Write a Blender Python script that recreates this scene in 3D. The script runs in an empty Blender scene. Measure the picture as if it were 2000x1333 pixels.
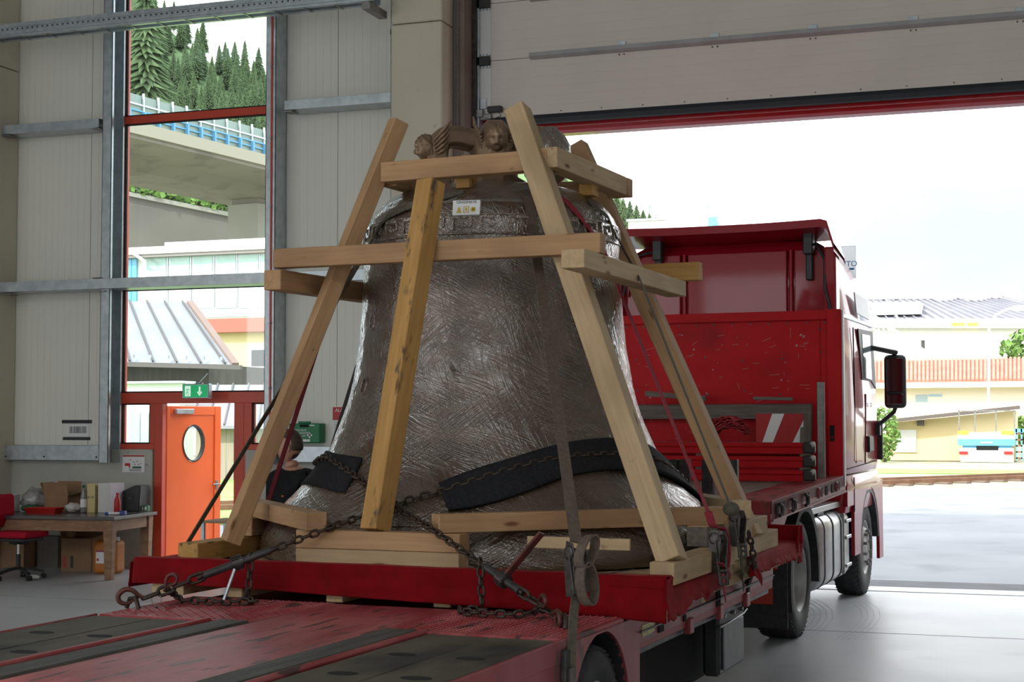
import bpy, math, random
from mathutils import Matrix, Vector
random.seed(7)
SC = bpy.context.scene
COL = SC.collection
# ------------------------------------------------------------------ camera
FPX, PITCH, ROLL, YAW, CAMH = 3000.0, math.radians(3.0), math.radians(-0.1), math.radians(19.2), 1.88
_f = Vector((-math.sin(YAW)*math.cos(PITCH), math.cos(YAW)*math.cos(PITCH), math.sin(PITCH)))
_r0 = Vector((math.cos(YAW), math.sin(YAW), 0)); _u0 = _r0.cross(_f)
_r = _r0*math.cos(ROLL) + _u0*math.sin(ROLL); _u = _u0*math.cos(ROLL) - _r0*math.sin(ROLL)
camd = bpy.data.cameras.new('camera'); cam = bpy.data.objects.new('camera', camd); COL.objects.link(cam)
camd.sensor_width = 36.0; camd.lens = FPX/2000*36; camd.clip_end = 3000
cam.matrix_world = Matrix(((_r.x,_u.x,-_f.x,0),(_r.y,_u.y,-_f.y,0),(_r.z,_u.z,-_f.z,CAMH),(0,0,0,1)))
SC.camera = cam
# ------------------------------------------------------------------ world: bright hazy summer sky
wd = bpy.data.worlds.new('sky'); SC.world = wd; wd.use_nodes = True
nt = wd.node_tree; nt.nodes.clear()
tc = nt.nodes.new('ShaderNodeTexCoord'); sx = nt.nodes.new('ShaderNodeSeparateXYZ')
rp = nt.nodes.new('ShaderNodeValToRGB'); nz = nt.nodes.new('ShaderNodeTexNoise'); mx = nt.nodes.new('ShaderNodeMixRGB')
bg = nt.nodes.new('ShaderNodeBackground'); ow = nt.nodes.new('ShaderNodeOutputWorld')
nt.links.new(tc.outputs['Generated'], sx.inputs[0]); nt.links.new(sx.outputs['Z'], rp.inputs[0])
rp.color_ramp.elements[0].position = 0.0; rp.color_ramp.elements[0].color = (.93,.97,1,1)
rp.color_ramp.elements[1].position = 0.7; rp.color_ramp.elements[1].color = (.72,.86,1,1)
nz.inputs['Scale'].default_value = 3.0; nz.inputs['Detail'].default_value = 5
nt.links.new(tc.outputs['Generated'], nz.inputs['Vector'])
nt.links.new(nz.outputs['Fac'], mx.inputs[0]); nt.links.new(rp.outputs[0], mx.inputs[1]); mx.inputs[2].default_value = (1,1,1,1)
nt.links.new(mx.outputs[0], bg.inputs[0]); bg.inputs[1].default_value = 4.0
nt.links.new(bg.outputs[0], ow.inputs[0])
# ------------------------------------------------------------------ sun (from behind the hall, over the roof)
sl = bpy.data.lights.new('sun', 'SUN'); sun = bpy.data.objects.new('sun', sl); COL.objects.link(sun)
sl.energy = 5.0; sl.angle = math.radians(1.5); sl.color = (1,.95,.86)
sun.rotation_euler = (math.radians(50), 0, math.radians(-24))
# ------------------------------------------------------------------ daylight portals in the hall's openings (they guide sampling, give no light of their own)
def portal(x, y, z, sx_, sz_, turn):
    l = bpy.data.lights.new('portal', 'AREA'); l.shape = 'RECTANGLE'; l.size = sx_; l.size_y = sz_
    o = bpy.data.objects.new('portal', l); COL.objects.link(o); o.location = (x, y, z)
    o.rotation_euler = (math.radians(90), 0, math.radians(turn))
    l.cycles.is_portal = True
portal(-13, -14.1, 3.6, 7, 5.4, 0)
portal(-2.9, 17.9, 2.7, 7.4, 5.6, 180)
portal(-10.2, 17.6, 4.6, 2.6, 9.2, 180)
portal(13.95, -6.8, 3.2, 6, 4.2, 90)
portal(-17.95, -2, 3.2, 9, 4.2, -90)
sk = bpy.data.lights.new('portal', 'AREA'); sk.shape = 'RECTANGLE'; sk.size = 24; sk.size_y = 7.5; sk.cycles.is_portal = True
sko = bpy.data.objects.new('portal', sk); COL.objects.link(sko); sko.location = (-3, -8.4, 9.7)
SC.view_settings.view_transform = 'Standard'; SC.view_settings.look = 'None'
SC.view_settings.exposure = 0.0; SC.view_settings.gamma = 1.0; SC.view_settings.use_curve_mapping = False

# ================================================================== helpers
def at(px, py, X=None, Y=None, Z=None):
    d = _r*((px-1000)/FPX) - _u*((py-666.5)/FPX) + _f
    if Y is not None: s = Y/d.y
    elif Z is not None: s = (Z-CAMH)/d.z
    else: s = X/d.x
    return Vector((d.x*s, d.y*s, CAMH+d.z*s))
TANG = math.radians(2.8)
TRO = Vector((-3.34, 6.71, 0))
TRAILER = Matrix.Translation(TRO) @ Matrix.Rotation(-TANG, 4, 'Z')
TRI = TRAILER.inverted()
def att(px, py, x=None, y=None, z=None):     # a ray of the photograph met with a plane of the trailer's own frame
    c = TRI @ Vector((0,0,CAMH)); d = TRI.to_3x3() @ (_r*((px-1000)/FPX) - _u*((py-666.5)/FPX) + _f)
    if x is not None: s = (x-c.x)/d.x
    elif y is not None: s = (y-c.y)/d.y
    else: s = (z-c.z)/d.z
    return c + d*s
FR = Matrix.Identity(4)
LOC = {}
def frame(m):
    global FR
    FR = m
class MB:
    def __init__(s): s.v=[]; s.f=[]; s.sm=[]
    def add(s, vs, fs, smooth=False):
        b=len(s.v); s.v += [tuple(p) for p in vs]
        for q in fs: s.f.append(tuple(i+b for i in q)); s.sm.append(smooth)
        return s
    def box(s, x0,x1,y0,y1,z0,z1):
        return s.add([(x,y,z) for x in (x0,x1) for y in (y0,y1) for z in (z0,z1)],
                     [(0,1,3,2),(4,6,7,5),(0,4,5,1),(2,3,7,6),(0,2,6,4),(1,5,7,3)])
    def beam(s, a, b, w, h, up=(0,0,1)):
        a=Vector(a); b=Vector(b); t=(b-a).normalized(); sd=t.cross(Vector(up)).normalized(); n=sd.cross(t)
        vs=[p+sd*(i*w/2)+n*(j*h/2) for p in (a,b) for i in (-1,1) for j in (-1,1)]
        return s.add(vs,[(0,1,3,2),(4,6,7,5),(0,4,5,1),(2,3,7,6),(0,2,6,4),(1,5,7,3)])
    def cyl(s, a, b, r, r2=None, n=14, cap=True):
        r2 = r if r2 is None else r2
        a=Vector(a); b=Vector(b); t=(b-a).normalized()
        q = Vector((1,0,0)) if abs(t.x)<.8 else Vector((0,1,0))
        u=t.cross(q).normalized(); w=t.cross(u)
        vs=[c+(u*math.cos(2*math.pi*i/n)+w*math.sin(2*math.pi*i/n))*rr for c,rr in ((a,r),(b,r2)) for i in range(n)]
        s.add(vs,[(i,(i+1)%n,n+(i+1)%n,n+i) for i in range(n)],True)
        if cap: s.add(vs,[tuple(range(n))[::-1],tuple(range(n,2*n))])
        return s
    def tube(s, pts, r, n=7, closed=False, cap=True):
        pts=[Vector(p) for p in pts]; m=len(pts); rs = r if isinstance(r,(list,tuple)) else [r]*m
        t0=(pts[1]-pts[0]).normalized(); u=t0.orthogonal().normalized(); vs=[]
        for i,p in enumerate(pts):
            if closed: t=(pts[(i+1)%m]-pts[i-1]).normalized()
            else: t=(pts[min(i+1,m-1)]-pts[max(i-1,0)]).normalized()
            u=(u-t*u.dot(t)).normalized(); w=t.cross(u)
            vs+=[p+(u*math.cos(2*math.pi*k/n)+w*math.sin(2*math.pi*k/n))*rs[i] for k in range(n)]
        fs=[]
        for i in range(m if closed else m-1):
            j=(i+1)%m
            fs+=[(i*n+k,i*n+(k+1)%n,j*n+(k+1)%n,j*n+k) for k in range(n)]
        s.add(vs,fs,True)
        if cap and not closed: s.add(vs,[tuple(range(n))[::-1],tuple(range((m-1)*n,m*n))])
        return s
    def sweep(s, pts, prof, ups, smooth=False, cap=True):   # prof: closed 2-D outline (side, up); ups: up vector(s)
        pts=[Vector(p) for p in pts]; m=len(pts); n=len(prof); vs=[]
        for i,p in enumerate(pts):
            t=(pts[min(i+1,m-1)]-pts[max(i-1,0)]).normalized()
            up=Vector(ups[i] if isinstance(ups,list) else ups); sd=t.cross(up).normalized(); un=sd.cross(t)
            vs+=[p+sd*a+un*b for a,b in prof]
        fs=[(i*n+k,i*n+(k+1)%n,(i+1)*n+(k+1)%n,(i+1)*n+k) for i in range(m-1) for k in range(n)]
        s.add(vs,fs,smooth)
        if cap: s.add(vs,[tuple(range(n))[::-1],tuple(range((m-1)*n,m*n))])
        return s
    def strap(s, pts, w, t, ups):
        return s.sweep(pts,[(-w/2,-t/2),(w/2,-t/2),(w/2,t/2),(-w/2,t/2)],ups)
    def lathe(s, prof, c=(0,0), n=48, a0=0, a1=2*math.pi, smooth=True):
        full = abs(a1-a0-2*math.pi)<1e-6; k=n if full else n+1; m=len(prof)
        vs=[(c[0]+r*math.cos(a0+(a1-a0)*i/n), c[1]+r*math.sin(a0+(a1-a0)*i/n), z) for i in range(k) for r,z in prof]
        fs=[(i*m+j,((i+1)%k)*m+j,((i+1)%k)*m+j+1,i*m+j+1) for i in range(n) for j in range(m-1)]
        return s.add(vs,fs,smooth)
    def wheel(s, c, axis, prof, n=32):    # lathe about a horizontal axis; prof: (radius, along axis)
        c=Vector(c); ax=Vector(axis).normalized(); u=Vector((0,0,1)); w=ax.cross(u); m=len(prof)
        vs=[c+ax*h+(u*math.cos(2*math.pi*i/n)+w*math.sin(2*math.pi*i/n))*r for i in range(n) for r,h in prof]
        return s.add(vs,[(i*m+j,((i+1)%n)*m+j,((i+1)%n)*m+j+1,i*m+j+1) for i in range(n) for j in range(m-1)],True)
    def prism(s, poly, fn, d0, d1, smooth=False):     # fn(a, b, d) -> point
        n=len(poly); vs=[fn(a,b,d) for d in (d0,d1) for a,b in poly]
        return s.add(vs,[tuple(range(n))[::-1],tuple(range(n,2*n))]+[(i,(i+1)%n,n+(i+1)%n,n+i) for i in range(n)],smooth)
    def ball(s, c, r, nu=14, nv=9, fn=None):
        c=Vector(c); r = r if isinstance(r,(list,tuple)) else (r,r,r); vs=[]
        for j in range(nv+1):
            th=math.pi*j/nv
            for i in range(nu):
                ph=2*math.pi*i/nu; d=Vector((math.sin(th)*math.cos(ph),math.sin(th)*math.sin(ph),math.cos(th)))
                k = fn(d) if fn else 1
                vs.append(c+Vector((d.x*r[0],d.y*r[1],d.z*r[2]))*k)
        return s.add(vs,[(j*nu+i,(j+1)*nu+i,(j+1)*nu+(i+1)%nu,j*nu+(i+1)%nu) for j in range(nv) for i in range(nu)],True)
    def grid(s, fn, nu, nv, smooth=True):
        vs=[fn(i/nu,j/nv) for i in range(nu+1) for j in range(nv+1)]
        return s.add(vs,[(i*(nv+1)+j,(i+1)*(nv+1)+j,(i+1)*(nv+1)+j+1,i*(nv+1)+j+1) for i in range(nu) for j in range(nv)],smooth)
    def mesh(s, name, mat, off=(0,0,0)):
        me=bpy.data.meshes.new(name); o=Vector(off)
        me.from_pydata([tuple(Vector(p)-o) for p in s.v],[],s.f); me.polygons.foreach_set('use_smooth',s.sm)
        me.materials.append(mat); me.update(); return me
def link(name, me):
    o=bpy.data.objects.new(name,me); COL.objects.link(o); return o
def tag(o, label, cat, group=None, kind=None):
    o['label']=label; o['category']=cat
    if group: o['group']=group
    if kind: o['kind']=kind
    return o
def mods(o, bevel=0, seg=1, sub=0, solid=0):
    if solid:
        m=o.modifiers.new('thickness','SOLIDIFY'); m.thickness=solid
    if bevel:
        m=o.modifiers.new('edge','BEVEL'); m.width=bevel; m.segments=seg; m.limit_method='ANGLE'; m.angle_limit=math.radians(40)
    if sub:
        m=o.modifiers.new('round','SUBSURF'); m.levels=sub; m.render_levels=sub
    return o
def thing(name, label, cat, loc=(0,0,0), group=None):
    o=link(name,None); o.empty_display_size=.1; o.matrix_world=FR@Matrix.Translation(Vector(loc)); LOC[o.name]=Vector(loc)
    return tag(o,label,cat,group)
def part(mb, name, mat, parent, bevel=0, seg=1, label=None, kind=None, **k):
    off=LOC[parent.name]; o=link(name,mb.mesh(name,mat,off)); o.parent=parent; LOC[o.name]=off
    if label: o['label']=label
    if kind: o['kind']=kind
    return mods(o,bevel,seg,**k)
def single(mb, name, mat, label, cat, group=None, kind=None, bevel=0, seg=1, loc=None, **k):
    if loc is None:
        xs=[p[0] for p in mb.v]; ys=[p[1] for p in mb.v]; zs=[p[2] for p in mb.v]
        loc=((min(xs)+max(xs))/2,(min(ys)+max(ys))/2,min(zs))
    o=link(name,mb.mesh(name,mat,loc)); o.matrix_world=FR@Matrix.Translation(Vector(loc)); LOC[o.name]=Vector(loc)
    return mods(tag(o,label,cat,group,kind),bevel,seg,**k)
def struct(mb, name, mat, parent=None, bevel=0, label=None, **k):
    if parent: return part(mb,name,mat,parent,bevel,**k)
    o=link(name,mb.mesh(name,mat)); o.matrix_world=FR.copy(); LOC[o.name]=Vector((0,0,0)); o['kind']='structure'
    if label: o['label']=label
    return mods(o,bevel,**k)
def bar(a, b, w, h, mat, name, up=(0,0,1), parent=None, bevel=.004, **tg):
    """a squared timber or board whose own x axis runs along its length, so that the grain does too"""
    a=Vector(a); b=Vector(b); L=(b-a).length; t=(b-a).normalized(); sd=Vector(up).cross(t).normalized(); n=t.cross(sd)
    m=Matrix(((t.x,sd.x,n.x,a.x),(t.y,sd.y,n.y,a.y),(t.z,sd.z,n.z,a.z),(0,0,0,1)))
    me=MB().box(0,L,-w/2,w/2,-h/2,h/2).mesh(name,mat); o=link(name,me)
    if parent: o.parent=parent; o.matrix_basis=Matrix.Translation(-LOC[parent.name])@m; LOC[o.name]=LOC[parent.name]
    else: o.matrix_world=FR@m; tag(o,**tg)
    return mods(o,bevel)
def copy_tree(o, parent=None):
    c=o.copy(); COL.objects.link(c); c.parent=parent
    if o.name in LOC: LOC[c.name]=LOC[o.name]
    for ch in o.children: copy_tree(ch,c)
    return c
def text(body, size, mat, parent, m, name='lettering', ext=.001, ax='CENTER'):
    cu=bpy.data.curves.new(name,'FONT'); cu.body=body; cu.size=size; cu.align_x=ax; cu.align_y='CENTER'; cu.extrude=ext
    cu.materials.append(mat); t_=link(name,cu); me=bpy.data.meshes.new_from_object(t_); bpy.data.objects.remove(t_); bpy.data.curves.remove(cu); o=link(name,me); o.parent=parent
    o.matrix_basis=Matrix.Translation(-LOC[parent.name])@m; return o
def facing(p, right, up):      # matrix with x=right, y=up, z=out of the face
    r=Vector(right).normalized(); u=Vector(up).normalized(); n=r.cross(u)
    return Matrix(((r.x,u.x,n.x,p[0]),(r.y,u.y,n.y,p[1]),(r.z,u.z,n.z,p[2]),(0,0,0,1)))
# ------------------------------------------------------------------ materials
def mat(name, c, c2=None, sc=4.0, rough=.6, metal=0., bump=0., bsc=30., stretch=(1,1,1), bst=None, coat=0., spec=.5,
        lo=.35, hi=.65, detail=5., c3=None, sc3=1.0, lo3=.55, hi3=.62, rvar=0., alpha=1., trans=0., emit=None, estr=0., ior=1.45, rnd=0.):
    m=bpy.data.materials.new(name); m.use_nodes=True; n=m.node_tree.nodes; l=m.node_tree.links
    b=n['Principled BSDF']; b.inputs['Roughness'].default_value=rough; b.inputs['Metallic'].default_value=metal
    b.inputs['Specular IOR Level'].default_value=spec; b.inputs['Coat Weight'].default_value=coat; b.inputs['IOR'].default_value=ior
    b.inputs['Coat Roughness'].default_value=.05; b.inputs['Transmission Weight'].default_value=trans; b.inputs['Alpha'].default_value=alpha
    b.inputs['Base Color'].default_value=(*c,1)
    if emit: b.inputs['Emission Color'].default_value=(*emit,1); b.inputs['Emission Strength'].default_value=estr
    if not (c2 or c3 or bump or rvar): return m
    t=n.new('ShaderNodeTexCoord'); mp=n.new('ShaderNodeMapping'); mp.inputs['Scale'].default_value=stretch
    src=t.outputs['Object']
    if rnd:
        oi=n.new('ShaderNodeObjectInfo'); va=n.new('ShaderNodeVectorMath'); va.operation='ADD'; ms=n.new('ShaderNodeMath'); ms.operation='MULTIPLY'
        ms.inputs[1].default_value=rnd; l.new(oi.outputs['Random'],ms.inputs[0]); l.new(src,va.inputs[0]); l.new(ms.outputs[0],va.inputs[1]); src=va.outputs[0]
    l.new(src,mp.inputs[0])
    def noise(scale,vec,det=detail):
        z=n.new('ShaderNodeTexNoise'); z.inputs['Scale'].default_value=scale; z.inputs['Detail'].default_value=det; l.new(vec,z.inputs['Vector']); return z
    def ramp(fac,a,bb):
        r=n.new('ShaderNodeMapRange'); r.inputs[1].default_value=a; r.inputs[2].default_value=bb; l.new(fac,r.inputs[0]); return r.outputs[0]
    out=None
    if c2:
        z=noise(sc,mp.outputs[0]); mm=n.new('ShaderNodeMixRGB'); mm.inputs[1].default_value=(*c,1); mm.inputs[2].default_value=(*c2,1)
        l.new(ramp(z.outputs['Fac'],lo,hi),mm.inputs[0]); out=mm.outputs[0]
        if rvar:
            r=n.new('ShaderNodeMapRange'); r.inputs[3].default_value=rough-rvar; r.inputs[4].default_value=rough+rvar
            l.new(z.outputs['Fac'],r.inputs[0]); l.new(r.outputs[0],b.inputs['Roughness'])
    if c3:
        z=noise(sc3,mp.outputs[0]); mm=n.new('ShaderNodeMixRGB'); mm.inputs[1].default_value=(*c,1); mm.inputs[2].default_value=(*c3,1)
        if out: l.new(out,mm.inputs[1])
        l.new(ramp(z.outputs['Fac'],lo3,hi3),mm.inputs[0]); out=mm.outputs[0]
    if out: l.new(out,b.inputs['Base Color'])
    if bump:
        mp2=n.new('ShaderNodeMapping'); mp2.inputs['Scale'].default_value=bst or stretch; l.new(src,mp2.inputs[0])
        z=noise(bsc,mp2.outputs[0]); bp=n.new('ShaderNodeBump'); bp.inputs['Strength'].default_value=bump; bp.inputs['Distance'].default_value=.01
        l.new(z.outputs['Fac'],bp.inputs['Height']); l.new(bp.outputs[0],b.inputs['Normal'])
        if coat: l.new(bp.outputs[0],b.inputs['Coat Normal'])
    return m
def glass(name, tint=(.93,.97,.96), refl=.08):
    m=bpy.data.materials.new(name); m.use_nodes=True; n=m.node_tree.nodes; l=m.node_tree.links; n.clear()
    t=n.new('ShaderNodeBsdfTransparent'); t.inputs[0].default_value=(*tint,1); g=n.new('ShaderNodeBsdfGlossy'); g.inputs['Roughness'].default_value=.02
    fr=n.new('ShaderNodeFresnel'); fr.inputs[0].default_value=1.45
    mx_=n.new('ShaderNodeMixShader'); o=n.new('ShaderNodeOutputMaterial'); l.new(fr.outputs[0],mx_.inputs[0])
    l.new(t.outputs[0],mx_.inputs[1]); l.new(g.outputs[0],mx_.inputs[2]); l.new(mx_.outputs[0],o.inputs[0]); return m
M={}
M['panel']=mat('wall panel paint',(.80,.785,.71),(.76,.745,.675),sc=.6,rough=.45)
M['galv']=mat('galvanised steel',(.42,.47,.50),(.55,.60,.63),sc=9,rough=.38,metal=.75,rvar=.1,bump=.03)
M['concrete']=mat('cast concrete',(.42,.41,.37),(.50,.49,.44),sc=1.3,rough=.85,bump=.15,bsc=45,c3=(.25,.24,.21),sc3=9,lo3=.66,hi3=.74)
M['pillar']=mat('pale cast pillar concrete',(.60,.55,.43),(.66,.605,.48),sc=1.1,rough=.85,bump=.12,bsc=45,c3=(.48,.44,.35),sc3=9,lo3=.68,hi3=.76)
M['floor']=mat('polished concrete floor',(.42,.425,.43),(.48,.485,.49),sc=.8,spec=.3,rough=.36,rvar=.1,bump=.03,bsc=60,c3=(.36,.365,.37),sc3=2.4,lo3=.6,hi3=.78)
M['redframe']=mat('red lacquered frame',(.62,.07,.03),(.56,.06,.03),sc=2,rough=.32)
M['orange']=mat('orange red door paint',(.95,.17,.04),(.90,.155,.036),sc=2,rough=.28,coat=.3)
M['white']=mat('white plastic',(.78,.78,.77),rough=.5)
M['black']=mat('black plastic',(.02,.02,.022),(.03,.03,.032),sc=12,rough=.45)
M['blackrub']=mat('black rubber',(.018,.018,.018),(.03,.03,.03),sc=25,rough=.75,bump=.1,bsc=80)
M['steel']=mat('bare dull steel',(.22,.22,.22),(.32,.31,.30),sc=14,rough=.42,metal=.8,bump=.05)
M['darksteel']=mat('dark steel',(.05,.048,.046),(.09,.085,.08),sc=14,rough=.5,metal=.6,bump=.08)
M['glass']=glass('window glass')
M['gatepanel']=mat('gate panel paint',(.70,.63,.57),(.66,.595,.535),sc=1.2,rough=.5)
# ================================================================== the hall
WY=17.2                        # inner face of the gate wall
frame(Matrix.Identity(4))
# floor of the hall, in poured bays
fl=struct(MB().box(-20,14,-14.4,17.9,-.3,0),'floor',M['floor'],label='polished grey concrete hall floor')
M['seam']=mat('floor joint filler',(.24,.24,.24),rough=.8)
for y in (3.2,9.6,at(1850,1243,Z=0).y):
    struct(MB().box(-20,14,y-.006,y+.006,-.002,.0015),'joint',M['seam'],fl)
struct(MB().box(-7,1.5,17.45,17.9,-.05,.006),'threshold_strip',mat('worn steel threshold',(.5,.5,.5),(.42,.42,.42),sc=6,rough=.5,metal=.3),fl)
M['skid']=mat('tyre rubber smear',(.33,.33,.335),(.41,.41,.42),sc=9,rough=.5,stretch=(1,1,1))
for k in range(4):                       # curved tyre marks by the gate
    for dx in (0,92):
        q=[at(px+dx+k*12,py,Z=.0009) for px,py in ((1538,1250),(1562,1236),(1580,1222),(1590,1207),(1588,1192),(1574,1180),(1556,1171))]
        m=MB(); vs=[]
        for p in q: vs+=[p,p+Vector((.009,.0,0))]
        m.add(vs,[(2*i,2*i+1,2*i+3,2*i+2) for i in range(6)]); struct(m,'tyre_mark',M['skid'],fl)
# gate wall: plinth, sandwich panels, pillars, steel
wall=link('wall_front',None); wall['kind']='structure'; wall['label']='gate wall of beige sandwich panels on a concrete plinth'; LOC[wall.name]=Vector((0,0,0))
def panel(x0,x1,z0,z1,y=WY):
    m=MB().box(x0+.004,x1-.004,y,y+.12,z0,z1)
    n=int((x1-x0)/.1)
    for i in range(1,n):                 # pressed ribs
        x=x0+(x1-x0)*i/n; m.box(x-.006,x+.006,y-.0025,y+.01,z0,z1)
    struct(m,'panel',M['panel'],wall)
for x0,x1 in ((-17.9,-16.7),(-16.7,-15.5),(-15.5,-14.3),(-14.3,-13.07),(-13.07,-11.87),(-11.87,-11.42)): panel(x0,x1,1.5,9.6)
for x0,x1 in ((-9.02,-8.28),(-8.28,-7.08),(-7.08,-6.5)): panel(x0,x1,1.5,9.6)
panel(-11.42,-10.2,8.3,9.6); panel(-10.2,-9.02,8.3,9.6)
struct(MB().box(-6.5,1.2,17.45,17.62,5.5,9.6),'panel_above_gate',M['panel'],wall)
for x0,x1 in ((1.2,2.4),(2.4,3.6),(3.6,14)): panel(x0,x1,0,9.6)
struct(MB().box(-18,-10.87,WY-.05,WY+.13,0,1.53),'plinth',M['concrete'],wall,.01)
struct(MB().box(-9.52,-6.5,WY-.05,WY+.13,0,1.53),'plinth',M['concrete'],wall,.01)
struct(MB().box(-13.07,-11.5,17.0,17.16,1.385,1.58),'flashing',M['galv'],wall,.004)
struct(MB().box(-8.95,-7.32,17.0,17.16,1.385,1.58),'flashing',M['galv'],wall,.004)
for x in (-13.0,-12.4,-11.6): struct(MB().cyl((x,17.005,1.43),(x,16.99,1.43),.012,n=8),'bolt',M['darksteel'],wall)
# concrete pillars
for x0,x1 in ((-13.75,-13.02),(-7.3,-6.65)):
    p=struct(MB().box(x0,x1,16.6,17.2,0,6.6),'pillar',M['pillar'],wall,.015)
    struct(MB().box(x0,x1,16.6,17.2,6.612,9.6),'pillar',M['pillar'],wall,.015)
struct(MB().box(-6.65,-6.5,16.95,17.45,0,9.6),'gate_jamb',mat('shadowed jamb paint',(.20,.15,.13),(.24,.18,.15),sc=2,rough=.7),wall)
m=MB().cyl((-7.335,16.72,0),(-7.335,16.72,9.5),.022,n=10)
cp=struct(m,'conduit',M['galv'],wall)
for z in (1.2,2.6,4.0,5.4,6.55,7.6): struct(MB().cyl((-7.335,16.72,z-.03),(-7.335,16.72,z+.03),.028,n=10),'conduit_clip',M['steel'],wall)
# galvanised columns beside the window, C-sections open towards the glass
def csec(x0,x1,y0,y1,z0,z1,t=.012,lip=.05,open_right=True):
    m=MB(); m.box(x0,x1,y0,y0+t,z0,z1); m.box(x0,x1,y1-t,y1,z0,z1)
    if open_right: m.box(x0,x0+t,y0,y1,z0,z1); m.box(x1-t,x1,y0,y0+lip,z0,z1); m.box(x1-t,x1,y1-lip,y1,z0,z1)
    else: m.box(x1-t,x1,y0,y1,z0,z1); m.box(x0,x0+t,y0,y0+lip,z0,z1); m.box(x0,x0+t,y1-lip,y1,z0,z1)
    return m
struct(csec(-11.49,-11.35,16.88,17.19,1.36,9.5),'column',M['galv'],wall,.003)
struct(csec(-9.13,-8.99,16.9,17.19,1.36,9.5,open_right=False),'column',M['galv'],wall,.003)
struct(MB().box(-9.052,-9.032,16.885,16.9,1.36,9.5),'column_seal',M['redframe'],wall)
for z in (2.3,3.1,4.55,5.4,6.3,7.2): struct(MB().cyl((-9.042,16.885,z),(-9.042,16.868,z),.014,n=8),'bolt',M['steel'],wall)
# girts
def girt(x0,x1,z0,z1,y0=16.84,y1=17.16):
    m=MB(); h=z1-z0
    m.prism([(y0,z0),(y0,z1),(y1,z1),(y1,z1-.012),(y0+.012,z1-.012),(y0+.012,z0+.012),(y1,z0+.012),(y1,z0)],lambda a,b,d:(d,a,b),x0,x1)
    return struct(m,'girt',M['galv'],wall,.002)
girt(-13.0,-8.93,3.59,3.72,16.8); girt(-8.9,-7.36,3.59,3.72)
girt(-13.0,-11.52,5.69,5.81); girt(-8.84,-7.36,5.73,5.85)
for x,z in ((-12.9,3.56),(-11.45,3.56),(-11.52,3.735),(-8.86,3.56),(-12.95,5.67),(-11.55,5.67),(-8.78,5.71)):
    struct(MB().box(x-.06,x+.06,16.82,17.0,z-.006,z+.006),'bracket',M['steel'],wall)
# perforated cable channel running across the window bay
ch=thing('cable_channel','galvanised perforated steel channel crossing in front of the tall window','cable channel',(-10.6,16.2,6.72))
m=MB(); x0,x1=-14,-7.32; y0,y1,z0,z1=16.1,16.34,6.77,6.945
m.prism([(y0,z0),(y0,z1),(y0+.06,z1),(y0+.06,z1-.01),(y0+.01,z1-.01),(y0+.01,z0+.01),(y0+.06,z0+.01),(y0+.06,z0)],lambda a,b,d:(d,a,b),x0,x1)
m.prism([(y1,z0),(y1,z1),(y1-.06,z1),(y1-.06,z1-.01),(y1-.01,z1-.01),(y1-.01,z0+.01),(y1-.06,z0+.01),(y1-.06,z0)],lambda a,b,d:(d,a,b),x0,x1)
part(m,'channel',M['galv'],ch,.002)
m=MB().box(x0,x1,y0-.012,y0,z0+.03,z0+.07); m.box(x0,x1,y0-.012,y0,z1-.06,z1-.03); part(m,'rolled_edge',M['galv'],ch,.004)
me=MB().box(-.012,.012,y0-.003,y0+.002,-.009,.009).mesh('punched_hole',M['darksteel'],(0,0,0))
for i in range(int((x1-x0)/.075)):
    o=link('punched_hole',me); o.parent=ch; o.matrix_basis=Matrix.Translation((x0+.04+i*.075,0,z0+.095-0))@Matrix.Identity(4); o.matrix_basis=Matrix.Translation(Vector((x0+.04+i*.075,0,z0+.095))-LOC[ch.name])
for i in range(17):
    x=x0+.2+i*.4; part(MB().box(x-.015,x+.015,y0+.01,y1-.01,z0-.004,z0+.008),'cross_strut',M['steel'],ch)
for x in (-13.3,-7.4): part(MB().box(x-.05,x+.05,16.1,16.59,6.68,6.765),'support_bracket',M['steel'],ch)
# the rest of the hall round the camera
M['hallwall']=mat('hall wall paint',(.66,.65,.61),(.62,.61,.57),sc=.5,rough=.7)
for nm,x0,x1,ya,yb in (('wall_left',-18.3,-18,-6,2),('wall_right',14,14.3,-9.6,-4.2)):
    struct(MB().box(x0,x1,-14.4,17.3,0,1.1),nm,M['hallwall']); struct(MB().box(x0,x1,-14.4,17.3,5.3,9.6),nm,M['hallwall'])
    struct(MB().box(x0,x1,-14.4,ya,1.1,5.3),nm,M['hallwall']); struct(MB().box(x0,x1,yb,17.3,1.1,5.3),nm,M['hallwall'])
    for y in ((-2.2,) if x0<0 else (-7.6,)): struct(MB().box(x0,x1,y,y+(.5 if x0<0 else 1.6),1.1,5.3),nm,M['hallwall'])
M['deck']=mat('hall roof deck',(.5,.5,.49),rough=.7)          # roof with a bank of open rooflights behind the camera
struct(MB().box(-18.3,14.3,-4.6,17.62,9.6,13.6),'ceiling',M['deck']); struct(MB().box(-18.3,14.3,-14.4,-12.2,9.6,9.9),'ceiling',M['deck'])  # front slab made taller, added height that throws shade over the yard
struct(MB().box(-18.3,-15,-12.2,-4.6,9.6,9.9),'ceiling',M['deck']); struct(MB().box(9,14.3,-12.2,-4.6,9.6,9.9),'ceiling',M['deck'])
for x in (-11,-7,-3,1,5): struct(MB().box(x-.2,x+.2,-12.2,-4.6,9.5,9.9),'ceiling',M['deck'])
struct(MB().box(-18.3,14.3,-14.4,-14.1,0,.9),'wall_back',M['hallwall'])
struct(MB().box(-18.3,14.3,-14.4,-14.1,6.3,9.6),'wall_back',M['hallwall'])
for x,w in ((-18.3,1.8),(-13.4,.5),(-9.6,23.9)):
    struct(MB().box(x,x+w,-14.42,-14.0,.9,6.3),'wall_back',M['hallwall'])
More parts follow.
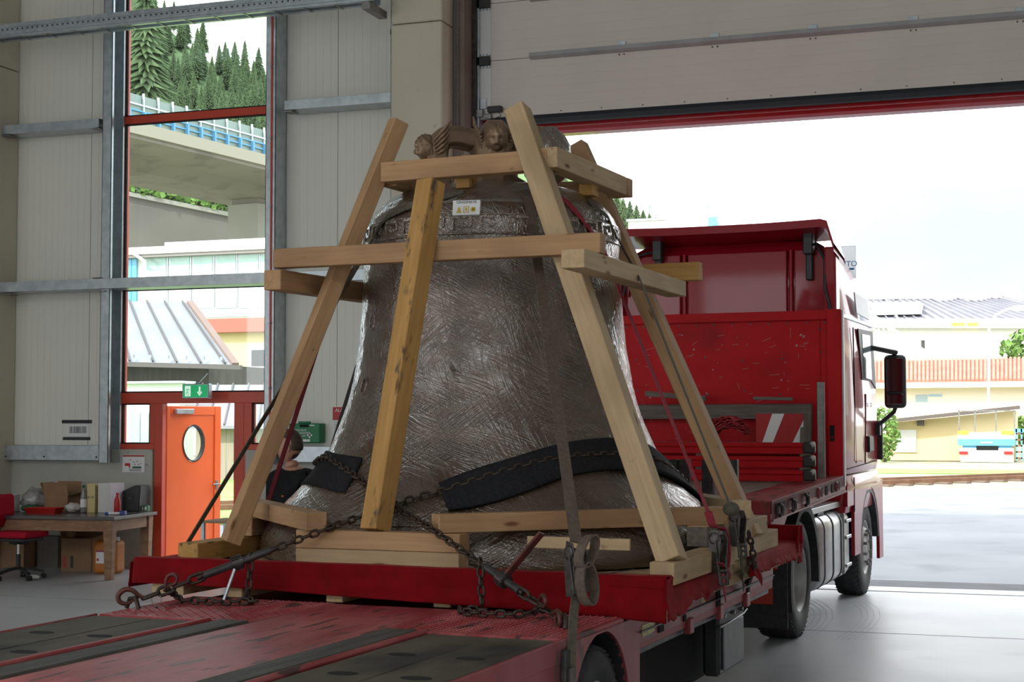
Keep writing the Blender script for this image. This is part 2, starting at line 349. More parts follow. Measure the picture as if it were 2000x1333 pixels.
# ------------------------------------------------------------------ tall window, sidelights and door
win=link('window_1',None); win['kind']='structure'; win['label']='tall red-framed hall window over the open door'; LOC[win.name]=Vector((0,0,0))
RF=M['redframe']; y0,y1=WY-.02,WY+.1
def fr(x0,x1,z0,z1,nm='window_frame',par=win,yy0=y0,yy1=y1,mt=None): return struct(MB().box(x0,x1,yy0,yy1,z0,z1),nm,mt or RF,par,.004)
fr(-11.44,-11.35,1.53,8.3); fr(-9.12,-9.03,1.53,8.3)
fr(-11.35,-9.12,5.78,5.88); fr(-11.35,-9.12,8.2,8.3); fr(-11.35,-9.12,3.6,3.7)
fr(-11.44,-9.03,2.12,2.26)
fr(-11.44,-10.85,1.53,1.60); fr(-9.56,-9.03,1.53,1.60); fr(-10.93,-10.85,1.6,2.12); fr(-9.56,-9.45,1.6,2.12); fr(-9.2,-9.03,1.6,2.12)
fr(-10.86,-10.74,0,2.12,'door_frame'); fr(-9.7,-9.56,0,2.12,'door_frame')
def pane(x0,x1,z0,z1):
    struct(MB().box(x0,x1,WY+.03,WY+.036,z0,z1),'pane',M['glass'],win)
    for a,b,c,d in ((x0,x0+.018,z0,z1),(x1-.018,x1,z0,z1),(x0,x1,z0,z0+.018),(x0,x1,z1-.018,z1)):
        struct(MB().box(a,b,WY-.002,WY+.03,c,d),'glazing_gasket',M['blackrub'],win)
pane(-11.35,-9.12,5.88,8.2); pane(-11.35,-9.12,3.7,5.78); pane(-11.35,-9.12,2.26,3.6)
pane(-11.35,-10.93,1.6,2.12); pane(-9.45,-9.2,1.6,2.12)
# the door leaf stands open outwards: hinged on the frame's left post
dr=link('door_1',None); dr['kind']='structure'; dr['label']='orange-red door with an oval window, standing open'; LOC[dr.name]=Vector((0,0,0))
A=Vector((-10.745,17.3,0)); B=A+Vector((math.cos(math.radians(77)),math.sin(math.radians(77)),0))*.97      # swung well out into the yard
hx,hy=A.x,A.y; ex,ey=B.x,B.y
dd=Vector((ex-hx,ey-hy,0)); dw=dd.length; dd.normalize(); dn=Vector((-dd.y,dd.x,0))   # dn points outwards
dm=Matrix(((dd.x,dn.x,0,hx),(dd.y,dn.y,0,hy),(0,0,1,0),(0,0,0,1)))
def dpart(mb,nm,mt,bev=.003):
    mb.v=[tuple(dm@Vector(p)) for p in mb.v]; return struct(mb,nm,mt,dr,bev)
zt=2.09; cx,cz,rx,rz=dw*.5,1.60,.205,.245
N=40; ring=[(cx+rx*math.cos(2*math.pi*i/N),cz+rz*math.sin(2*math.pi*i/N)) for i in range(N)]
def edge_pt(a,b):
    ux,uz=a-cx,b-cz; k=1e9
    for lim,u,c in ((0.02,ux,cx),(dw-.02,ux,cx),(.03,uz,cz),(zt-.02,uz,cz)):
        if abs(u)>1e-9 and (lim-c)/u>0: k=min(k,(lim-c)/u)
    return cx+ux*k,cz+uz*k
outer=[edge_pt(*p) for p in ring]
m=MB()
for y,flip in ((0,0),(.06,1)):
    vs=[(a,y,b) for a,b in ring]+[(a,y,b) for a,b in outer]
    m.add(vs,[(i,(i+1)%N,N+(i+1)%N,N+i) if not flip else (i,N+i,N+(i+1)%N,(i+1)%N) for i in range(N)])
for k,(q) in enumerate((ring,outer)):
    vs=[(a,0,b) for a,b in q]+[(a,.06,b) for a,b in q]
    m.add(vs,[(i,N+i,N+(i+1)%N,(i+1)%N) for i in range(N)],k==0)
for c in ((.02,.03),(.02,zt-.02),(dw-.02,.03),(dw-.02,zt-.02)):
    # corner fillers between the outline's last ray and the true corner
    q=min(range(N),key=lambda i:(outer[i][0]-c[0])**2+(outer[i][1]-c[1])**2); near=sorted(range(N),key=lambda i:(outer[i][0]-c[0])**2+(outer[i][1]-c[1])**2)[:2]
    for y in (0,.06): m.add([(outer[near[0]][0],y,outer[near[0]][1]),(c[0],y,c[1]),(outer[near[1]][0],y,outer[near[1]][1])],[(0,1,2)])
dpart(m,'leaf',M['orange'],0)
m=MB().box(-.02,.05,-.018,.075,0.02,zt); m.box(dw-.1,dw+.02,-.018,.075,.02,zt); m.box(.05,dw-.1,-.018,.075,zt-.12,zt); m.box(.05,dw-.1,-.018,.075,.02,.12)
dpart(m,'leaf_rim',M['orange'],.006)
m=MB(); r2=[(cx+(rx-.018)*math.cos(2*math.pi*i/N),cz+(rz-.018)*math.sin(2*math.pi*i/N)) for i in range(N)]
vs=[(a,-.012,b) for a,b in ring]+[(a,-.012,b) for a,b in r2]; m.add(vs,[(i,N+i,N+(i+1)%N,(i+1)%N) for i in range(N)])
vs=[(a,-.012,b) for a,b in r2]+[(a,.05,b) for a,b in r2]; m.add(vs,[(i,N+i,N+(i+1)%N,(i+1)%N) for i in range(N)],True)
dpart(m,'porthole_ring',M['darksteel'],0)
m=MB(); m.add([(a,.03,b) for a,b in r2],[tuple(range(N))]); dpart(m,'porthole_glass',M['glass'],0)
dpart(MB().box(.1,.42,-.075,-.018,1.985,2.05),'door_closer',M['galv'],.006)
m=MB().beam((.15,-.06,2.1),(.62,-.2,2.105),.03,.012); dpart(m,'closer_arm',M['galv'],.002)
m=MB().cyl((dw-.06,-.02,1.05),(dw-.06,-.075,1.05),.011,n=10); m.cyl((dw-.06,-.07,1.05),(dw-.19,-.07,1.05),.011,n=10); m.box(dw-.08,dw-.04,-.026,-.018,.98,1.1)
m.cyl((dw-.06,.07,1.05),(dw-.06,.13,1.05),.011,n=10); m.cyl((dw-.06,.125,1.05),(dw+.07,.125,1.05),.011,n=10)
dpart(m,'door_handle',M['steel'],.002)
for z in (.35,1.1,1.85): dpart(MB().cyl((-.045,.03,z-.06),(-.045,.03,z+.06),.014,n=10),'hinge',M['darksteel'],0)
# ------------------------------------------------------------------ sectional gate, raised
gt=thing('sectional_gate','raised grey sectional gate with stiffening rails over the opening','gate',(-2.9,17.3,5.45))
gx0,gx1,gy=-6.47,1.0,17.3
zz=[5.54,6.245,6.95,7.655,8.36]
for i in range(4):
    z0,z1=zz[i],zz[i+1]
    m=MB().box(gx0+.02,gx1,gy,gy+.045,z0+.003,z1-.003)
    for k in range(1,6):
        z=z0+(z1-z0)*k/6; m.box(gx0+.19,gx1,gy-.0015,gy+.01,z-.004,z+.004)
    part(m,'gate_section',M['gatepanel'],gt,.002)
    part(MB().box(gx0+.02,gx0+.185,gy-.006,gy+.002,z0+.06,z1-.06),'end_cap',mat('end cap sheet',(.62,.62,.60),rough=.4,metal=.3) if i==0 else bpy.data.materials['end cap sheet'],gt,.002)
    if i:
        h=part(MB().box(gx0-.01,gx0+.18,gy-.05,gy-.004,z0-.06,z0+.05),'roller_hinge',M['black'],gt,.004)
        for dx in (.0,.085):
            for dz in (.062,-.085): part(MB().box(gx0+.022+dx,gx0+.092+dx,gy-.03,gy-.004,z0+dz,z0+dz+.022),'hinge_plate',M['galv'],h)
            for dz in (.073,-.074): part(MB().cyl((gx0+.058+dx,gy-.03,z0+dz),(gx0+.058+dx,gy-.036,z0+dz),.008,n=8),'bolt',M['darksteel'],h)
for i in (1,2):
    z=zz[i]; x0=-5.78
    m=MB().prism([(gy-.075,z+.0),(gy-.07,z+.045),(gy-.002,z+.05),(gy-.002,z-.03),(gy-.02,z-.03)],lambda a,b,d:(d,a,b),x0,gx1)
    rl=part(m,'stiffening_rail',mat('rail aluminium %d'%i,(.36,.36,.36),(.42,.42,.42),sc=5,rough=.45,metal=.5),gt,.002)
    for x in (-4.65,-3.54,-2.42,-1.32,-.2):
        part(MB().box(x-.05,x+.05,gy-.02,gy-.001,z+.052,z+.1),'rail_bracket',M['galv'],rl,.002)
        for dx in (-.03,.03): part(MB().cyl((x+dx,gy-.02,z-.055),(x+dx,gy,z-.055),.008,n=8),'screw',M['darksteel'],rl)
part(MB().prism([(gy-.012,5.45),(gy-.02,5.50),(gy-.01,5.545),(gy+.06,5.545),(gy+.06,5.45),(gy+.024,5.435)],lambda a,b,d:(d,a,b),gx0+.15,gx1),'rubber_seal',mat('seal rubber',(.012,.014,.02),rough=.55),gt)
for i in range(14): part(MB().cyl((-5.9+i*.5,gy-.002,5.575),(-5.9+i*.5,gy-.01,5.575),.008,n=6),'rivet',M['darksteel'],gt)
m=MB().box(gx0-.06,gx0+.1,gy-.07,gy-.012,5.55,5.65); m.cyl((gx0-.06,gy-.05,5.6),(gx0-.14,gy-.05,5.6),.03,n=12); m.box(gx0+.06,gx0+.2,gy-.05,gy-.012,5.52,5.59)
lt=part(m,'bottom_bracket',M['steel'],gt,.006)
m=MB().box(gx0+.16,gx0+.34,gy-.09,gy-.01,5.60,5.675); part(m,'safety_switch',M['black'],lt,.012,2)
m=MB().box(gx0+.05,gx0+.13,gy-.025,gy-.006,5.66,5.78); part(m,'hinge_plate',M['galv'],lt,.003)
part(MB().tube([(gx0+.3,gy-.05,5.62),(gx0+.33,gy-.06,5.55),(gx0+.22,gy-.05,5.52),(gx0+.12,gy-.045,5.54)],.006,6),'switch_cable',M['black'],lt)
tr=struct(MB().box(-6.52,-6.45,17.2,17.42,0,9.3),'trim_1',M['darksteel'],bevel=.004,label='vertical steel track beside the gate')
struct(MB().box(-6.445,-6.425,17.25,17.42,0,9.3),'guide_rail',M['galv'],tr)
lin=struct(MB().prism([(17.42,5.40),(17.45,5.475),(17.48,5.49),(17.5,5.46),(17.53,5.44),(17.55,5.39),(17.6,5.36),(17.72,5.345),(17.72,5.6),(17.42,5.6)],lambda a,b,d:(d,a,b),-6.5,1.2),'trim_2',
   mat('red gate lintel lacquer',(.42,.018,.022),(.36,.015,.02),sc=3,rough=.2,coat=.6),bevel=.008,label='glossy red lintel profile under the gate')
struct(MB().box(1.0,1.25,17.25,17.75,0,5.6),'trim_3',bpy.data.materials['red gate lintel lacquer'],bevel=.01)
# pull chains of the gate's drive, in the recess beside the pillar
def chain_pts(pts,step):
    pts=[Vector(p) for p in pts]; out=[]; acc=0.; d=0.
    for a,b in zip(pts,pts[1:]):
        L=(b-a).length; t=(b-a)/L
        while d<=L: out.append((a+t*d,t)); d+=step
        d-=L
    return out
def link_mesh(L,W,r,name,mt,n=14,k=6):
    """one chain link: a stadium loop in the local xy plane, long axis x"""
    a=L/2-W/2; b=W/2-r; path=[]
    for i in range(n+1): t=-math.pi/2+math.pi*i/n; path.append((a+b*math.cos(t),b*math.sin(t),0))
    for i in range(n+1): t=math.pi/2+math.pi*i/n; path.append((-a+b*math.cos(t),b*math.sin(t),0))
    return MB().tube(path,r,k,closed=True).mesh(name,mt)
def lay_chain(root,pts,me,pitch,name='chain_link',rolls=None,up=(0,0,1),tw=0.):
    out=[]
    for i,(p,t) in enumerate(chain_pts(pts,pitch)):
        q=Vector(up) if abs(t.dot(Vector(up)))<.95 else Vector((0,1,0))
        s_=q.cross(t).normalized(); n_=t.cross(s_); a=(0 if i%2 else math.pi/2)+tw
        s2=s_*math.cos(a)+n_*math.sin(a); n2=t.cross(s2)
        m=Matrix(((t.x,s2.x,n2.x,p.x),(t.y,s2.y,n2.y,p.y),(t.z,s2.z,n2.z,p.z),(0,0,0,1)))
        o=link(name,me); o.parent=root; o.matrix_basis=Matrix.Translation(-LOC[root.name])@m; out.append(o)
    return out
gme=link_mesh(.05,.026,.0045,'chain_link',M['steel'],6,5)
gc=thing('gate_chain','thin steel pull chain hanging beside the concrete pillar','chain',(-6.58,16.9,1.2))
lay_chain(gc,[(-6.60,16.9,9),(-6.60,16.9,5.2)],gme,.038); lay_chain(gc,[(-6.57,16.9,9),(-6.57,16.9,5.2)],gme,.038)
# ================================================================== low-loader trailer and tractor
frame(TRAILER)
M['tred']=mat('worn red trailer paint',(.24,.022,.028),(.30,.05,.052),sc=6,rough=.5,rvar=.12,spec=.3,bump=.06,bsc=22,c3=(.09,.035,.03),sc3=5,lo3=.6,hi3=.72)
M['tplate']=mat('scuffed red deck paint',(.27,.026,.032),(.42,.12,.12),sc=4.5,stretch=(1.6,.3,1),rough=.45,rvar=.12,spec=.22,bump=.25,bsc=26,c3=(.085,.04,.036),sc3=9,lo3=.56,hi3=.64)
M['tside']=mat('dusty pink red fascia paint',(.29,.07,.075),(.23,.035,.04),sc=5,stretch=(1,1,.4),spec=.35,rough=.45,bump=.06,c3=(.10,.05,.05),sc3=8,lo3=.6,hi3=.7)
M['mats']=mat('oil-stained deck timber',(.062,.053,.034),(.10,.086,.056),sc=3,stretch=(1,.4,1),rough=.7,bump=.35,bsc=9,bst=(6,.6,1),c3=(.025,.024,.02),sc3=2.6,lo3=.52,hi3=.66)
M['strip']=mat('blackened oak rubbing strip',(.045,.042,.036),(.09,.085,.07),sc=6,stretch=(3,.3,1),rough=.65,bump=.5,bsc=10,bst=(9,.5,1))
M['slot']=mat('dark slot',(.008,.008,.007),rough=.9)
M['cabred']=mat('glossy red cab lacquer',(.30,.006,.016),(.27,.006,.014),sc=1,rough=.3,spec=.12,coat=.45)
M['bulk']=mat('scraped red bulkhead paint',(.50,.012,.016),(.42,.009,.013),sc=2.2,rough=.5,spec=.15,rvar=.1,bump=.04,bsc=30,c3=(.30,.012,.014),sc3=1.6,lo3=.56,hi3=.7)
M['scratch']=mat('bare scratch',(.34,.22,.20),rough=.6)
M['tyre']=mat('tyre rubber',(.022,.022,.023),(.035,.035,.035),sc=20,rough=.7,bump=.08,bsc=60)
M['rim']=mat('dusty grey rim',(.30,.295,.28),(.38,.37,.35),sc=7,rough=.5,metal=.3)
M['chrome']=mat('bright steel rod',(.7,.7,.7),rough=.2,metal=1.)
M['alu']=mat('brushed aluminium tank',(.38,.38,.38),(.45,.45,.44),sc=3,stretch=(.2,1,6),rough=.34,metal=.85,bump=.02)
M['reflex']=mat('worn yellow reflective tape',(.55,.48,.22),(.42,.36,.17),sc=9,rough=.5,c3=(.12,.10,.07),sc3=22,lo3=.58,hi3=.66)
M['skidplate']=M['black']
T=thing('low_loader_trailer','worn red low-loader trailer with timber deck mats under the bell','trailer',(0,2,0))
def tp(mb,nm,mt,par=None,bev=.004,**k): return part(mb,nm,mt,par or T,bev,**k)
HW=1.27
tp(MB().box(-HW+.02,HW-.02,-3.2,.0,.78,.885),'rear_deck_frame',M['tred'])
for s in (-1,1):
    a,b=(.62,.93) if s>0 else (.60,.89)
    for x0,x1 in ((a,b),(b+.008,HW-.025)):
        X0,X1=(x0,x1) if s>0 else (-x1,-x0)
        pl=tp(MB().box(X0,X1,-3.2,-.05,.86,.90),'deck_board',M['mats'],bev=.005)
        for k in range(5):
            y=-.66-k*.52; c=(X0+X1)/2+.01*s
            m=MB(); q=[(c+.066*math.cos(t), y+.042*math.sin(t)) for t in [2*math.pi*i/14 for i in range(14)]]
            m.prism(q,lambda p,r,d:(p,r,d),.899,.9012); part(m,'lashing_slot',M['slot'],pl)
    tp(MB().tube([(s*.585,-3.2,.90),(s*.585,-.02,.90)],.018,8),'steel_bead',M['tplate'],bev=0)
    xs=(.37,.545) if s>0 else (-.545,-.37)
    tp(MB().box(xs[0],xs[1],-3.2,.02,.87,.908),'rubbing_strip',M['strip'],bev=.012)
tp(MB().box(-.37,.37,-3.2,.86,.86,.897),'deck_plate',M['tplate'],bev=.003)
for s in (-1,1):
    x0,x1=(.37,HW) if s>0 else (-HW,-.37)
    tp(MB().box(x0,x1,.02,.88,.86,.899),'chequer_plate',M['tplate'],bev=.003)
    m=MB(); n=0                                      # raised lozenges of the tread plate
    for i in range(26):
        for j in range(24):
            x=x0+.03+(x1-x0-.06)*i/25; y=.06+.78*j/23; a=.6 if (i+j)%2 else -.6
            ca,sa=math.cos(a),math.sin(a); L,Wd=.010,.0042
            b=[(x+ca*u-sa*v,y+sa*u+ca*v) for u,v in ((-L,0),(0,-Wd),(L,0),(0,Wd))]
            m.add([(p,q,.899) for p,q in b]+[(x-ca*L*.4,y-sa*L*.4,.9035),(x+ca*L*.4,y+sa*L*.4,.9035)],[(0,1,5,4),(1,2,5),(2,3,4,5),(3,0,4)])
    tp(m,'tread_lozenges',M['tplate'],bev=0,kind='stuff')
    tp(MB().box(s*HW-.008,s*HW+.008,-3.2,.0,.80,.904),'edge_rail',M['tside'],bev=.003)
tp(MB().box(-HW,HW,.88,4.3,.70,.855),'bed',M['tred'])
tp(MB().box(-HW,HW,.87,.93,.855,.875),'bed_cross_rail',M['strip'])
def fascia(s):
    X=s*HW; c=(.52,.44); R=.43
    arc=[(c[0]+R*math.cos(t),c[1]+R*math.sin(t)) for t in [math.pi*(1-.08)-(math.pi*(1-.16))*i/20 for i in range(21)]]
    P=[(-3.2,.9),(-3.2,.74),(-.2,.74),(-.1,.56),(arc[0][0]-.02,.5)]+arc+[(1.06,.46),(1.13,.46),(1.13,.735),(4.3,.76),(4.3,.875),(.1,.875),(.02,.9)]
    # split into convex strips over y
    m=MB(); top=lambda y: .9 if y<.02 else (.875 if y>.1 else .9-.025*(y-.02)/.08)
    def bot(y):
        if y<-.2: return .74
        if y<-.1: return .74-.18*(y+.2)/.1
        if y<c[0]-R+.01: return .56-.06*(y+.1)/.3
        if y<c[0]+R-.01: return c[1]+math.sqrt(max(0,R*R-(y-c[0])**2))
        if y<1.13: return .46
        return .735+.025*(y-1.13)/3.17
    ys=[-3.2,-.201,-.2,-.1,c[0]-R+.0]+[c[0]-R*math.cos(math.pi*i/22) for i in range(1,22)]+[c[0]+R,1.129,1.131,2.2,3.2,4.3]
    for y0_,y1_ in zip(ys,ys[1:]):
        e=1e-4
        m.add([(x,y,z) for x in (X-.02*s,X+.004*s) for y,z in ((y0_,bot(y0_+e)),(y1_,bot(y1_-e)),(y1_,top(y1_)),(y0_,top(y0_)))],
              [(0,1,2,3),(4,7,6,5),(0,4,5,1),(3,2,6,7),(0,3,7,4),(1,5,6,2)])
    return m
for s in (-1,1):
    f_=tp(fascia(s),'side_fascia',M['tside'],bev=0)
    if s>0:
        for y,z,w,h in ((1.17,.79,.17,.06),(1.34,.80,.05,.07),(1.62,.815,.24,.05),(2.35,.83,.12,.05)):
            part(MB().box(HW+.003,HW+.007,y,y+w,z-h/2,z+h/2),'reflective_tape',M['reflex'],f_)
        for y,w in ((.06,.03),(1.46,.09),(1.95,.05),(2.7,.08),(3.5,.06)):
            part(MB().box(HW+.003,HW+.012,y,y+w,.745,.87),'stake_pocket',M['slot'],f_)
        for y in (2.05,2.75,3.45):
            part(MB().box(HW-.02,HW+.02,y,y+.09,.66,.75),'lashing_bracket',M['tside'],f_,.006)
        part(MB().box(HW+.0,HW+.014,1.13,4.3,.785,.795),'rub_ledge',M['darksteel'],f_)
        # hooked strap plate at the hinge line
        part(MB().box(HW+.004,HW+.03,-.06,.05,.60,.86),'rear_bracket',M['darksteel'],f_,.006)
        part(MB().box(HW+.004,HW+.012,-.15,-.10,.50,.68),'warning_stripe',M['reflex'],f_)
tp(MB().box(-.55,.55,-3.2,4.3,.35,.72),'chassis_beam',M['darksteel'])
tp(MB().box(-1.0,1.0,1.1,4.25,.20,.70),'bed_underbody',M['slot'])
for s in (-1,1):
    m=MB(); n_a=18; ra=.43
    for i in range(n_a):
        a0_,a1_=math.pi*i/n_a,math.pi*(i+1)/n_a
        m.add([(x,.52+ra*math.cos(a),.44+ra*math.sin(a)) for x in (s*.80,s*1.262) for a in (a0_,a1_)],[(0,1,3,2)])
    m.add([(x,y,z) for x in (s*.80,s*1.262) for y,z in ((.95,.44),(.95,.2))],[(0,1,3,2)])
    tp(m,'wheel_arch_liner',M['black'],bev=0)
tp(MB().box(-HW+.03,HW-.03,1.14,4.3,.66,.71),'underside',M['darksteel'])
def wheel(root,c,R,W,sgn,nm='wheel',dish=.16,nut=10,rimR=None,deep=True):
    """tyre, rim, hub and nuts; sgn = outward direction along x"""
    rr=rimR or R*.56; w=W/2
    t=part(MB().wheel(c,(sgn,0,0),[(rr,w*.86),(rr+.02,w*.98),(R*.82,w),(R*.93,w*.93),(R*.985,w*.75),(R,w*.4),(R,-w*.4),(R*.985,-w*.75),(R*.93,-w*.93),(R*.82,-w),(rr,-w*.9)],40),'tyre',M['tyre'],root)
    me=MB().box(-.004,.004,-W*.4,W*.4,-.006,.006)
    g=MB()
    for i in range(48):
        a=2*math.pi*i/48
        for j in (-1,1):
            p=Vector(c)+Vector((sgn*j*w*.45,math.sin(a)*(R+.002),math.cos(a)*(R+.002)))
            q=Vector((sgn*j*w*.9,math.sin(a+.06)*(R*.965),math.cos(a+.06)*(R*.965)))+Vector(c)
            g.beam(p,q,.018,.012,up=(0,math.sin(a),math.cos(a)))
    part(g,'tread_block',M['tyre'],t,kind='stuff')
    prof=[(rr+.012,w*.9),(rr,w*.93),(rr-.015,w*.86),(rr-.03,w*.5),(rr-.05,-dish*.4),(rr*.62,-dish*.6),(rr*.45,-dish*.2),(rr*.3,-dish*.1),(0.001,-dish*.08)] if deep else \
         [(rr+.012,w*.9),(rr,w*.93),(rr-.015,w*.86),(rr-.04,w*.55),(rr*.72,w*.95),(rr*.55,w*1.0),(rr*.4,w*.85),(rr*.3,w*.95),(.001,w*1.0)]
    r=part(MB().wheel(c,(sgn,0,0),prof,36),'rim',M['rim'],root)
    for i in range(nut):
        a=2*math.pi*i/nut; d=(w*.98 if not deep else -dish*.35); q=rr*.62
        p=Vector(c)+Vector((sgn*d,math.sin(a)*q,math.cos(a)*q)); part(MB().cyl(p,p+Vector((sgn*.04,0,0)),.016,n=6),'wheel_nut',M['steel'],r)
    return t
tp(MB().box(-.82,.82,-2.6,1.1,.25,.84),'wheel_house',M['black'])
for y in (.52,-.70,-1.92):
    for s in (1,-1):
        if s>0 or y>0: wheel(T,(s*1.11,y,.40),.40,.28,s,deep=True)
# tool box hung under the bed
tb=tp(MB().box(1.09,1.2,3.05,3.72,.26,.66),'tool_box',M['black'],bev=.02)
part(MB().box(1.2,1.215,3.12,3.66,.29,.58),'tool_box_lid',mat('grey plastic lid',(.10,.105,.11),(.13,.135,.14),sc=8,rough=.5),tb,.012)
part(MB().tube([(1.21,3.03,.575),(1.225,3.2,.585),(1.225,3.6,.60),(1.21,3.76,.61)],.008,6),'lid_rod',M['steel'],tb)
for y in (3.15,3.4,3.62): part(MB().cyl((1.2,y,.63),(1.22,y,.63),.012,n=8),'bolt',M['steel'],tb)
# gooseneck
GN=lambda y:1.31+(y-4.3)*.0268
def gbox(x0,x1,y0,y1,d0,d1): 
    m=MB(); m.add([(x,y,GN(y)+d) for x in (x0,x1) for y in (y0,y1) for d in (d0,d1)],[(0,1,3,2),(4,6,7,5),(0,4,5,1),(2,3,7,6),(0,2,6,4),(1,5,7,3)]); return m
gn=tp(gbox(-HW,HW,4.3,7.32,-.09,-.008),'gooseneck',M['tred'],bev=0)
part(gbox(-.95,.93,4.34,7.25,-.012,0),'gooseneck_boards',mat('weathered gooseneck boards',(.22,.17,.14),(.30,.24,.2),sc=3,stretch=(4,.4,1),rough=.7,bump=.2,bsc=9),gn)
for s in (-1,1):
    part(gbox(*((.94,HW) if s>0 else (-HW,-.96)),4.3,7.32,-.01,.004),'gooseneck_edge_plate',M['tplate'],gn)
    X=s*HW; r=part(gbox(*sorted((X,X-.012*s)),4.3,7.32,-.13,.0),'gooseneck_rail',M['tside'],gn)
    part(gbox(*sorted((X-.04*s,X+.012*s)),4.3,7.32,-.145,-.13),'gooseneck_flange',M['tside'],gn)
    if s>0:
        for y in (4.42,4.62,5.0,5.55,6.1,6.35,6.62,6.9): part(gbox(HW,HW+.006,y,y+.10,-.105,-.03),'rail_opening',M['slot'],gn)
        for y in (4.5,4.95,5.45):
            z=GN(y); part(MB().tube([(HW+.01,y,z-.03),(HW+.03,y+.02,z-.05),(HW+.03,y+.03,z-.10),(HW+.012,y,z-.12)],.014,7),'lashing_hook',M['darksteel'],gn)
        for y in (6.05,6.85): part(MB().wheel((HW+.004,y,GN(y)-.065),(1,0,0),[(.03,.0),(.034,.012),(.042,.012),(.046,0)],16),'rail_ring',M['tside'],gn)
part(MB().box(-HW,HW,4.27,4.32,.855,1.22),'gooseneck_riser',M['tred'],gn,.004)
part(MB().prism([(4.3,.86),(4.3,1.24),(4.9,1.22),(4.55,1.02)],lambda a,b,d:(d,a,b),HW-.03,HW),'gooseneck_gusset',M['tside'],gn)
part(MB().box(-.9,.9,4.9,7.2,1.0,1.24),'gooseneck_underframe',M['darksteel'],gn)
# headboard at the front of the gooseneck
hb=tp(MB().box(-HW,HW-.12,7.30,7.345,1.40,2.86),'headboard',M['bulk'],bev=.004)
part(MB().box(-HW,HW-.12,7.27,7.30,2.79,2.875),'headboard_rail',M['bulk'],hb,.004)
part(MB().box(HW-.14,HW-.01,7.25,7.36,1.38,2.88),'headboard_post',M['bulk'],hb,.006)
part(MB().box(HW-.006,HW+.008,7.27,7.31,1.30,2.875),'bright_edge_strip',mat('bright aluminium edge',(.85,.85,.85),rough=.35),hb,.003)
part(MB().box(HW-.23,HW-.21,7.285,7.30,1.42,2.79),'headboard_fold',M['bulk'],hb)
rv=random.Random(3)
me=MB().cyl((0,0,0),(0,-.006,0),.009,n=8).mesh('rivet',M['darksteel'])
def hput(me,nm,x,z,rot=0,y=7.2985,sc=1):
    o=link(nm,me); o.parent=hb; o.matrix_basis=Matrix.Translation(Vector((x,y,z))-LOC[hb.name])@Matrix.Rotation(rot,4,'Y')@Matrix.Scale(sc,4); return o
for i in range(14): hput(me,'rivet',-1.1+i*.17,2.765)
for z in (2.45,2.15,1.85,1.6):
    for i in range(7): hput(me,'rivet',-1.0+i*.34+rv.uniform(-.02,.02),z+rv.uniform(-.03,.03))
for z in (1.55,1.75,1.95,2.2,2.5,2.7): hput(me,'rivet',HW-.2,z)
for k in range(64):
    L=rv.choice((.01,.015,.02,.03,.045)); m=MB().box(-L,L,-.0008,.0008,-.0016,.0016).mesh('paint_scratch',M['scratch']); hput(m,'paint_scratch',rv.uniform(-.7,1.0),rv.uniform(1.5,2.7),rv.choice((rv.uniform(-.4,.1),rv.uniform(-1.6,1.6))))
for k in range(22):
    r=rv.uniform(.006,.02); q=[(r*rv.uniform(.4,1)*math.cos(t),r*rv.uniform(.4,1)*math.sin(t)) for t in [2*math.pi*i/9 for i in range(9)]]
    m=MB().prism(q,lambda a,b,d:(a,d,b),-.0006,.0006).mesh('paint_chip',M['scratch']); hput(m,'paint_chip',rv.uniform(-.6,1.05),rv.uniform(1.48,2.72))
for z,h in ((1.66,.10),(1.62,.03)): part(MB().box(HW-.12,HW-.08,7.24,7.252,z+.08,z+.08+h),'post_slot',M['slot'],hb)
# ------------------------------------------------------------------ tractor
CX=-.24
K=thing('tractor_truck','red tractor unit with roof spoiler, nosing out through the gate','truck',(CX,9.5,0))
def kp(mb,nm,mt,par=None,bev=.006,**k): return part(mb,nm,mt,par or K,bev,**k)
def shell(levels,nr=5):
    m=MB(); n=0; rows=[]
    for z,hw,ya,yb,rad in levels:
        row=[]
        for cxs,cy,a0 in ((1,yb,0),(-1,yb,90),(-1,ya,180),(1,ya,270)):
            for i in range(nr):
                a=math.radians(a0+90*i/(nr-1)); r=rad if cy==yb else rad*.35
                row.append((CX+cxs*(hw-r)+r*math.cos(a), (cy-r if cy==yb else cy+r)+r*math.sin(a), z))
        rows.append(row)
    n=len(rows[0]); vs=[p for r in rows for p in r]
    m.add(vs,[(i*n+k,i*n+(k+1)%n,(i+1)*n+(k+1)%n,(i+1)*n+k) for i in range(len(rows)-1) for k in range(n)],True)
    m.add(vs,[tuple(range(n))[::-1],tuple(range((len(rows)-1)*n,len(rows)*n))]); return m
SX=CX+1.2            # right flank of the cab
kp(shell([(1.34,1.2,9.0,11.25,.16),(1.42,1.215,9.0,11.27,.16),(2.0,1.215,9.0,11.27,.16),(2.6,1.205,9.0,11.2,.18),(2.93,1.19,9.0,11.1,.2)]),'cab_body',M['cabred'],bev=0)
kp(shell([(2.96,1.185,9.0,11.07,.22),(3.2,1.16,9.0,10.85,.25),(3.5,1.10,9.02,10.5,.3),(3.66,1.02,9.05,10.2,.3),(3.72,.92,9.1,10.0,.3)]),'cab_roof',M['cabred'],bev=0)
kp(MB().box(CX-1.19,CX+1.2,9.0,11.06,2.925,2.965),'roof_gutter',M['galv'])
kp(shell([(.95,1.2,9.02,11.32,.18),(1.2,1.24,9.02,11.34,.18),(1.325,1.21,9.02,11.3,.16)]),'lower_cab',M['cabred'],bev=0)
kp(MB().box(CX-1.15,CX+1.1,9.55,11.3,.32,.95),'lower_fairing',M['black'])
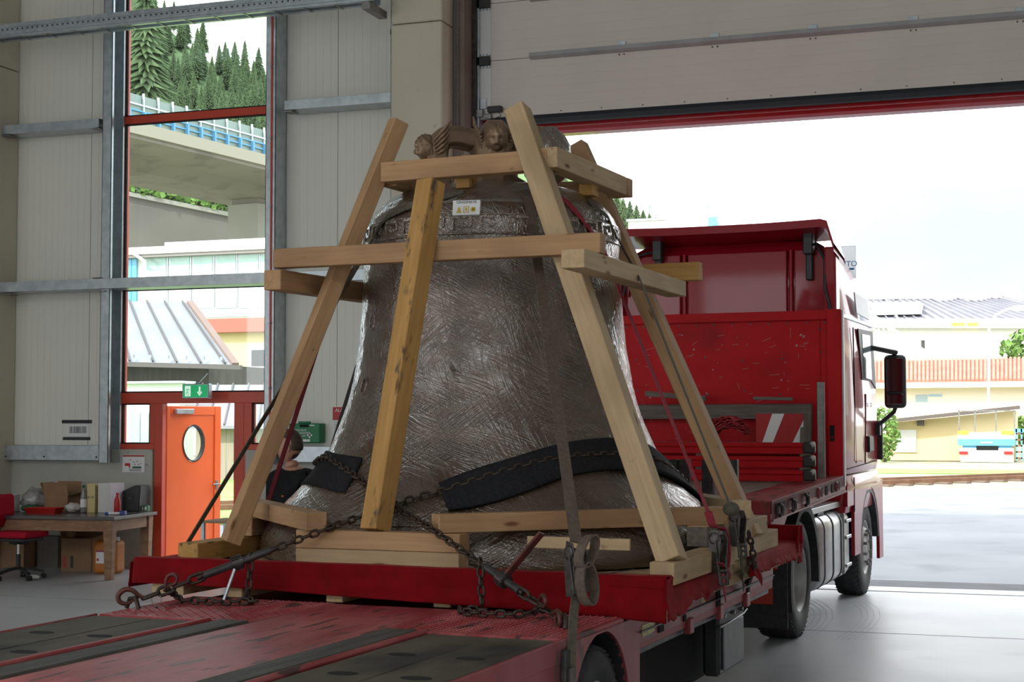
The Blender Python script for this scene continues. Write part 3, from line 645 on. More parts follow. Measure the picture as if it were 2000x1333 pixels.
# rear wall panels and ribs, raised from the body
for x0,x1 in ((CX-1.12,-.70),(-.62,.42),(.5,CX+1.12)):
    kp(MB().box(x0,x1,8.965,9.0,2.5,3.62),'rear_panel',M['cabred'],bev=.012,seg=3)
for x in (-.66,.46): kp(MB().tube([(x,8.985,2.5),(x,8.985,3.62)],.022,8),'rear_rib',M['cabred'],bev=0)
kp(MB().box(SX-.13,SX-.015,8.8,9.02,2.0,3.62),'side_deflector',M['cabred'],bev=.02,seg=2)
kp(MB().box(CX-1.185,CX-1.08,8.8,9.02,2.0,3.62),'side_deflector',M['cabred'],bev=.02,seg=2)
# roof spoiler: an arched plate on black brackets
m=MB()
def sp(u,v,d):
    x=CX-1.16+2.36*u; e=abs(2*u-1); z=3.825+.03*(e**2)-.25*(max(0,e-.93)/.07)**1.5
    y=8.62+.62*v-.06*(1-e); return (x,y,z-.05*(1-v)*0+d-.10*(v))
NU,NV=36,6
m.grid(lambda u,v:sp(u,v,.03),NU,NV); m.grid(lambda u,v:sp(1-u,v,-.05+.03*v),NU,NV)
m.grid(lambda u,v:sp(u,0,-.05+.08*v),NU,1); m.grid(lambda u,v:sp(u,1,.03-.05*v),NU,1)
s_=kp(m,'roof_spoiler',M['cabred'],bev=0)
for x in (-.92,.66):
    m=MB().box(x-.05,x+.05,8.84,8.97,3.56,3.80); m.box(x-.035,x+.035,8.90,8.965,3.30,3.6); kp(m,'spoiler_bracket',M['black'],bev=.01)
for x in (-.25,.12): part(MB().box(x-.15,x+.15,8.72,8.86,3.775,3.80),'spoiler_recess',M['black'],s_)
kp(MB().tube([(SX-.35,8.95,3.66),(SX-.22,8.9,3.66),(SX-.13,8.84,3.5),(SX-.12,8.8,3.2),(SX-.06,8.8,2.95),(SX-.04,8.82,2.6)],.018,8),'air_hose',M['black'],bev=0)
kp(MB().tube([(CX-.75,8.95,3.66),(CX-.9,8.9,3.62),(CX-1.02,8.88,3.48),(CX-1.05,8.86,3.2)],.016,8),'air_hose',M['black'],bev=0)
# flank details: window, door seams, handle, emblem
def sd(pts,off=0.): return [att(px,py,x=SX+.016) for px,py in pts]
def flank(pts,nm,mt,d=.012,bev=.003,par=None):
    P=[(p.y,p.z) for p in sd(pts)]; return kp(MB().prism(P,lambda a,b,t:(t,a,b),SX+.004,SX+.016+d),nm,mt,par,bev)
wn=flank([(1676,642),(1704,648),(1711,760),(1702,745),(1684,742)],'door_window',M['black'],.002)
flank([(1683,653),(1698,656),(1702,742),(1688,738)],'window_glass',mat('tinted cab glass',(.30,.36,.38),rough=.05,spec=.8,coat=.5),.006,0,wn)
flank([(1669,571),(1694,586),(1698,626),(1673,612)],'upper_side_panel',mat('pale frosted side window',(.55,.60,.63),(.45,.5,.53),sc=30,rough=.35),.002)
flank([(1693,852),(1701,853),(1702,882),(1694,884)],'door_handle',M['black'],.03,.01)
for a,b in (((1666,640),(1672,905)),((1691,770),(1690,905)),((1655,917),(1712,900))):
    p,q=sd([a,b]); kp(MB().beam(p,q,.006,.012,up=(1,0,0)),'door_seam',M['slot'],bev=0)
flank([(1669,797),(1686,797),(1684,902),(1669,902)],'storage_flap',M['cabred'],.004)
c=sd([(1699,792)])[0]; text('TGX',.07,M['steel'],K,facing((c.x+.01,c.y,c.z),(0,1,0),(0,0,1)),'model_badge')
p,q=sd([(1714,822),(1716,898)]); kp(MB().box(SX-.02,SX+.07,p.y-.02,p.y+.03,q.z,p.z),'wind_deflector',M['black'],bev=.01)
# mirrors
mr=kp(MB().box(SX+.12,SX+.36,10.95,11.06,2.02,2.62),'mirror_housing',M['black'],bev=.05,seg=3)
part(MB().box(SX+.145,SX+.335,10.938,10.952,2.2,2.58),'mirror_glass',mat('mirror glass',(.12,.13,.14),rough=.05,metal=.9),mr,.01)
part(MB().box(SX+.15,SX+.33,10.938,10.952,2.06,2.18),'wide_angle_glass',bpy.data.materials['mirror glass'],mr,.01)
m=MB().beam((SX-.1,10.75,2.72),(SX+.26,11.0,2.64),.09,.05); kp(m,'mirror_arm',M['black'],bev=.012)
m=MB().tube([(SX,11.0,1.80),(SX+.08,11.02,1.86),(SX+.22,11.02,1.98),(SX+.24,11.02,2.04)],.024,8); m.box(SX-.02,SX+.07,10.96,11.06,1.72,1.86); kp(m,'mirror_arm',M['black'],bev=0)
# wheel arch fairing round the front wheel
def arch(yc,zc,R,r2,x0,x1,nm,mt,a0=0,a1=math.pi,n=20):
    m=MB()
    P=[(yc+R*math.cos(a0+(a1-a0)*i/n),zc+R*math.sin(a0+(a1-a0)*i/n)) for i in range(n+1)]; Q=[(yc+r2*math.cos(a0+(a1-a0)*i/n),zc+r2*math.sin(a0+(a1-a0)*i/n)) for i in range(n+1)]
    for i in range(n):
        m.add([(x,*p) for x in (x0,x1) for p in (P[i],P[i+1],Q[i+1],Q[i])],[(0,1,2,3),(4,7,6,5),(0,4,5,1),(2,6,7,3)],False)
    m.add([(x,*p) for x in (x0,x1) for p in (P[0],Q[0],P[n],Q[n])],[(0,4,5,1),(2,3,7,6)])
    return kp(m,nm,mt,bev=0)
arch(10.42,.53,.66,.58,CX+.8,SX+.03,'wheel_arch',M['black'],.1,math.pi*.97)
P=[(9.02,1.34),(11.3,1.34),(11.33,.95),(11.33,.35),(11.1,.3)]+[(10.42+.64*math.cos(t),.53+.64*math.sin(t)) for t in [math.pi*i/16 for i in range(0,17)]]+[(9.75,.55),(9.6,.42),(9.55,.6),(9.42,.95),(9.02,1.02)]
m=MB()          # fender skin in strips
def skin_b(y):
    if y<9.42: return 1.02
    if y<9.78: return .50
    if y<11.06: return .53+math.sqrt(max(0,.64**2-(y-10.42)**2))
    return .34
ys=[9.02,9.419,9.421,9.6,9.779,9.781]+[10.42-.64*math.cos(math.pi*i/18) for i in range(1,18)]+[11.059,11.061,11.33]
for a,b in zip(ys,ys[1:]):
    m.add([(x,y,z) for x in (SX+.0,SX+.035) for y,z in ((a,skin_b(a+1e-4)),(b,skin_b(b-1e-4)),(b,1.22),(a,1.22))],[(0,1,2,3),(4,7,6,5),(0,4,5,1),(3,2,6,7),(0,3,7,4),(1,5,6,2)])
kp(m,'front_fender',M['cabred'],bev=0)
for y in (9.42,): kp(MB().box(SX+.03,SX+.04,y-.006,y+.006,.95,1.3),'fender_seam',M['slot'],bev=0)
for s in (1,-1):
    wheel(K,(CX+s*1.04,10.42,.51),.51,.30,s,deep=False)
    wheel(K,(CX+s*1.03,6.86,.515),.515,.34,s,deep=True,rimR=.29,dish=.22)
    arch(6.86,.52,.64,.575,*sorted((CX+s*.80,CX+s*1.24)),'rear_mudguard',M['blackrub'],-.15,math.pi*1.12)
# mudflap behind the drive wheels with reflective board and lettering
mf=kp(MB().box(.1,CX+1.22,6.17,6.20,.16,.78),'mudflap',M['blackrub'],bev=.004)
part(MB().box(.1,.86,6.155,6.17,.36,.50),'reflective_board',mat('red reflective board',(.40,.04,.02),rough=.5),mf,.002)
m=MB()
for x in (.42,): m.add([(x,6.153,.36),(x+.2,6.153,.36),(x+.08,6.153,.50),(x-.12,6.153,.50)],[(0,1,2,3)])
part(m,'reflective_stripe',mat('yellow reflective stripe',(.45,.30,.03),rough=.5),mf)
text('MAN',.15,mat('moulded lettering',(.05,.05,.05),rough=.6),mf,facing((.5,6.165,.62),(1,0,0),(0,0,1)),'lettering')
kp(MB().box(CX-.45,CX+.45,5.9,11.0,.55,.95),'chassis_frame',M['darksteel'])
kp(MB().box(CX-.5,CX+.5,6.3,7.5,.95,1.2),'fifth_wheel',M['darksteel'])
kp(MB().box(CX+.5,CX+1.16,7.55,9.5,1.02,1.075),'catwalk',mat('tread aluminium',(.35,.35,.35),(.45,.45,.45),sc=40,rough=.4,metal=.7),bev=.004)
# tail lamps beside the wheel
for z in (.86,.66):
    t_=kp(MB().box(SX-.12,SX-.03,5.98,6.06,z,z+.13),'tail_lamp',mat('red lamp lens',(.35,.01,.015),rough=.2) if z>.8 else bpy.data.materials['red lamp lens'],bev=.01)
# aluminium fuel tank with straps, filler and side ladder
ty0,ty1=7.62,9.28
def tank(y0,y1,g=0):
    x0,x1,z0,z1=CX+.42-g,SX+.0+g,.30-g,1.0+g; r=.14+g; P=[]
    for cx_,cz_,a0 in ((x1-r,z1-r,0),(x0+r,z1-r,90),(x0+r,z0+r,180),(x1-r,z0+r,270)):
        P+=[(cx_+r*math.cos(math.radians(a0+90*i/6)),cz_+r*math.sin(math.radians(a0+90*i/6))) for i in range(7)]
    return MB().prism(P,lambda a,b,d:(a,d,b),y0,y1,True)
ft=kp(tank(ty0,ty1),'fuel_tank',M['alu'],bev=.012)
for y in (7.92,8.36,8.80): part(tank(y,y+.05,.008),'tank_strap',M['black'],ft,.003)
part(MB().cyl((CX+1.05,7.82,.98),(CX+1.09,7.8,1.08),.07,n=16),'filler_cap',M['black'],ft)
part(MB().box(CX+.95,CX+1.14,7.95,8.25,.99,1.06),'strap_bracket',M['black'],ft,.006)
for z in (.86,.70,.42): part(MB().box(SX+.0,SX+.03,8.98,9.26,z,z+.035),'step',M['alu'],ft,.006)
part(MB().box(SX-.02,SX+.012,8.94,8.98,.36,.96),'step_side',M['alu'],ft,.006)
# sign on the cab front, lettered to be read from the road
sg=kp(MB().box(CX+.1,CX+1.12,10.42,10.44,3.44,3.80),'roof_sign',mat('milky sign acrylic',(.9,.92,.93),rough=.2,trans=.5),bev=.004)
text('OTLAT',.085,mat('blue sign lettering',(.08,.35,.75),rough=.5),sg,facing((CX+1.0,10.41,3.60),(1,0,0),(0,0,1))@Matrix.Scale(-1,4,(1,0,0)),'sign_lettering')
part(MB().box(CX+1.03,CX+1.1,10.405,10.412,3.535,3.555),'sign_underline',bpy.data.materials['blue sign lettering'],sg)
# ------------------------------------------------------------------ loads on the gooseneck
frame(TRAILER)
M['oldwood']=mat('grey weathered timber',(.12,.10,.085),(.18,.15,.125),sc=6,stretch=(.5,6,6),rough=.8,bump=.3,bsc=12,rnd=9)
y=6.30
for k in range(3):
    z0=GN(6.3)+.01+k*.115
    b=thing('drop_side_board','%s red drop-side board of the stack lying across the gooseneck'%('lowest','middle','topmost')[k],'board',(.3,y,z0),'stacked drop-side boards')
    m=MB().prism([(y-.02,z0),(y+.02,z0),(y+.02,z0+.095),(y-.02,z0+.095),(y-.02,z0+.06),(y-.008,z0+.055),(y-.008,z0+.03),(y-.02,z0+.025)],lambda a,c,d:(d,a,c),-.95,1.10)
    part(m,'rail',M['bulk'],b,.004)
    part(MB().box(1.10,1.20,y-.035,y+.035,z0+.005,z0+.105),'end_cap',mat('chipped end cap %d'%k,(.03,.028,.027),(.5,.48,.46),sc=9,rough=.6,lo=.52,hi=.58),b,.012)
for i,px in enumerate((1314,1338,1383,1431)):
    p=att(px,953,y=4.72+.02*i); z0=GN(4.72)
    m=MB().box(p.x-.042,p.x-.036,p.y-.03,p.y+.03,z0,z0+.27); m.box(p.x+.036,p.x+.042,p.y-.03,p.y+.03,z0,z0+.27); m.box(p.x-.042,p.x+.042,p.y-.03,p.y-.024,z0,z0+.27)
    single(m,'steel_stake',M['darksteel'],('short dark steel stake behind the red strap','short steel stake half hidden behind the red strap','short steel stake between the two slanting straps','short dark steel stake clear of the timber, nearest the stacked boards')[i],'stake','stakes in the gooseneck',bevel=.003)
p=att(1601,930,x=1.15); z0=GN(6.95)
m=MB().box(1.10,1.106,6.92,6.98,z0,2.22); m.box(1.154,1.16,6.92,6.98,z0,2.22); m.box(1.10,1.16,6.92,6.926,z0,2.22)
single(m,'steel_stake',M['steel'],'tall upright steel stake against the red headboard','stake',bevel=.003)
pf=thing('wooden_frame','grey weathered wooden frame leaning against the red headboard','wooden frame',(.2,7.1,1.4))
zb=GN(7.1); lean=Vector((0,.10,.60))
def P_(x,t): return Vector((x,7.12,zb))+lean*t
bar(P_(-.75,.97),P_(1.0,.97),.06,.13,M['oldwood'],'top_rail',up=(0,-.16,1),parent=pf); bar(P_(-.75,.42),P_(1.0,.42),.06,.10,M['oldwood'],'mid_rail',up=(0,-.16,1),parent=pf)
for x in (-.70,.0,.95): bar(P_(x,0),P_(x,1.0),.10,.05,M['oldwood'],'upright',up=(0,1,0),parent=pf)
bar((-.5,7.05,zb+.75),(.05,7.12,zb+.70),.09,.05,M['oldwood'],'loose_plank',label='dark offcut plank lying on the wooden frame',cat='plank')
bar((.5,7.08,zb+.70),(.85,7.12,zb+.69),.05,.03,M['oldwood'],'loose_plank',label='short dark batten on top of the wooden frame',cat='plank')
wb=single(MB().box(.50,.93,7.17,7.18,zb+.2,zb+.56),'warning_board',mat('red warning board',(.42,.02,.02),rough=.5),'red and white diagonally striped warning board behind the wooden frame','board')
m=MB()
for x in (.52,.78): m.add([(x,7.168,zb+.2),(x+.09,7.168,zb+.2),(x+.24 if x<.6 else .93,7.168,zb+.56 if x<.6 else zb+.36),(x+.13 if x<.6 else .93,7.168,zb+.56 if x<.6 else zb+.5)],[(0,1,2,3)])
part(m,'white_stripe',M['white'],wb)
M['tarp']=mat('red tarpaulin',(.40,.03,.04),(.30,.02,.03),sc=7,rough=.35,bump=.3,bsc=14,coat=.2)
m=MB(); r_=random.Random(5)
for k in range(6):
    w=.30-.02*k; z=zb+.39+k*.022; m.grid(lambda u,v:( .42+w*(2*u-1)*.5+.03*math.sin(7*v+k), 6.52+.2*(v-.5), z+.06*(1-(2*u-1)**2)*(1-.5*k/6)+.008*math.sin(20*u+5*v+k)),12,5)
single(m,'folded_tarpaulin',M['tarp'],'crumpled red tarpaulin folded on top of the stacked boards','tarpaulin',solid=.008)
# ================================================================== bell, platform, timber cage
frame(TRAILER)
from mathutils import noise as mnoise
BC=(-.165,2.6)
BP=[(1.40,1.05),(1.465,1.06),(1.47,1.13),(1.435,1.23),(1.34,1.35),(1.24,1.45),(1.125,1.58),(1.035,1.73),(.965,1.9),(.915,2.05),(.885,2.2),(.86,2.38),(.84,2.6),(.83,2.8),(.825,3.0),(.815,3.1),(.785,3.18),(.72,3.26),(.62,3.325),(.48,3.365),(.3,3.385),(.02,3.39)]
def crom(P,n):
    out=[]
    for i in range(len(P)-1):
        p0,p1,p2,p3=P[max(i-1,0)],P[i],P[i+1],P[min(i+2,len(P)-1)]
        for k in range(n):
            t=k/n; out.append(tuple(.5*((2*b)+(c-a)*t+(2*a-5*b+4*c-d)*t*t+(3*b-a-3*c+d)*t**3) for a,b,c,d in zip(p0,p1,p2,p3)))
    return out+[P[-1]]
BPR=crom(BP,5)
def bell_r(z):
    if z<=BPR[0][1]: return BPR[0][0]
    for (r0,z0),(r1,z1) in zip(BPR,BPR[1:]):
        if z0<=z<=z1 and z1>z0: return r0+(r1-r0)*(z-z0)/(z1-z0)
    return 0.
def bell_pt(th,z,off=0.):
    r=bell_r(z)+off; return Vector((BC[0]+r*math.cos(th),BC[1]+r*math.sin(th),z))
def on_bell(px,py,off=0.):
    c=TRI@Vector((0,0,CAMH)); d=TRI.to_3x3()@(_r*((px-1000)/FPX)-_u*((py-666.5)/FPX)+_f)
    best=None; s=7.
    while s<12.5:
        p=c+d*s; q=math.hypot(p.x-BC[0],p.y-BC[1])-(bell_r(p.z)+off)
        if best is None or q<best[0]: best=(q,p)
        if q<=0: return p
        s+=.004
    p=best[1]; th=math.atan2(p.y-BC[1],p.x-BC[0]); return bell_pt(th,p.z,off)
def film_mat(name,base,base2,metal,rough,strength,uv=True):
    """bronze under stretch film: sparse sharp creases running in several directions on a glossy clear coat"""
    m=bpy.data.materials.new(name); m.use_nodes=True; n=m.node_tree.nodes; l=m.node_tree.links; b=n['Principled BSDF']
    tc_=n.new('ShaderNodeTexCoord'); src=tc_.outputs['UV' if uv else 'Object']
    def nz_(scale,sc,rot,det=2.,dist=0.,off=0.):
        mp0=n.new('ShaderNodeMapping'); mp0.inputs['Rotation'].default_value=(0,0,rot) if uv else (rot,.4,rot); mp0.inputs['Location'].default_value=(off,off,off); l.new(src,mp0.inputs[0])
        mp=n.new('ShaderNodeMapping'); mp.inputs['Scale'].default_value=sc; l.new(mp0.outputs[0],mp.inputs[0])
        z=n.new('ShaderNodeTexNoise'); z.inputs['Scale'].default_value=scale; z.inputs['Detail'].default_value=det; z.inputs['Distortion'].default_value=dist
        l.new(mp.outputs[0],z.inputs['Vector']); return z.outputs['Fac']
    def mth(op,a,b_=None,c_=None):
        q=n.new('ShaderNodeMath'); q.operation=op
        for i_,v in enumerate((a,b_,c_)):
            if v is None: continue
            if isinstance(v,(int,float)): q.inputs[i_].default_value=v
            else: l.new(v,q.inputs[i_])
        return q.outputs[0]
    def crease(f,p): return mth('POWER',mth('SUBTRACT',1.,mth('ABSOLUTE',mth('MULTIPLY_ADD',f,3.2,-1.6))),p)
    def gate(f,a,b_):
        r=n.new('ShaderNodeMapRange'); r.inputs[1].default_value=a; r.inputs[2].default_value=b_; l.new(f,r.inputs[0]); return r.outputs[0]
    big1=gate(nz_(2.4,(1,1.4,1),.3,2,.5),.42,.6); big2=gate(nz_(2.0,(1,1.6,1),-.2,2,.5,7.),.40,.58)
    h=mth('MULTIPLY',crease(nz_(5.,(1,9,1),.42,2,.35),5.),big1)
    h=mth('MULTIPLY_ADD',mth('MULTIPLY',crease(nz_(7.,(1,8,1),-.75,2,.5,3.),5.),big2),.8,h)
    h=mth('MULTIPLY_ADD',crease(nz_(4.,(1,5,1),1.2,3,.8,5.),6.),.55,h)
    h=mth('MULTIPLY_ADD',crease(nz_(15.,(1,6,1),.15,2,.4,9.),4.),.12,h)
    h=mth('MULTIPLY_ADD',nz_(2.5,(1,2,1),.4,2,.6,2.),.8,h)
    bp=n.new('ShaderNodeBump'); bp.inputs['Strength'].default_value=strength; bp.inputs['Distance'].default_value=.0085; l.new(h,bp.inputs['Height'])
    bp2=n.new('ShaderNodeBump'); bp2.inputs['Strength'].default_value=strength*.3; bp2.inputs['Distance'].default_value=.006; l.new(h,bp2.inputs['Height'])
    mm=n.new('ShaderNodeMixRGB'); mm.inputs[1].default_value=(*base,1); mm.inputs[2].default_value=(*base2,1); l.new(gate(nz_(3.,(1,1.5,1),.2,5,.6,4.),.42,.66),mm.inputs[0]); l.new(mm.outputs[0],b.inputs['Base Color'])
    b.inputs['Metallic'].default_value=metal; b.inputs['Roughness'].default_value=rough; b.inputs['Coat Weight'].default_value=1.; b.inputs['Coat Roughness'].default_value=.05; b.inputs['Coat IOR'].default_value=2.0; b.inputs['Coat Tint'].default_value=(1,.95,.9,1)
    l.new(bp2.outputs[0],b.inputs['Normal']); l.new(bp.outputs[0],b.inputs['Coat Normal']); return m
M['film']=film_mat('stretch film over bronze',(.068,.041,.024),(.115,.076,.05),.3,.34,.52); M['film_obj']=film_mat('stretch film on fittings',(.11,.078,.055),(.17,.13,.10),.3,.3,1.0,False)
M['bronze']=mat('dark cast bronze',(.30,.20,.125),(.20,.13,.08),sc=9,rough=.5,metal=.5,bump=.12,bsc=20)
bell=thing('church_bell','huge bronze church bell wrapped in clear stretch film on the trailer','bell',(BC[0],BC[1],1.05))
m=MB(); NA=168; rows=[]
for i in range(NA):
    a=2*math.pi*i/NA
    for r,z in BPR:
        p=Vector((math.cos(a)*r,math.sin(a)*r,z)); w=mnoise.noise(Vector((p.x*5,p.y*5,p.z*7)))*.006+mnoise.noise(Vector((p.x*14,p.y*14,p.z*26)))*.003
        r2=r+(w if r>.1 else 0); m.v.append((BC[0]+r2*math.cos(a),BC[1]+r2*math.sin(a),z))
K_=len(BPR)
for i in range(NA):
    for j in range(K_-1): m.f.append((i*K_+j,((i+1)%NA)*K_+j,((i+1)%NA)*K_+j+1,i*K_+j+1)); m.sm.append(True)
bb_=part(m,'bell_body',M['film'],bell)
uvl=bb_.data.uv_layers.new(name='wrap'); fi=0
for i in range(NA):
    for j in range(K_-1):
        for c,(di,dj) in enumerate(((0,0),(1,0),(1,1),(0,1))): uvl.data[fi*4+c].uv=((i+di)/NA*5.4,BPR[j+dj][1]-(.6 if BPR[j+dj][1]>3.2 else 0)*0+(.9-BPR[j+dj][0] if BPR[j+dj][1]>3.2 else 0))
        fi+=1
for z,r in ((3.115,.008),(3.0,.008),(2.9,.01),(1.3,.01)):
    part(MB().tube([bell_pt(2*math.pi*i/72,z,.002) for i in range(72)],r,6,closed=True),'moulding_ring',M['film_obj'],bell)
m=MB()                             # meander frieze below the shoulder
n_=30; un=2*math.pi/n_; G=[(0,0),(0,1),(.72,1),(.72,.32),(.36,.32),(.36,.62)]
for k in range(n_):
    for (a0,h0),(a1,h1) in zip(G+[(1,0)][:0],G[1:]):
        p=bell_pt((k+a0*.9)*un,3.02+.08*h0,.004); q=bell_pt((k+a1*.9)*un,3.02+.08*h1,.004); nn=Vector((p.x-BC[0],p.y-BC[1],0)).normalized()
        m.beam(p,q,.016,.014,up=nn)
part(m,'meander_frieze',M['film_obj'],bell)
for z in (2.5,2.1):              # worn relief lettering on the flank
    for th,rr in ((4.05,.05),):
        p0=bell_pt(th,z); e1=Vector((-math.sin(th),math.cos(th),0)); m_=MB().tube([bell_pt(th+ (rr*math.cos(t)*.7)/bell_r(z),z+rr*math.sin(t),.004) for t in [2*math.pi*i/16 for i in range(16)]],.007,5,closed=True)
        part(m_,'relief_ornament',M['film_obj'],bell)
# maker's plate
def plate(px,py,w,h):
    p=on_bell(px,py,.006); th=math.atan2(p.y-BC[1],p.x-BC[0]); n0=Vector((math.cos(th),math.sin(th),.25)).normalized(); r_0=Vector((-math.sin(th),math.cos(th),0)); u_0=n0.cross(r_0)
    return p,r_0,u_0,n0
p,r0,u0,n0=plate(912,408,.16,.095); p=p+n0*.014
pm=facing(p,r0,u0)
def local_box(m4,x0,x1,y0_,y1_,z0,z1):
    b=MB().box(x0,x1,y0_,y1_,z0,z1); b.v=[tuple(m4@Vector(q)) for q in b.v]; return b
pl=part(local_box(pm,-.083,.083,-.047,.047,-.03,.006),'maker_plate',M['white'],bell,.001)
M['ink']=mat('black ink',(.01,.01,.01),rough=.6); M['goldink']=mat('gold ink',(.62,.45,.06),rough=.5)
text('GRASSMAYR',.0225,M['ink'],pl,pm@Matrix.Translation((0,.033,.0065)),'plate_lettering')
b=MB().prism([(-.06,-.034),(-.026,-.034),(-.033,-.022),(-.036,-.002),(-.043,.004),(-.05,-.002),(-.053,-.022)],lambda a,c,d:pm@Vector((a,c,d)),.006,.0075); part(b,'bell_emblem',M['goldink'],pl)
b=MB()
for a0,a1,c0,c1 in ((-.017,-.013,-.034,.008),(.013,.017,-.034,.008),(-.017,.017,-.034,-.03),(-.017,.017,.004,.008),(-.006,.006,-.022,-.002)): b.box(a0,a1,c0,c1,.006,.0075)
b.v=[tuple(pm@Vector(q)) for q in b.v]; part(b,'figure_emblem',M['goldink'],pl)
b=MB().prism([(.043+.016*math.cos(2*math.pi*i/20),-.013+.016*math.sin(2*math.pi*i/20)) for i in range(20)],lambda a,c,d:pm@Vector((a,c,d)),.006,.0072); part(b,'round_emblem',M['goldink'],pl)
b=MB(); b.beam((.035,-.021,.0078),(.051,-.005,.0078),.003,.001); b.beam((.035,-.005,.0078),(.051,-.021,.0078),.003,.001); b.v=[tuple(pm@Vector(q)) for q in b.v]; part(b,'round_emblem_cross',M['ink'],pl)
# crown of four canons with cherub heads
c_=TRI@Vector((0,0,CAMH)); AZ=math.atan2(c_.y-BC[1],c_.x-BC[0])
part(MB().lathe([(.24,3.37),(.24,3.42),(.17,3.46),(.15,3.6),(.17,3.70),(.10,3.73),(.001,3.735)],BC,24),'crown_hub',M['bronze'],bell)
def cherub(th,rad,z,tilt=0):
    o=Vector((BC[0]+math.cos(th)*rad,BC[1]+math.sin(th)*rad,z)); F=Vector((math.cos(th),math.sin(th),-.25)).normalized(); R_=Vector((-math.sin(th),math.cos(th),0)); U_=F.cross(R_)
    if U_.z<0: U_=-U_
    def fn(d):
        return 1+.10*math.exp(-((d.x-.95)**2*6+(d.y)**2*30+(d.z+.05)**2*25))*1.0
    q=MB(); nu,nv=40,30
    for j in range(nv+1):
        t=math.pi*j/nv
        for i in range(nu):
            ph=2*math.pi*i/nu; d=Vector((math.sin(t)*math.cos(ph),math.sin(t)*math.sin(ph),math.cos(t)))
            k=1.0
            if d.x>0:
                k+=.34*math.exp(-(d.y**2*60+(d.z+.08)**2*22))           # nose
                k-=.20*math.exp(-((abs(d.y)-.30)**2*70+(d.z-.10)**2*70)) # eye sockets
                k+=.10*math.exp(-((abs(d.y)-.38)**2*25+(d.z+.30)**2*25)) # cheeks
                k-=.14*math.exp(-(d.y**2*22+(d.z+.44)**2*160))           # mouth
                k+=.12*math.exp(-(d.y**2*22+(d.z+.66)**2*50))            # chin
            if d.z>.30 or d.x<.25: k+=.13+.09*math.sin(9*ph+3*t)*math.sin(9*t)
            q.v.append(tuple(o+(F*d.x*.07+R_*d.y*.062+U_*d.z*.08)*k))
    for j in range(nv):
        for i in range(nu): q.f.append((j*nu+i,(j+1)*nu+i,(j+1)*nu+(i+1)%nu,j*nu+(i+1)%nu)); q.sm.append(True)
    return q,o,F,R_,U_
arms=((AZ+.06,.38,0),(AZ-1.30,.37,0),(AZ+1.32,.38,1),(AZ+math.pi-.2,.38,0))
for th,rad,wrapped in arms:
    D=lambda r,z:(BC[0]+r*math.cos(th),BC[1]+r*math.sin(th),z)
    path=crom([(.08,3.69),(.2,3.70),(.32,3.715),(.42,3.695),(.465,3.63),(.47,3.52),(.45,3.43),(.42,3.36)],4)
    pts=[D(r*rad/.47,z) for r,z in path]; ups=[]
    for i in range(len(pts)):
        t=(Vector(pts[min(i+1,len(pts)-1)])-Vector(pts[max(i-1,0)])).normalized(); sdv=Vector((-math.sin(th),math.cos(th),0)); ups.append(tuple(sdv.cross(t)*-1))
    w=.085; ca=part(MB().sweep(pts,[(-w,-.045),(-w+.03,-.065),(w-.03,-.065),(w,-.045),(w,.03),(w-.04,.072),(-w+.04,.072),(-w,.03)],ups),'canon',M['bronze'],bell,.004)
    if wrapped:
        o=Vector(D(.36,3.58))
        def crump(d): return 1+.10*mnoise.noise(d*4)+.05*mnoise.noise(d*13)
        part(MB().ball(o,(.16,.16,.20),40,28,crump),'film_cap',M['film_obj'],bell)
        continue
    q,o,F,R_,U_=cherub(th,rad+.065,3.632); h_=part(q,'cherub_head',M['bronze'],ca)
    for s in (-1,1):
        wg=MB()
        for k in range(5):
            a=o-F*.03+R_*s*(.07+.006*k)+U_*(-.06+.022*k); e=a+R_*s*(.02+.006*k)-F*(.08+.014*k)+U_*(.03+.018*k)
            wg.tube([a,(a+e)/2+R_*s*.015,e],[.012,.014,.004],6)
        part(wg,'cherub_wing',M['bronze'],ca)
    cl=MB().tube([o+R_*s_*.0+R_*math.cos(t)*.07-U_*(.02-.0)+U_*math.sin(t)*.085-F*.01 for t in [math.pi+math.pi*i/12 for i in range(13)] for s_ in (1,)],.010,6); part(cl,'cherub_collar',M['bronze'],ca)
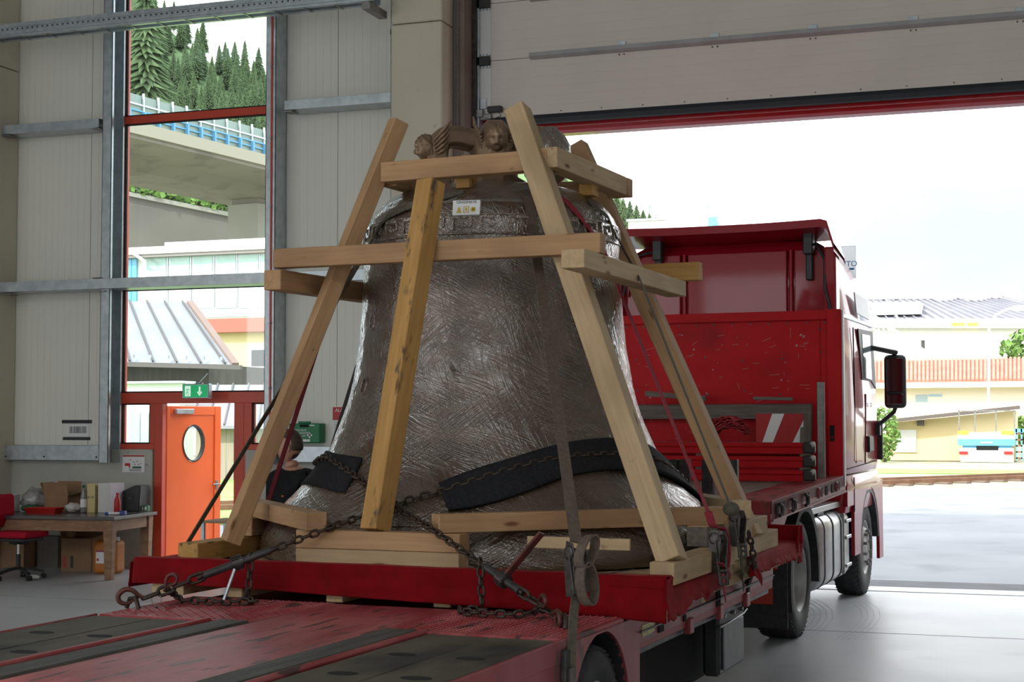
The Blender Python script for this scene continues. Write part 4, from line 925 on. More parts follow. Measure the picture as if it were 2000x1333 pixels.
# ------------------------------------------------------------------ platform under the bell
M['wood']=None
def wood_mat(name,c1,c2,knot=(.16,.075,.03),stain=.68):
    m=bpy.data.materials.new(name); m.use_nodes=True; n=m.node_tree.nodes; l=m.node_tree.links; b=n['Principled BSDF']; b.inputs['Roughness'].default_value=.72; b.inputs['Specular IOR Level'].default_value=.25
    t=n.new('ShaderNodeTexCoord'); oi=n.new('ShaderNodeObjectInfo'); ml=n.new('ShaderNodeMath'); ml.operation='MULTIPLY'; ml.inputs[1].default_value=37.
    l.new(oi.outputs['Random'],ml.inputs[0]); va=n.new('ShaderNodeVectorMath'); va.operation='ADD'; l.new(t.outputs['Object'],va.inputs[0]); l.new(ml.outputs[0],va.inputs[1])
    def mp(s):
        q=n.new('ShaderNodeMapping'); q.inputs['Scale'].default_value=s; l.new(va.outputs[0],q.inputs[0]); return q.outputs[0]
    def nz_(vec,sc,det=5,dist=0.):
        z=n.new('ShaderNodeTexNoise'); z.inputs['Scale'].default_value=sc; z.inputs['Detail'].default_value=det; z.inputs['Distortion'].default_value=dist; l.new(vec,z.inputs['Vector']); return z.outputs['Fac']
    def rng(f,a,b_):
        r=n.new('ShaderNodeMapRange'); r.inputs[1].default_value=a; r.inputs[2].default_value=b_; l.new(f,r.inputs[0]); return r.outputs[0]
    def mix(f,a,b_):
        q=n.new('ShaderNodeMixRGB'); l.new(f,q.inputs[0])
        for i,v in ((1,a),(2,b_)):
            if isinstance(v,tuple): q.inputs[i].default_value=(*v,1)
            else: l.new(v,q.inputs[i])
        return q.outputs[0]
    g=nz_(mp((.7,14,14)),3.,5,.6); col=mix(rng(g,.35,.65),c1,c2)
    big=nz_(mp((.9,2,2)),1.6,3); col=mix(rng(big,.45,.75),col,tuple(v*.72 for v in c2))
    vo=n.new('ShaderNodeTexVoronoi'); vo.inputs['Scale'].default_value=1.; l.new(mp((2.6,9,9)),vo.inputs['Vector'])
    col=mix(rng(vo.outputs['Distance'],.16,.07),col,knot)
    dirt=nz_(mp((3,6,6)),2.2,6); col=mix(rng(dirt,stain,stain+.1),col,(.10,.075,.05))
    l.new(col,b.inputs['Base Color'])
    saw=nz_(mp((22,3,3)),3.,2); bp=n.new('ShaderNodeBump'); bp.inputs['Strength'].default_value=.25; bp.inputs['Distance'].default_value=.006
    ad=n.new('ShaderNodeMath'); l.new(saw,ad.inputs[0]); l.new(g,ad.inputs[1]); l.new(ad.outputs[0],bp.inputs['Height']); l.new(bp.outputs[0],b.inputs['Normal']); return m
M['wood']=wood_mat('sawn spruce',(.46,.28,.145),(.38,.22,.11))
M['wood2']=wood_mat('yellowed spruce',(.52,.295,.10),(.43,.235,.07),stain=.60)
M['wood3']=wood_mat('pale fresh spruce',(.50,.36,.21),(.43,.30,.165))
pf2=thing('bell_platform','low plank platform on bearers carrying the wrapped bell','platform',(-.1,2.5,.9))
for px in (283,317,434,634,849,1088,1230,1268):
    p=att(px,1166+(px-283)*.045,z=.9); x=p.x
    if px>1200: x=1.22+(px-1230)*.004
    bar((x,.885,.938),(x,4.12,.938),.10,.075,M['wood3'],'bearer',parent=pf2)
for i in range(16):
    y=.99+i*.199; bar((-1.6,y,1.01),(1.44,y,1.01),.19,.065,M['wood3'],'plank',parent=pf2)
bar((-1.63,.905,1.03),(1.46,.905,1.03),.06,.11,M['wood3'],'kerb_board',parent=pf2); bar((-1.63,4.16,1.03),(1.47,4.16,1.03),.05,.16,M['wood3'],'kerb_board',parent=pf2)
bar((-1.62,.94,1.02),(-1.62,4.13,1.02),.05,.12,M['wood3'],'kerb_board',parent=pf2)
# red velvet skirt
M['velvet']=mat('red velvet',(.20,.002,.005),(.14,.001,.003),sc=5,rough=.85,spec=.15,bump=.25,bsc=7,c3=(.13,.002,.003),sc3=14,lo3=.5,hi3=.75)
_b=M['velvet'].node_tree.nodes['Principled BSDF']; _b.inputs['Sheen Weight'].default_value=.15; _b.inputs['Sheen Roughness'].default_value=.4; _b.inputs['Sheen Tint'].default_value=(1,.15,.15,1)
vs=thing('velvet_skirt','red velvet cloth skirting the platform under the bell','cloth',(-.1,2.5,.9))
def wob(a,b,k=1): return (mnoise.noise(Vector((a*2.2,b*3,k)))*.012+mnoise.noise(Vector((a*7,b*2,k+5)))*.005)
def front(u,v):
    x=-1.665+3.165*u
    if v<.12: t=v/.12; return (x,.965-.02*t,1.06+.045*t)
    if v<.3: t=(v-.12)/.18; return (x,.945-.085*t,1.105-.003*math.sin(t*3)+wob(x,0)*.4)
    t=(v-.3)/.7; zb_=.962-.035*u-.052*u**3+.005*math.sin(9*u); zt_=1.104
    return (x,.86-.012*t+wob(x,t)*t+.008*math.sin(26*x+2*t)*t*t*.5, zt_+(zb_-zt_)*t)
part(MB().grid(front,120,24),'front_skirt',M['velvet'],vs,solid=.004)
def leftf(u,v):
    y=.86+3.3*u; 
    if v<.3: t=v/.3; return (-1.58-.11*t,y,1.085+wob(y,t,3)*.5)
    t=(v-.3)/.7; return (-1.69-.01*t+wob(y,t,2)*t,y,1.085-.15*t)
part(MB().grid(leftf,60,12),'side_skirt',M['velvet'],vs,solid=.004)
def rag(y): return .035*mnoise.noise(Vector((y*4,3,1)))+.03*mnoise.noise(Vector((y*11,1,4)))
def rightf(y0_,y1_,zb0,zb1):
    def f(u,v):
        y=y0_+(y1_-y0_)*u
        if v<.4: t=v/.4; return (1.22+.265*t,y,1.052-.004*t+wob(y,t,4)*.4)
        t=(v-.4)/.6; zb_=zb0+(zb1-zb0)*u+rag(y); return (1.485+.02*math.sin(t*1.5)+wob(y,t,6)*t*1.2,y,1.046+(zb_-1.046)*t)
    return f
part(MB().grid(rightf(.85,2.15,.90,.965),60,16),'side_skirt',M['velvet'],vs,solid=.004)
part(MB().grid(rightf(2.75,4.17,.955,.93),60,16),'side_skirt',M['velvet'],vs,solid=.004)
part(MB().grid(lambda u,v:(1.50-.008*math.sin(5*v),.85+.12*u+.03*v*u,1.10-.215*v+wob(u,v,9)),8,14),'corner_fold',M['velvet'],vs,solid=.004)
m=MB(); m.grid(lambda u,v:(-1.63+3.15*u,4.13-.0*v+wob(u*3,v,7),1.03+.125*v),60,6); m.grid(lambda u,v:(-1.63+3.15*u,4.13+.08*v,1.155+wob(u*3,v,8)*.4),60,4); m.grid(lambda u,v:(1.505+wob(v,u,3),4.04+.17*u,.90+.25*v),6,8)
part(m,'rear_skirt',M['velvet'],vs,solid=.004)
m=MB().grid(lambda u,v:(1.50+.05*math.sin(3*u)*v,2.62+.22*u,1.0-.10*v*(1-abs(2*u-1)*.4)+.02*math.sin(9*u)),10,8); part(m,'loose_corner',M['velvet'],vs,solid=.004)
# ------------------------------------------------------------------ base timbers round the bell's rim
GB='squared timbers packed round the bell rim'
def tb_(a,b,w,h,label,mt='wood',up=(0,0,1)): return bar(a,b,w,h,M[mt],'squared_timber',up=up,label=label,cat='timber',group=GB)
tb_((-.66,1.02,1.122),(.33,1.02,1.122),.13,.116,'lower of the two stacked timbers in front of the bell','wood3')
tb_((-.66,1.02,1.232),(.335,1.02,1.232),.13,.10,'upper of the two stacked timbers in front of the bell')
tb_((.18,.98,1.334),(1.44,2.23,1.334),.12,.10,'long diagonal timber on the rim beside the hanging strap ratchet')
tb_((-.50,.90,1.334),(-1.62,2.06,1.334),.12,.10,'short-looking diagonal timber on the rim in front of the dark mat')
tb_((1.44,.98,1.11),(1.44,2.25,1.11),.13,.115,'base timber under the right front cage leg','wood3')
tb_((1.40,2.35,1.11),(1.40,3.6,1.11),.13,.115,'base timber on the velvet behind the ratchets','wood3')
tb_((1.36,1.95,1.225),(1.36,2.35,1.225),.12,.11,'blackened short block under the long diagonal timber','oldwood')
tb_((1.36,1.96,1.282+.0),(1.36,2.3,1.282),.12,.0001+.01,'thin shim on the blackened block')
tb_((1.42,2.42,1.225),(1.42,3.2,1.225),.13,.11,'second-layer timber behind the ratchets','wood3')
tb_((1.46,2.62,1.345),(.62,3.95,1.345),.12,.11,'diagonal timber on the rim by the slanting rear leg','wood3')
tb_((-1.53,1.2,1.11),(-1.53,1.95,1.11),.14,.11,'base timber under the left cage leg','wood2')
tb_((-1.50,1.75,1.225),(-1.50,2.35,1.225),.14,.11,'second-layer block behind the left cage leg')
tb_((-.5,4.0,1.11),(.5,4.0,1.11),.13,.115,'timber behind the bell by the rear velvet board')
# ------------------------------------------------------------------ cage
cage=thing('timber_cage','nailed cage of squared timbers around the wrapped bell','timber cage',(-.1,2.3,1.2))
def leg(a,b,w,h,mt,up,nm='leg'): return bar(a,b,w,h,M[mt],nm,up=up,parent=cage)
leg((-1.32,1.33,1.165),(-.51,1.93,3.735),.10,.10,'wood',(1,-.75,0))
leg((1.46,1.10,1.16),(.29,1.90,3.74),.13,.125,'wood3',(.0,1,0))
leg((1.46,2.86,1.16),(.26,3.05,3.72),.12,.12,'wood',(0,1,0))
leg((-1.45,3.5,1.16),(-.52,3.1,3.7),.12,.12,'wood',(0,1,0))
leg((-.20,1.02,1.285),(-.085,1.49,3.27),.125,.12,'wood2',(.35,1,0))
leg((-1.13,1.52,2.865),(.96,1.50,2.865),.09,.115,'wood',(0,0,1),'mid_rail')
leg((.95,1.03,2.735),(.93,3.08,2.735),.13,.10,'wood3',(0,0,1),'mid_rail')
leg((-1.10,1.42,2.73),(-.98,3.35,2.73),.12,.12,'wood',(0,0,1),'mid_rail')
leg((-1.0,3.32,2.87),(1.03,3.32,2.87),.09,.12,'wood2',(0,0,1),'mid_rail')
leg((-.56,1.83,3.40),(.52,1.83,3.41),.10,.12,'wood',(0,0,1),'top_rail')
leg((.53,1.79,3.42),(.56,3.02,3.42),.11,.12,'wood3',(0,0,1),'top_rail')
leg((-.56,1.9,3.38),(-.50,3.1,3.38),.10,.10,'wood',(0,0,1),'top_rail')
leg((-.6,3.15,3.43),(.6,3.15,3.43),.10,.12,'wood',(0,0,1),'top_rail')
for a in ((-.12,1.98,3.335),(.47,2.55,3.335)): leg(a,(a[0]+.09,a[1],a[2]),.12,.08,'wood2',(0,0,1),'spacer_block')
M['nail']=mat('nail head',(.05,.045,.04),rough=.5,metal=.6)
for px,py,yy in ((731,1000,1.2),):
    pass
# ================================================================== straps, chains, mats
frame(TRAILER)
def strap_mat(name,c1,c2): return mat(name,c1,c2,sc=40,rough=.85,spec=.2,bump=.3,bsc=160)
M['str_grey']=strap_mat('grey brown webbing',(.105,.078,.06),(.14,.105,.082)); M['str_red']=strap_mat('faded red webbing',(.33,.045,.06),(.26,.03,.045))
M['str_olive']=strap_mat('olive webbing',(.085,.075,.055),(.12,.105,.08)); M['str_black']=strap_mat('black webbing',(.03,.025,.022),(.045,.04,.035))
M['ratchet']=mat('oily ratchet steel',(.06,.055,.05),(.11,.10,.09),sc=30,rough=.4,metal=.7)
def radial(p): 
    return Vector((p.x-BC[0],p.y-BC[1],.6)).normalized()
def strap_on(root,nm,mt,bell_px,end,mid=None,w=.05,off=.014,t=.005,pre=None):
    P=[on_bell(px,py,off) for px,py in bell_px]
    pts=list(pre or [])+P; ups=[Vector((0,0,1))]*len(pre or [])+[radial(p) for p in P]
    last=P[-1]; E=[Vector(q) for q in (mid or [])]+[Vector(end)]
    prev=last; u0_=radial(last)
    for e in E:
        for k in range(1,9): pts.append(prev.lerp(e,k/8)); ups.append(Vector((u0_.x,u0_.y,.15)).normalized())
        prev=e
    return part(MB().strap(pts,w,t,ups),nm,mt,root)
def top_over(th,rev=True):     # strap lying over the bell's shoulder towards the crown
    return [bell_pt(th,z,.014) for z in (3.372,3.34,3.30)]
s1=thing('ratchet_strap','grey-brown strap down the bell front with a ratchet hanging at the trailer edge','strap',(1.3,0,.85),'lashing straps over the bell')
strap_on(s1,'webbing',M['str_grey'],[(1022,372),(1030,384),(1036,410),(1040,440)],(1.31,.06,1.33),w=.06)
E1=Vector((1.31,.06,1.33))
part(MB().strap([E1+Vector((0,0,-.12)),E1+Vector((0,-.01,-.25)),Vector((1.305,.03,1.0)),Vector((1.30,.0,.72))],.05,.006,(1,-.6,0)),'webbing_tail',M['str_olive'],s1)
def ratchet(root,c,L,tilt=(0,0,1),face=(.45,-1,0),sc=1.,lever=.75):
    c=Vector(c); F=Vector(face).normalized(); U_=Vector(tilt).normalized(); R_=U_.cross(F).normalized()
    F=R_.cross(U_); f=lambda a,b,d:c+R_*a*sc+U_*b*sc+F*d*sc
    m=MB()
    for s in (-1,1):
        m.prism([(-.02,-L*.5),(.025,-L*.5),(.03,-L*.1),(.035,L*.2),(.02,L*.42),(-.02,L*.45),(-.03,L*.2),(-.03,-L*.1)],lambda a,b,d:f(d,b,a),s*.028-.003,s*.028+.003)
    body=part(m,'ratchet_frame',M['ratchet'],root,.002)
    part(MB().cyl(f(-.036,L*.25,.0),f(.036,L*.25,.0),.018*sc,n=12),'ratchet_spindle',M['ratchet'],root)
    for s in (-1,1): part(MB().wheel(f(s*.033,L*.25,0),R_,[(.001,-.003),(.026*sc,-.003),(.028*sc,.0),(.026*sc,.003),(.001,.003)],12),'ratchet_wheel',M['ratchet'],root)
    m=MB()
    for s in (-1,1): m.beam(f(s*.034,L*.2,.01),f(s*.03,-L*lever,.035),.008*sc,.016*sc,up=R_)
    for b in (-L*lever*.6,-L*lever*.8,-L*lever*.985): m.beam(f(-.03,b,.03),f(.03,b,.03),.012*sc,.012*sc,up=U_)
    part(m,'ratchet_lever',M['ratchet'],root,.002)
    return f
f1=ratchet(s1,(1.31,.05,1.22),.22,(0,.02,1),(.9,-.6,0),1.2,.42)
cB=Vector((1.37,.035,1.235)); eB=Vector((.34,.94,0)).normalized(); nB=Vector((.94,-.34,.1))
for zc,h_,lean_ in ((.06,.07,.03),(-.085,.095,.025)):
    pts_=[cB+Vector((0,0,zc+h_*math.sin(t)))+eB*(.05*math.cos(t)+lean_*(1 if zc>0 else .6)*((h_*math.sin(t))/h_ if zc>0 else -math.sin(t))) for t in [2*math.pi*k/28 for k in range(29)]]
    part(MB().sweep(pts_,[(-.0045,-.026),(.0045,-.026),(.0045,.026),(-.0045,.026)],nB),'webbing_bundle',M['str_grey'],s1)
part(MB().tube([f1(.04,-.02,.05),f1(.1,-.025,.06),f1(.22,-.01,.08)],.0025,5),'cable_tie',M['black'],s1)
part(MB().box(1.275,1.315,-.04,.04,.66,.78),'strap_hook',M['ratchet'],s1,.004)
s2=thing('ratchet_strap','faded red strap slanting down beside the bell to a ratchet','strap',(1.5,2.1,1.1),'lashing straps over the bell')
e2=att(1383,1000,x=1.50)
strap_on(s2,'webbing',M['str_red'],[(1083,378),(1108,395),(1135,425),(1158,455),(1180,492)],e2,w=.045)
f2=ratchet(s2,att(1402,1075,x=1.53),.20,(0,.1,1),(1,-.35,0),1.25)
part(MB().sweep([Vector(q) for q in crom([tuple(p) for p in (e2,att(1393,1028,x=1.52),att(1412,1035,x=1.545),att(1420,1075,x=1.55),att(1416,1110,x=1.55),att(1404,1100,x=1.55))],5)],[(-.004,-.024),(.004,-.024),(.004,.024),(-.004,.024)],Vector((1,-.3,0))),'webbing_bundle',M['str_red'],s2)
part(MB().strap([att(1410,1100,x=1.53),att(1415,1150,x=1.515),att(1418,1170,x=1.30)],.045,.005,(1,-.3,0)),'webbing_tail',M['str_red'],s2)
s3=thing('ratchet_strap','thin olive strap slanting over the side rail to the rearmost ratchet','strap',(1.5,2.6,1.1),'lashing straps over the bell')
e3=att(1425,985,x=1.50)
strap_on(s3,'webbing',M['str_olive'],[(1150,392),(1188,425),(1208,470)],e3,mid=[att(1250,545,x=1.02)],w=.05)
f3=ratchet(s3,att(1440,1030,x=1.53),.19,(0,.1,1),(1,-.35,0),1.2)
part(MB().strap([att(1443,1050,x=1.525),att(1450,1110,x=1.515),att(1453,1150,x=1.30)],.045,.005,(1,-.3,0)),'webbing_tail',M['str_olive'],s3)
part(MB().ball(att(1428,995,x=1.54),(.05,.05,.04),12,8),'strap_bundle',M['str_olive'],s3)
s4=thing('ratchet_strap','grey strap curving over the bell shoulder and down to the deck before the orange door','strap',(-1.6,1.2,1.1),'lashing straps over the bell')
P=[on_bell(px,py,.02) for px,py in ((905,374),(870,384),(830,395),(790,408),(755,424),(738,446),(728,468))]
ups=[radial(p) for p in P]; e4=att(343,1100,x=-1.66); q=P[-1]
for k in range(1,15): P.append(q.lerp(e4,k/14)); ups.append(Vector((-.25,-1,.25)).normalized().lerp(Vector((.97,.16,.3)),min(1,k/6)).normalized())
part(MB().strap(P,.04,.006,ups),'webbing',M['str_olive'],s4)
s5=thing('ratchet_strap','dark red strap behind the left cage leg in front of the person','strap',(-1.6,2,1.1),'lashing straps over the bell')
q5=[bell_pt(2.75,3.05,.02),att(683,480,y=2.75),att(525,978,x=-1.62)]; part(MB().strap([q5[0],q5[1]]+[q5[1].lerp(q5[2],k/8) for k in range(1,9)],.05,.005,(-.5,-1,.3)),'webbing',strap_mat('dark red webbing',(.10,.008,.012),(.075,.006,.009)),s5)
s6=thing('ratchet_strap','black strap running down behind the bell towards the alarm notice','strap',(-1.6,3.4,1.1),'lashing straps over the bell')
part(MB().strap([bell_pt(2.9,2.9,.02),bell_pt(2.9,2.6,.03),att(697,715,y=3.2),att(645,885,y=3.45),(-1.62,3.5,1.1)],.05,.006,(-.6,-1,.3)),'webbing',M['str_black'],s6)
# ------------------------------------------------------------------ rubber mats under the chains
M['mat']=mat('speckled rubber granulate mat',(.014,.014,.016),(.02,.02,.022),sc=40,rough=.85,spec=.2,bump=.3,bsc=120,c3=(.11,.11,.11),sc3=160,lo3=.67,hi3=.70)
def mat_ribbon(top,bot,off,extra=None):
    A=[on_bell(px,py,off) for px,py in top]; B=[on_bell(px,py,off) for px,py in bot]
    for (t0,z0),(t1,z1) in (extra or []): A.append(bell_pt(t0,z0,off)); B.append(bell_pt(t1,z1,off))
    A=crom([tuple(p) for p in A],4); B=crom([tuple(p) for p in B],4)
    def f(u,v):
        i=min(int(round(u*(len(A)-1))),len(A)-1); p=Vector(A[i]).lerp(Vector(B[i]),v)
        th=math.atan2(p.y-BC[1],p.x-BC[0]); r=max(math.hypot(p.x-BC[0],p.y-BC[1]),bell_r(p.z)+off); return (BC[0]+r*math.cos(th),BC[1]+r*math.sin(th),p.z)
    return MB().grid(f,len(A)-1,8)
pz=on_bell(1225,900); thR=math.atan2(pz.y-BC[1],pz.x-BC[0])
m=mat_ribbon([(858,948),(910,926),(985,902),(1080,873),(1150,861),(1205,859)],[(876,999),(935,990),(1012,968),(1100,934),(1165,922),(1212,919)],.016,
   [((thR+.22,1.74),(thR+.2,1.56)),((thR+.45,1.66),(thR+.42,1.50)),((thR+.7,1.54),(thR+.66,1.40)),((thR+.95,1.42),(thR+.9,1.30)),((thR+1.3,1.40),(thR+1.3,1.28))])
single(m,'rubber_mat',M['mat'],'long black speckled rubber mat laid across the front of the bell','mat',solid=.02)
pl_=on_bell(660,900); thL=math.atan2(pl_.y-BC[1],pl_.x-BC[0])
m=mat_ribbon([(706,894),(680,890),(655,886)],[(672,962),(648,958),(628,952)],.016,[((thL-.28,1.70),(thL-.22,1.50)),((thL-.6,1.68),(thL-.5,1.48))])
single(m,'rubber_mat',M['mat'],'small black rubber mat on the bell near the person in black','mat',solid=.02)
# a slat of packing board and a film roll core at the rim
single(MB().box(0.62,1.2,1.205,1.225,1.20,1.262),'packing_board',M['wood3'],'thin pale board slipped under the long diagonal timber','board',bevel=.003)
# ------------------------------------------------------------------ chains
M['chain']=mat('rusty lashing chain',(.045,.034,.028),(.085,.06,.045),sc=30,rough=.55,metal=.65,bump=.15,bsc=60)
M['rustred']=mat('worn red forged steel',(.16,.05,.04),(.09,.04,.032),sc=18,rough=.5,metal=.45,bump=.12)
LM=link_mesh(.066,.046,.0075,'chain_link',M['chain'],7,6); PIT=.047
X0=on_bell(768,987,.035)
H1=Vector((-1.24,.26,.93)); H2=Vector((1.09,.44,.93))
c1=thing('lashing_chain','rusty chain over the long mat and down to the deck hook by the workbench floor','chain',H1,'lashing chains across the bell')
bellpath=[(768,987),(815,972),(862,960),(930,938),(1000,916),(1080,897),(1140,890),(1200,889)]
P=[on_bell(px,py,.036) for px,py in bellpath]+[bell_pt(thR+a,z,.036) for a,z in ((.22,1.655),(.45,1.585),(.7,1.48),(.95,1.37),(1.25,1.33))]
P=[Vector(q) for q in crom([tuple(p) for p in P],4)]
lay_chain(c1,P,LM,PIT)
def tensioner(root,a,b,lever_to,R=.021,handle=M['rustred']):
    a=Vector(a); b=Vector(b); t=(b-a).normalized(); mid=a.lerp(b,.5); L=(b-a).length
    part(MB().cyl(a+t*L*.08,b-t*L*.08,R,n=14),'tensioner_barrel',M['darksteel'],root)
    part(MB().cyl(a,a+t*L*.1,R*.7,n=10),'tensioner_screw',M['chain'],root); part(MB().cyl(b-t*L*.1,b,R*.7,n=10),'tensioner_screw',M['chain'],root)
    part(MB().cyl(mid-t*.03,mid+t*.03,R*1.75,n=20),'ratchet_collar',M['ratchet'],root)
    g=MB()
    for i in range(14):
        an=2*math.pi*i/14; u=t.orthogonal().normalized(); w=t.cross(u); d=u*math.cos(an)+w*math.sin(an); g.beam(mid-t*.026+d*R*1.75,mid+t*.026+d*R*1.75,.006,.008,up=d)
    part(g,'collar_teeth',M['ratchet'],root)
    lv=Vector(lever_to); d=(lv-mid).normalized(); s=d.cross(t).normalized()
    m=MB(); m.sweep([mid,mid+d*.06,mid+(lv-mid)*.5,lv],[(-.022,-.008),(.022,-.008),(.022,.008),(-.022,.008)],t)
    part(m,'tensioner_lever',handle,root,.004)
def hook(root,eye,point,down=(0,0,-1),mt=None,sc=1.):
    e=Vector(eye); p=Vector(point); t=(p-e).normalized(); d=Vector(down); s=(d-t*d.dot(t)).normalized(); L=.135*sc
    f=lambda a,b:e+t*a*L+s*b*L
    path=crom([tuple(f(a,b)) for a,b in ((0,0),(.25,-.10),(.55,-.28),(.85,-.26),(1.05,-.02),(.98,.22),(.72,.30),(.5,.2))],4)
    n=len(path); part(MB().tube(path,[ (.009+.006*math.sin(math.pi*i/(n-1)))*sc for i in range(n)],8),'grab_hook',mt or M['rustred'],root)
    part(MB().beam(f(.55,.24),f(.22,-.04),.008,.012,up=s),'hook_latch',mt or M['rustred'],root,.004)
# front-left run
A0=P[0]; A=att(645,1031,y=.935); lay_chain(c1,[A0,A],LM,PIT)
def run(root,A,B,t0,t1): return lay_chain(root,[A.lerp(B,t0),A.lerp(B,t1)],LM,PIT)
def tpar(A,B,px): # parameter where the straight run passes picture column px
    lo,hi=0.,1.
    for _ in range(40):
        m_=(lo+hi)/2; q=TRAILER@A.lerp(B,m_)-Vector((0,0,CAMH)); x=1000+FPX*q.dot(_r)/q.dot(_f)
        a0=TRAILER@A-Vector((0,0,CAMH)); x0=1000+FPX*a0.dot(_r)/a0.dot(_f)
        if (x-px)*(x0-px)>0: lo=m_
        else: hi=m_
    return lo
ta,tb2=tpar(A,H1,540),tpar(A,H1,385)
run(c1,A,H1,0,ta); lv=A.lerp(H1,(ta*.35+tb2*.65)); tensioner(c1,A.lerp(H1,ta),A.lerp(H1,tb2),lv+Vector((.03,-.06,-.17)),handle=M['galv'])
lay_chain(c1,[A.lerp(H1,tb2),A.lerp(H1,tpar(A,H1,280))],link_mesh(.11,.06,.0095,'chain_link',M['chain'],7,6),.085)
hook(c1,A.lerp(H1,tpar(A,H1,322)),A.lerp(H1,tpar(A,H1,345))+Vector((0,-.03,.05)),sc=.7)
hook(c1,A.lerp(H1,tpar(A,H1,282)),H1+Vector((.0,.0,.03)),sc=.95)
part(MB().tube([H1+Vector((-.05,.02,-.03)),H1+Vector((-.03,.02,.02)),H1+Vector((.02,.0,.03)),H1+Vector((.04,0,-.03))],.012,7),'deck_ring',M['chain'],c1)
q=A.lerp(H1,tpar(A,H1,490)); g=Vector((q.x-.02,q.y-.01,.925))
lay_chain(c1,[q,Vector((q.x,q.y-.02,1.0)),g,g+Vector((.08,-.05,0)),g+Vector((-.1,-.14,0)),g+Vector((-.32,-.14,0)),g+Vector((-.42,-.06,.02)),A.lerp(H1,tpar(A,H1,325))],LM,PIT)
tg_=A.lerp(H1,tpar(A,H1,308)); ring=[tg_+Vector((.03*math.cos(t),-.01,-.035+.035*math.sin(t))) for t in [2*math.pi*i/16 for i in range(16)]]
part(MB().tube(ring,.002,5,closed=True),'tag_ring',M['steel'],c1); part(MB().beam(tg_+Vector((.0,-.012,-.07)),tg_+Vector((.03,-.012,-.13)),.02,.008,up=(1,0,0)),'inspection_tag',M['chain'],c1,.003)
# front-right run
c2=thing('lashing_chain','rusty chain over the small mat, tensioned down to the deck hook near the strap ratchet','chain',H2,'lashing chains across the bell')
P=[bell_pt(thL-a,z,.036) for a,z in ((.62,1.60),(.36,1.63))]+[on_bell(px,py,.036) for px,py in ((637,893),(660,908),(690,927),(730,957),(765,985))]
P=[Vector(q) for q in crom([tuple(p) for p in P],4)]; lay_chain(c2,P,LM,PIT); A0=P[-1]+Vector((0,-.02,0)); A=att(838,1030,y=.94); lay_chain(c2,[A0,A],LM,PIT)
ta,tb2=tpar(A,H2,945),tpar(A,H2,1022)
run(c2,A,H2,0,tpar(A,H2,935)); tensioner(c2,A.lerp(H2,ta),A.lerp(H2,tb2),A.lerp(H2,(ta+tb2)/2)+Vector((.20,.02,.235)))
lay_chain(c2,[A.lerp(H2,tb2),A.lerp(H2,tpar(A,H2,1062))],link_mesh(.11,.06,.0095,'chain_link',M['chain'],7,6),.085)
hook(c2,A.lerp(H2,tpar(A,H2,1050)),A.lerp(H2,tpar(A,H2,1068))+Vector((.0,-.03,.05)),sc=.7)
run(c2,A,H2,tpar(A,H2,1060),tpar(A,H2,1088)); hook(c2,A.lerp(H2,tpar(A,H2,1078)),H2+Vector((.02,-.06,-.0)),sc=.9)
part(MB().tube([H2+Vector((.03,-.03,-.03)),H2+Vector((.04,-.05,.03)),H2+Vector((.06,-.08,.02)),H2+Vector((.06,-.09,-.03))],.013,7),'deck_ring',M['chain'],c2)
q=A.lerp(H2,tpar(A,H2,938)); g=Vector((q.x+.02,q.y-.02,.925))
lay_chain(c2,[q,Vector((q.x+.01,q.y-.01,1.0)),g,g+Vector((-.11,-.05,0)),g+Vector((-.05,-.12,0)),g+Vector((.10,-.15,0)),g+Vector((.24,-.13,0)),g+Vector((.31,-.07,.01)),A.lerp(H2,tpar(A,H2,1058))],LM,PIT)
c3=thing('hanging_chain','short rusty chain end hanging beside the rearmost ratchet over the velvet','chain',(1.52,2.9,.9))
lay_chain(c3,[att(1463,1045,x=1.53),att(1470,1075,x=1.535),att(1473,1105,x=1.535),att(1460,1140,x=1.32)],LM,PIT)
# ================================================================== left side of the hall: bench, chair, signs, person
frame(Matrix.Identity(4))
M['bench']=mat('scuffed bench timber',(.30,.16,.085),(.22,.115,.06),sc=5,stretch=(1,1,4),rough=.65,bump=.15,bsc=12,c3=(.36,.25,.17),sc3=7,lo3=.6,hi3=.75)
M['linotop']=mat('dark lino bench top',(.06,.05,.047),(.08,.07,.065),sc=8,rough=.25)
M['card']=mat('brown cardboard',(.33,.20,.115),(.29,.175,.10),sc=6,rough=.85,spec=.2)
M['whitecard']=mat('white cardboard',(.66,.65,.64),(.60,.59,.58),sc=4,rough=.7)
rz=math.atan2(.16,1.48)
bx=Matrix.Translation((-10.52,15.76,0))@Matrix.Rotation(rz,4,'Z')     # bench corner at the door side; local -x to the left, +y to the wall
frame(bx)
BT=thing('workbench','old wooden workbench with a dark top and tapered legs','workbench',(-1.1,.55,0))
part(MB().box(-2.3,.03,-.02,1.12,.715,.755),'bench_top',M['linotop'],BT,.004)
part(MB().box(-2.25,-.02,.03,.06,.575,.715),'apron',M['bench'],BT,.003); part(MB().box(-.06,-.03,.03,1.07,.575,.715),'apron',M['bench'],BT,.003); part(MB().box(-2.25,-.02,1.04,1.07,.575,.715),'apron',M['bench'],BT,.003)
for x,y in ((-.07,.07),(-.07,1.03),(-2.2,.07),(-2.2,1.03)):
    m=MB(); a,b=.062,.042
    m.add([(x+i*k,y+j*k,z) for z,k in ((.715,a),(0,b)) for i,j in ((-1,-1),(1,-1),(1,1),(-1,1))],[(0,1,2,3),(7,6,5,4)]+[(i,4+i,4+(i+1)%4,(i+1)%4) for i in range(4)])
    part(m,'leg',M['bench'],BT,.004)
Zt=.756
def onb(px,py=1000,z=Zt):
    w=at(px,py,Z=z); return bx.inverted()@w
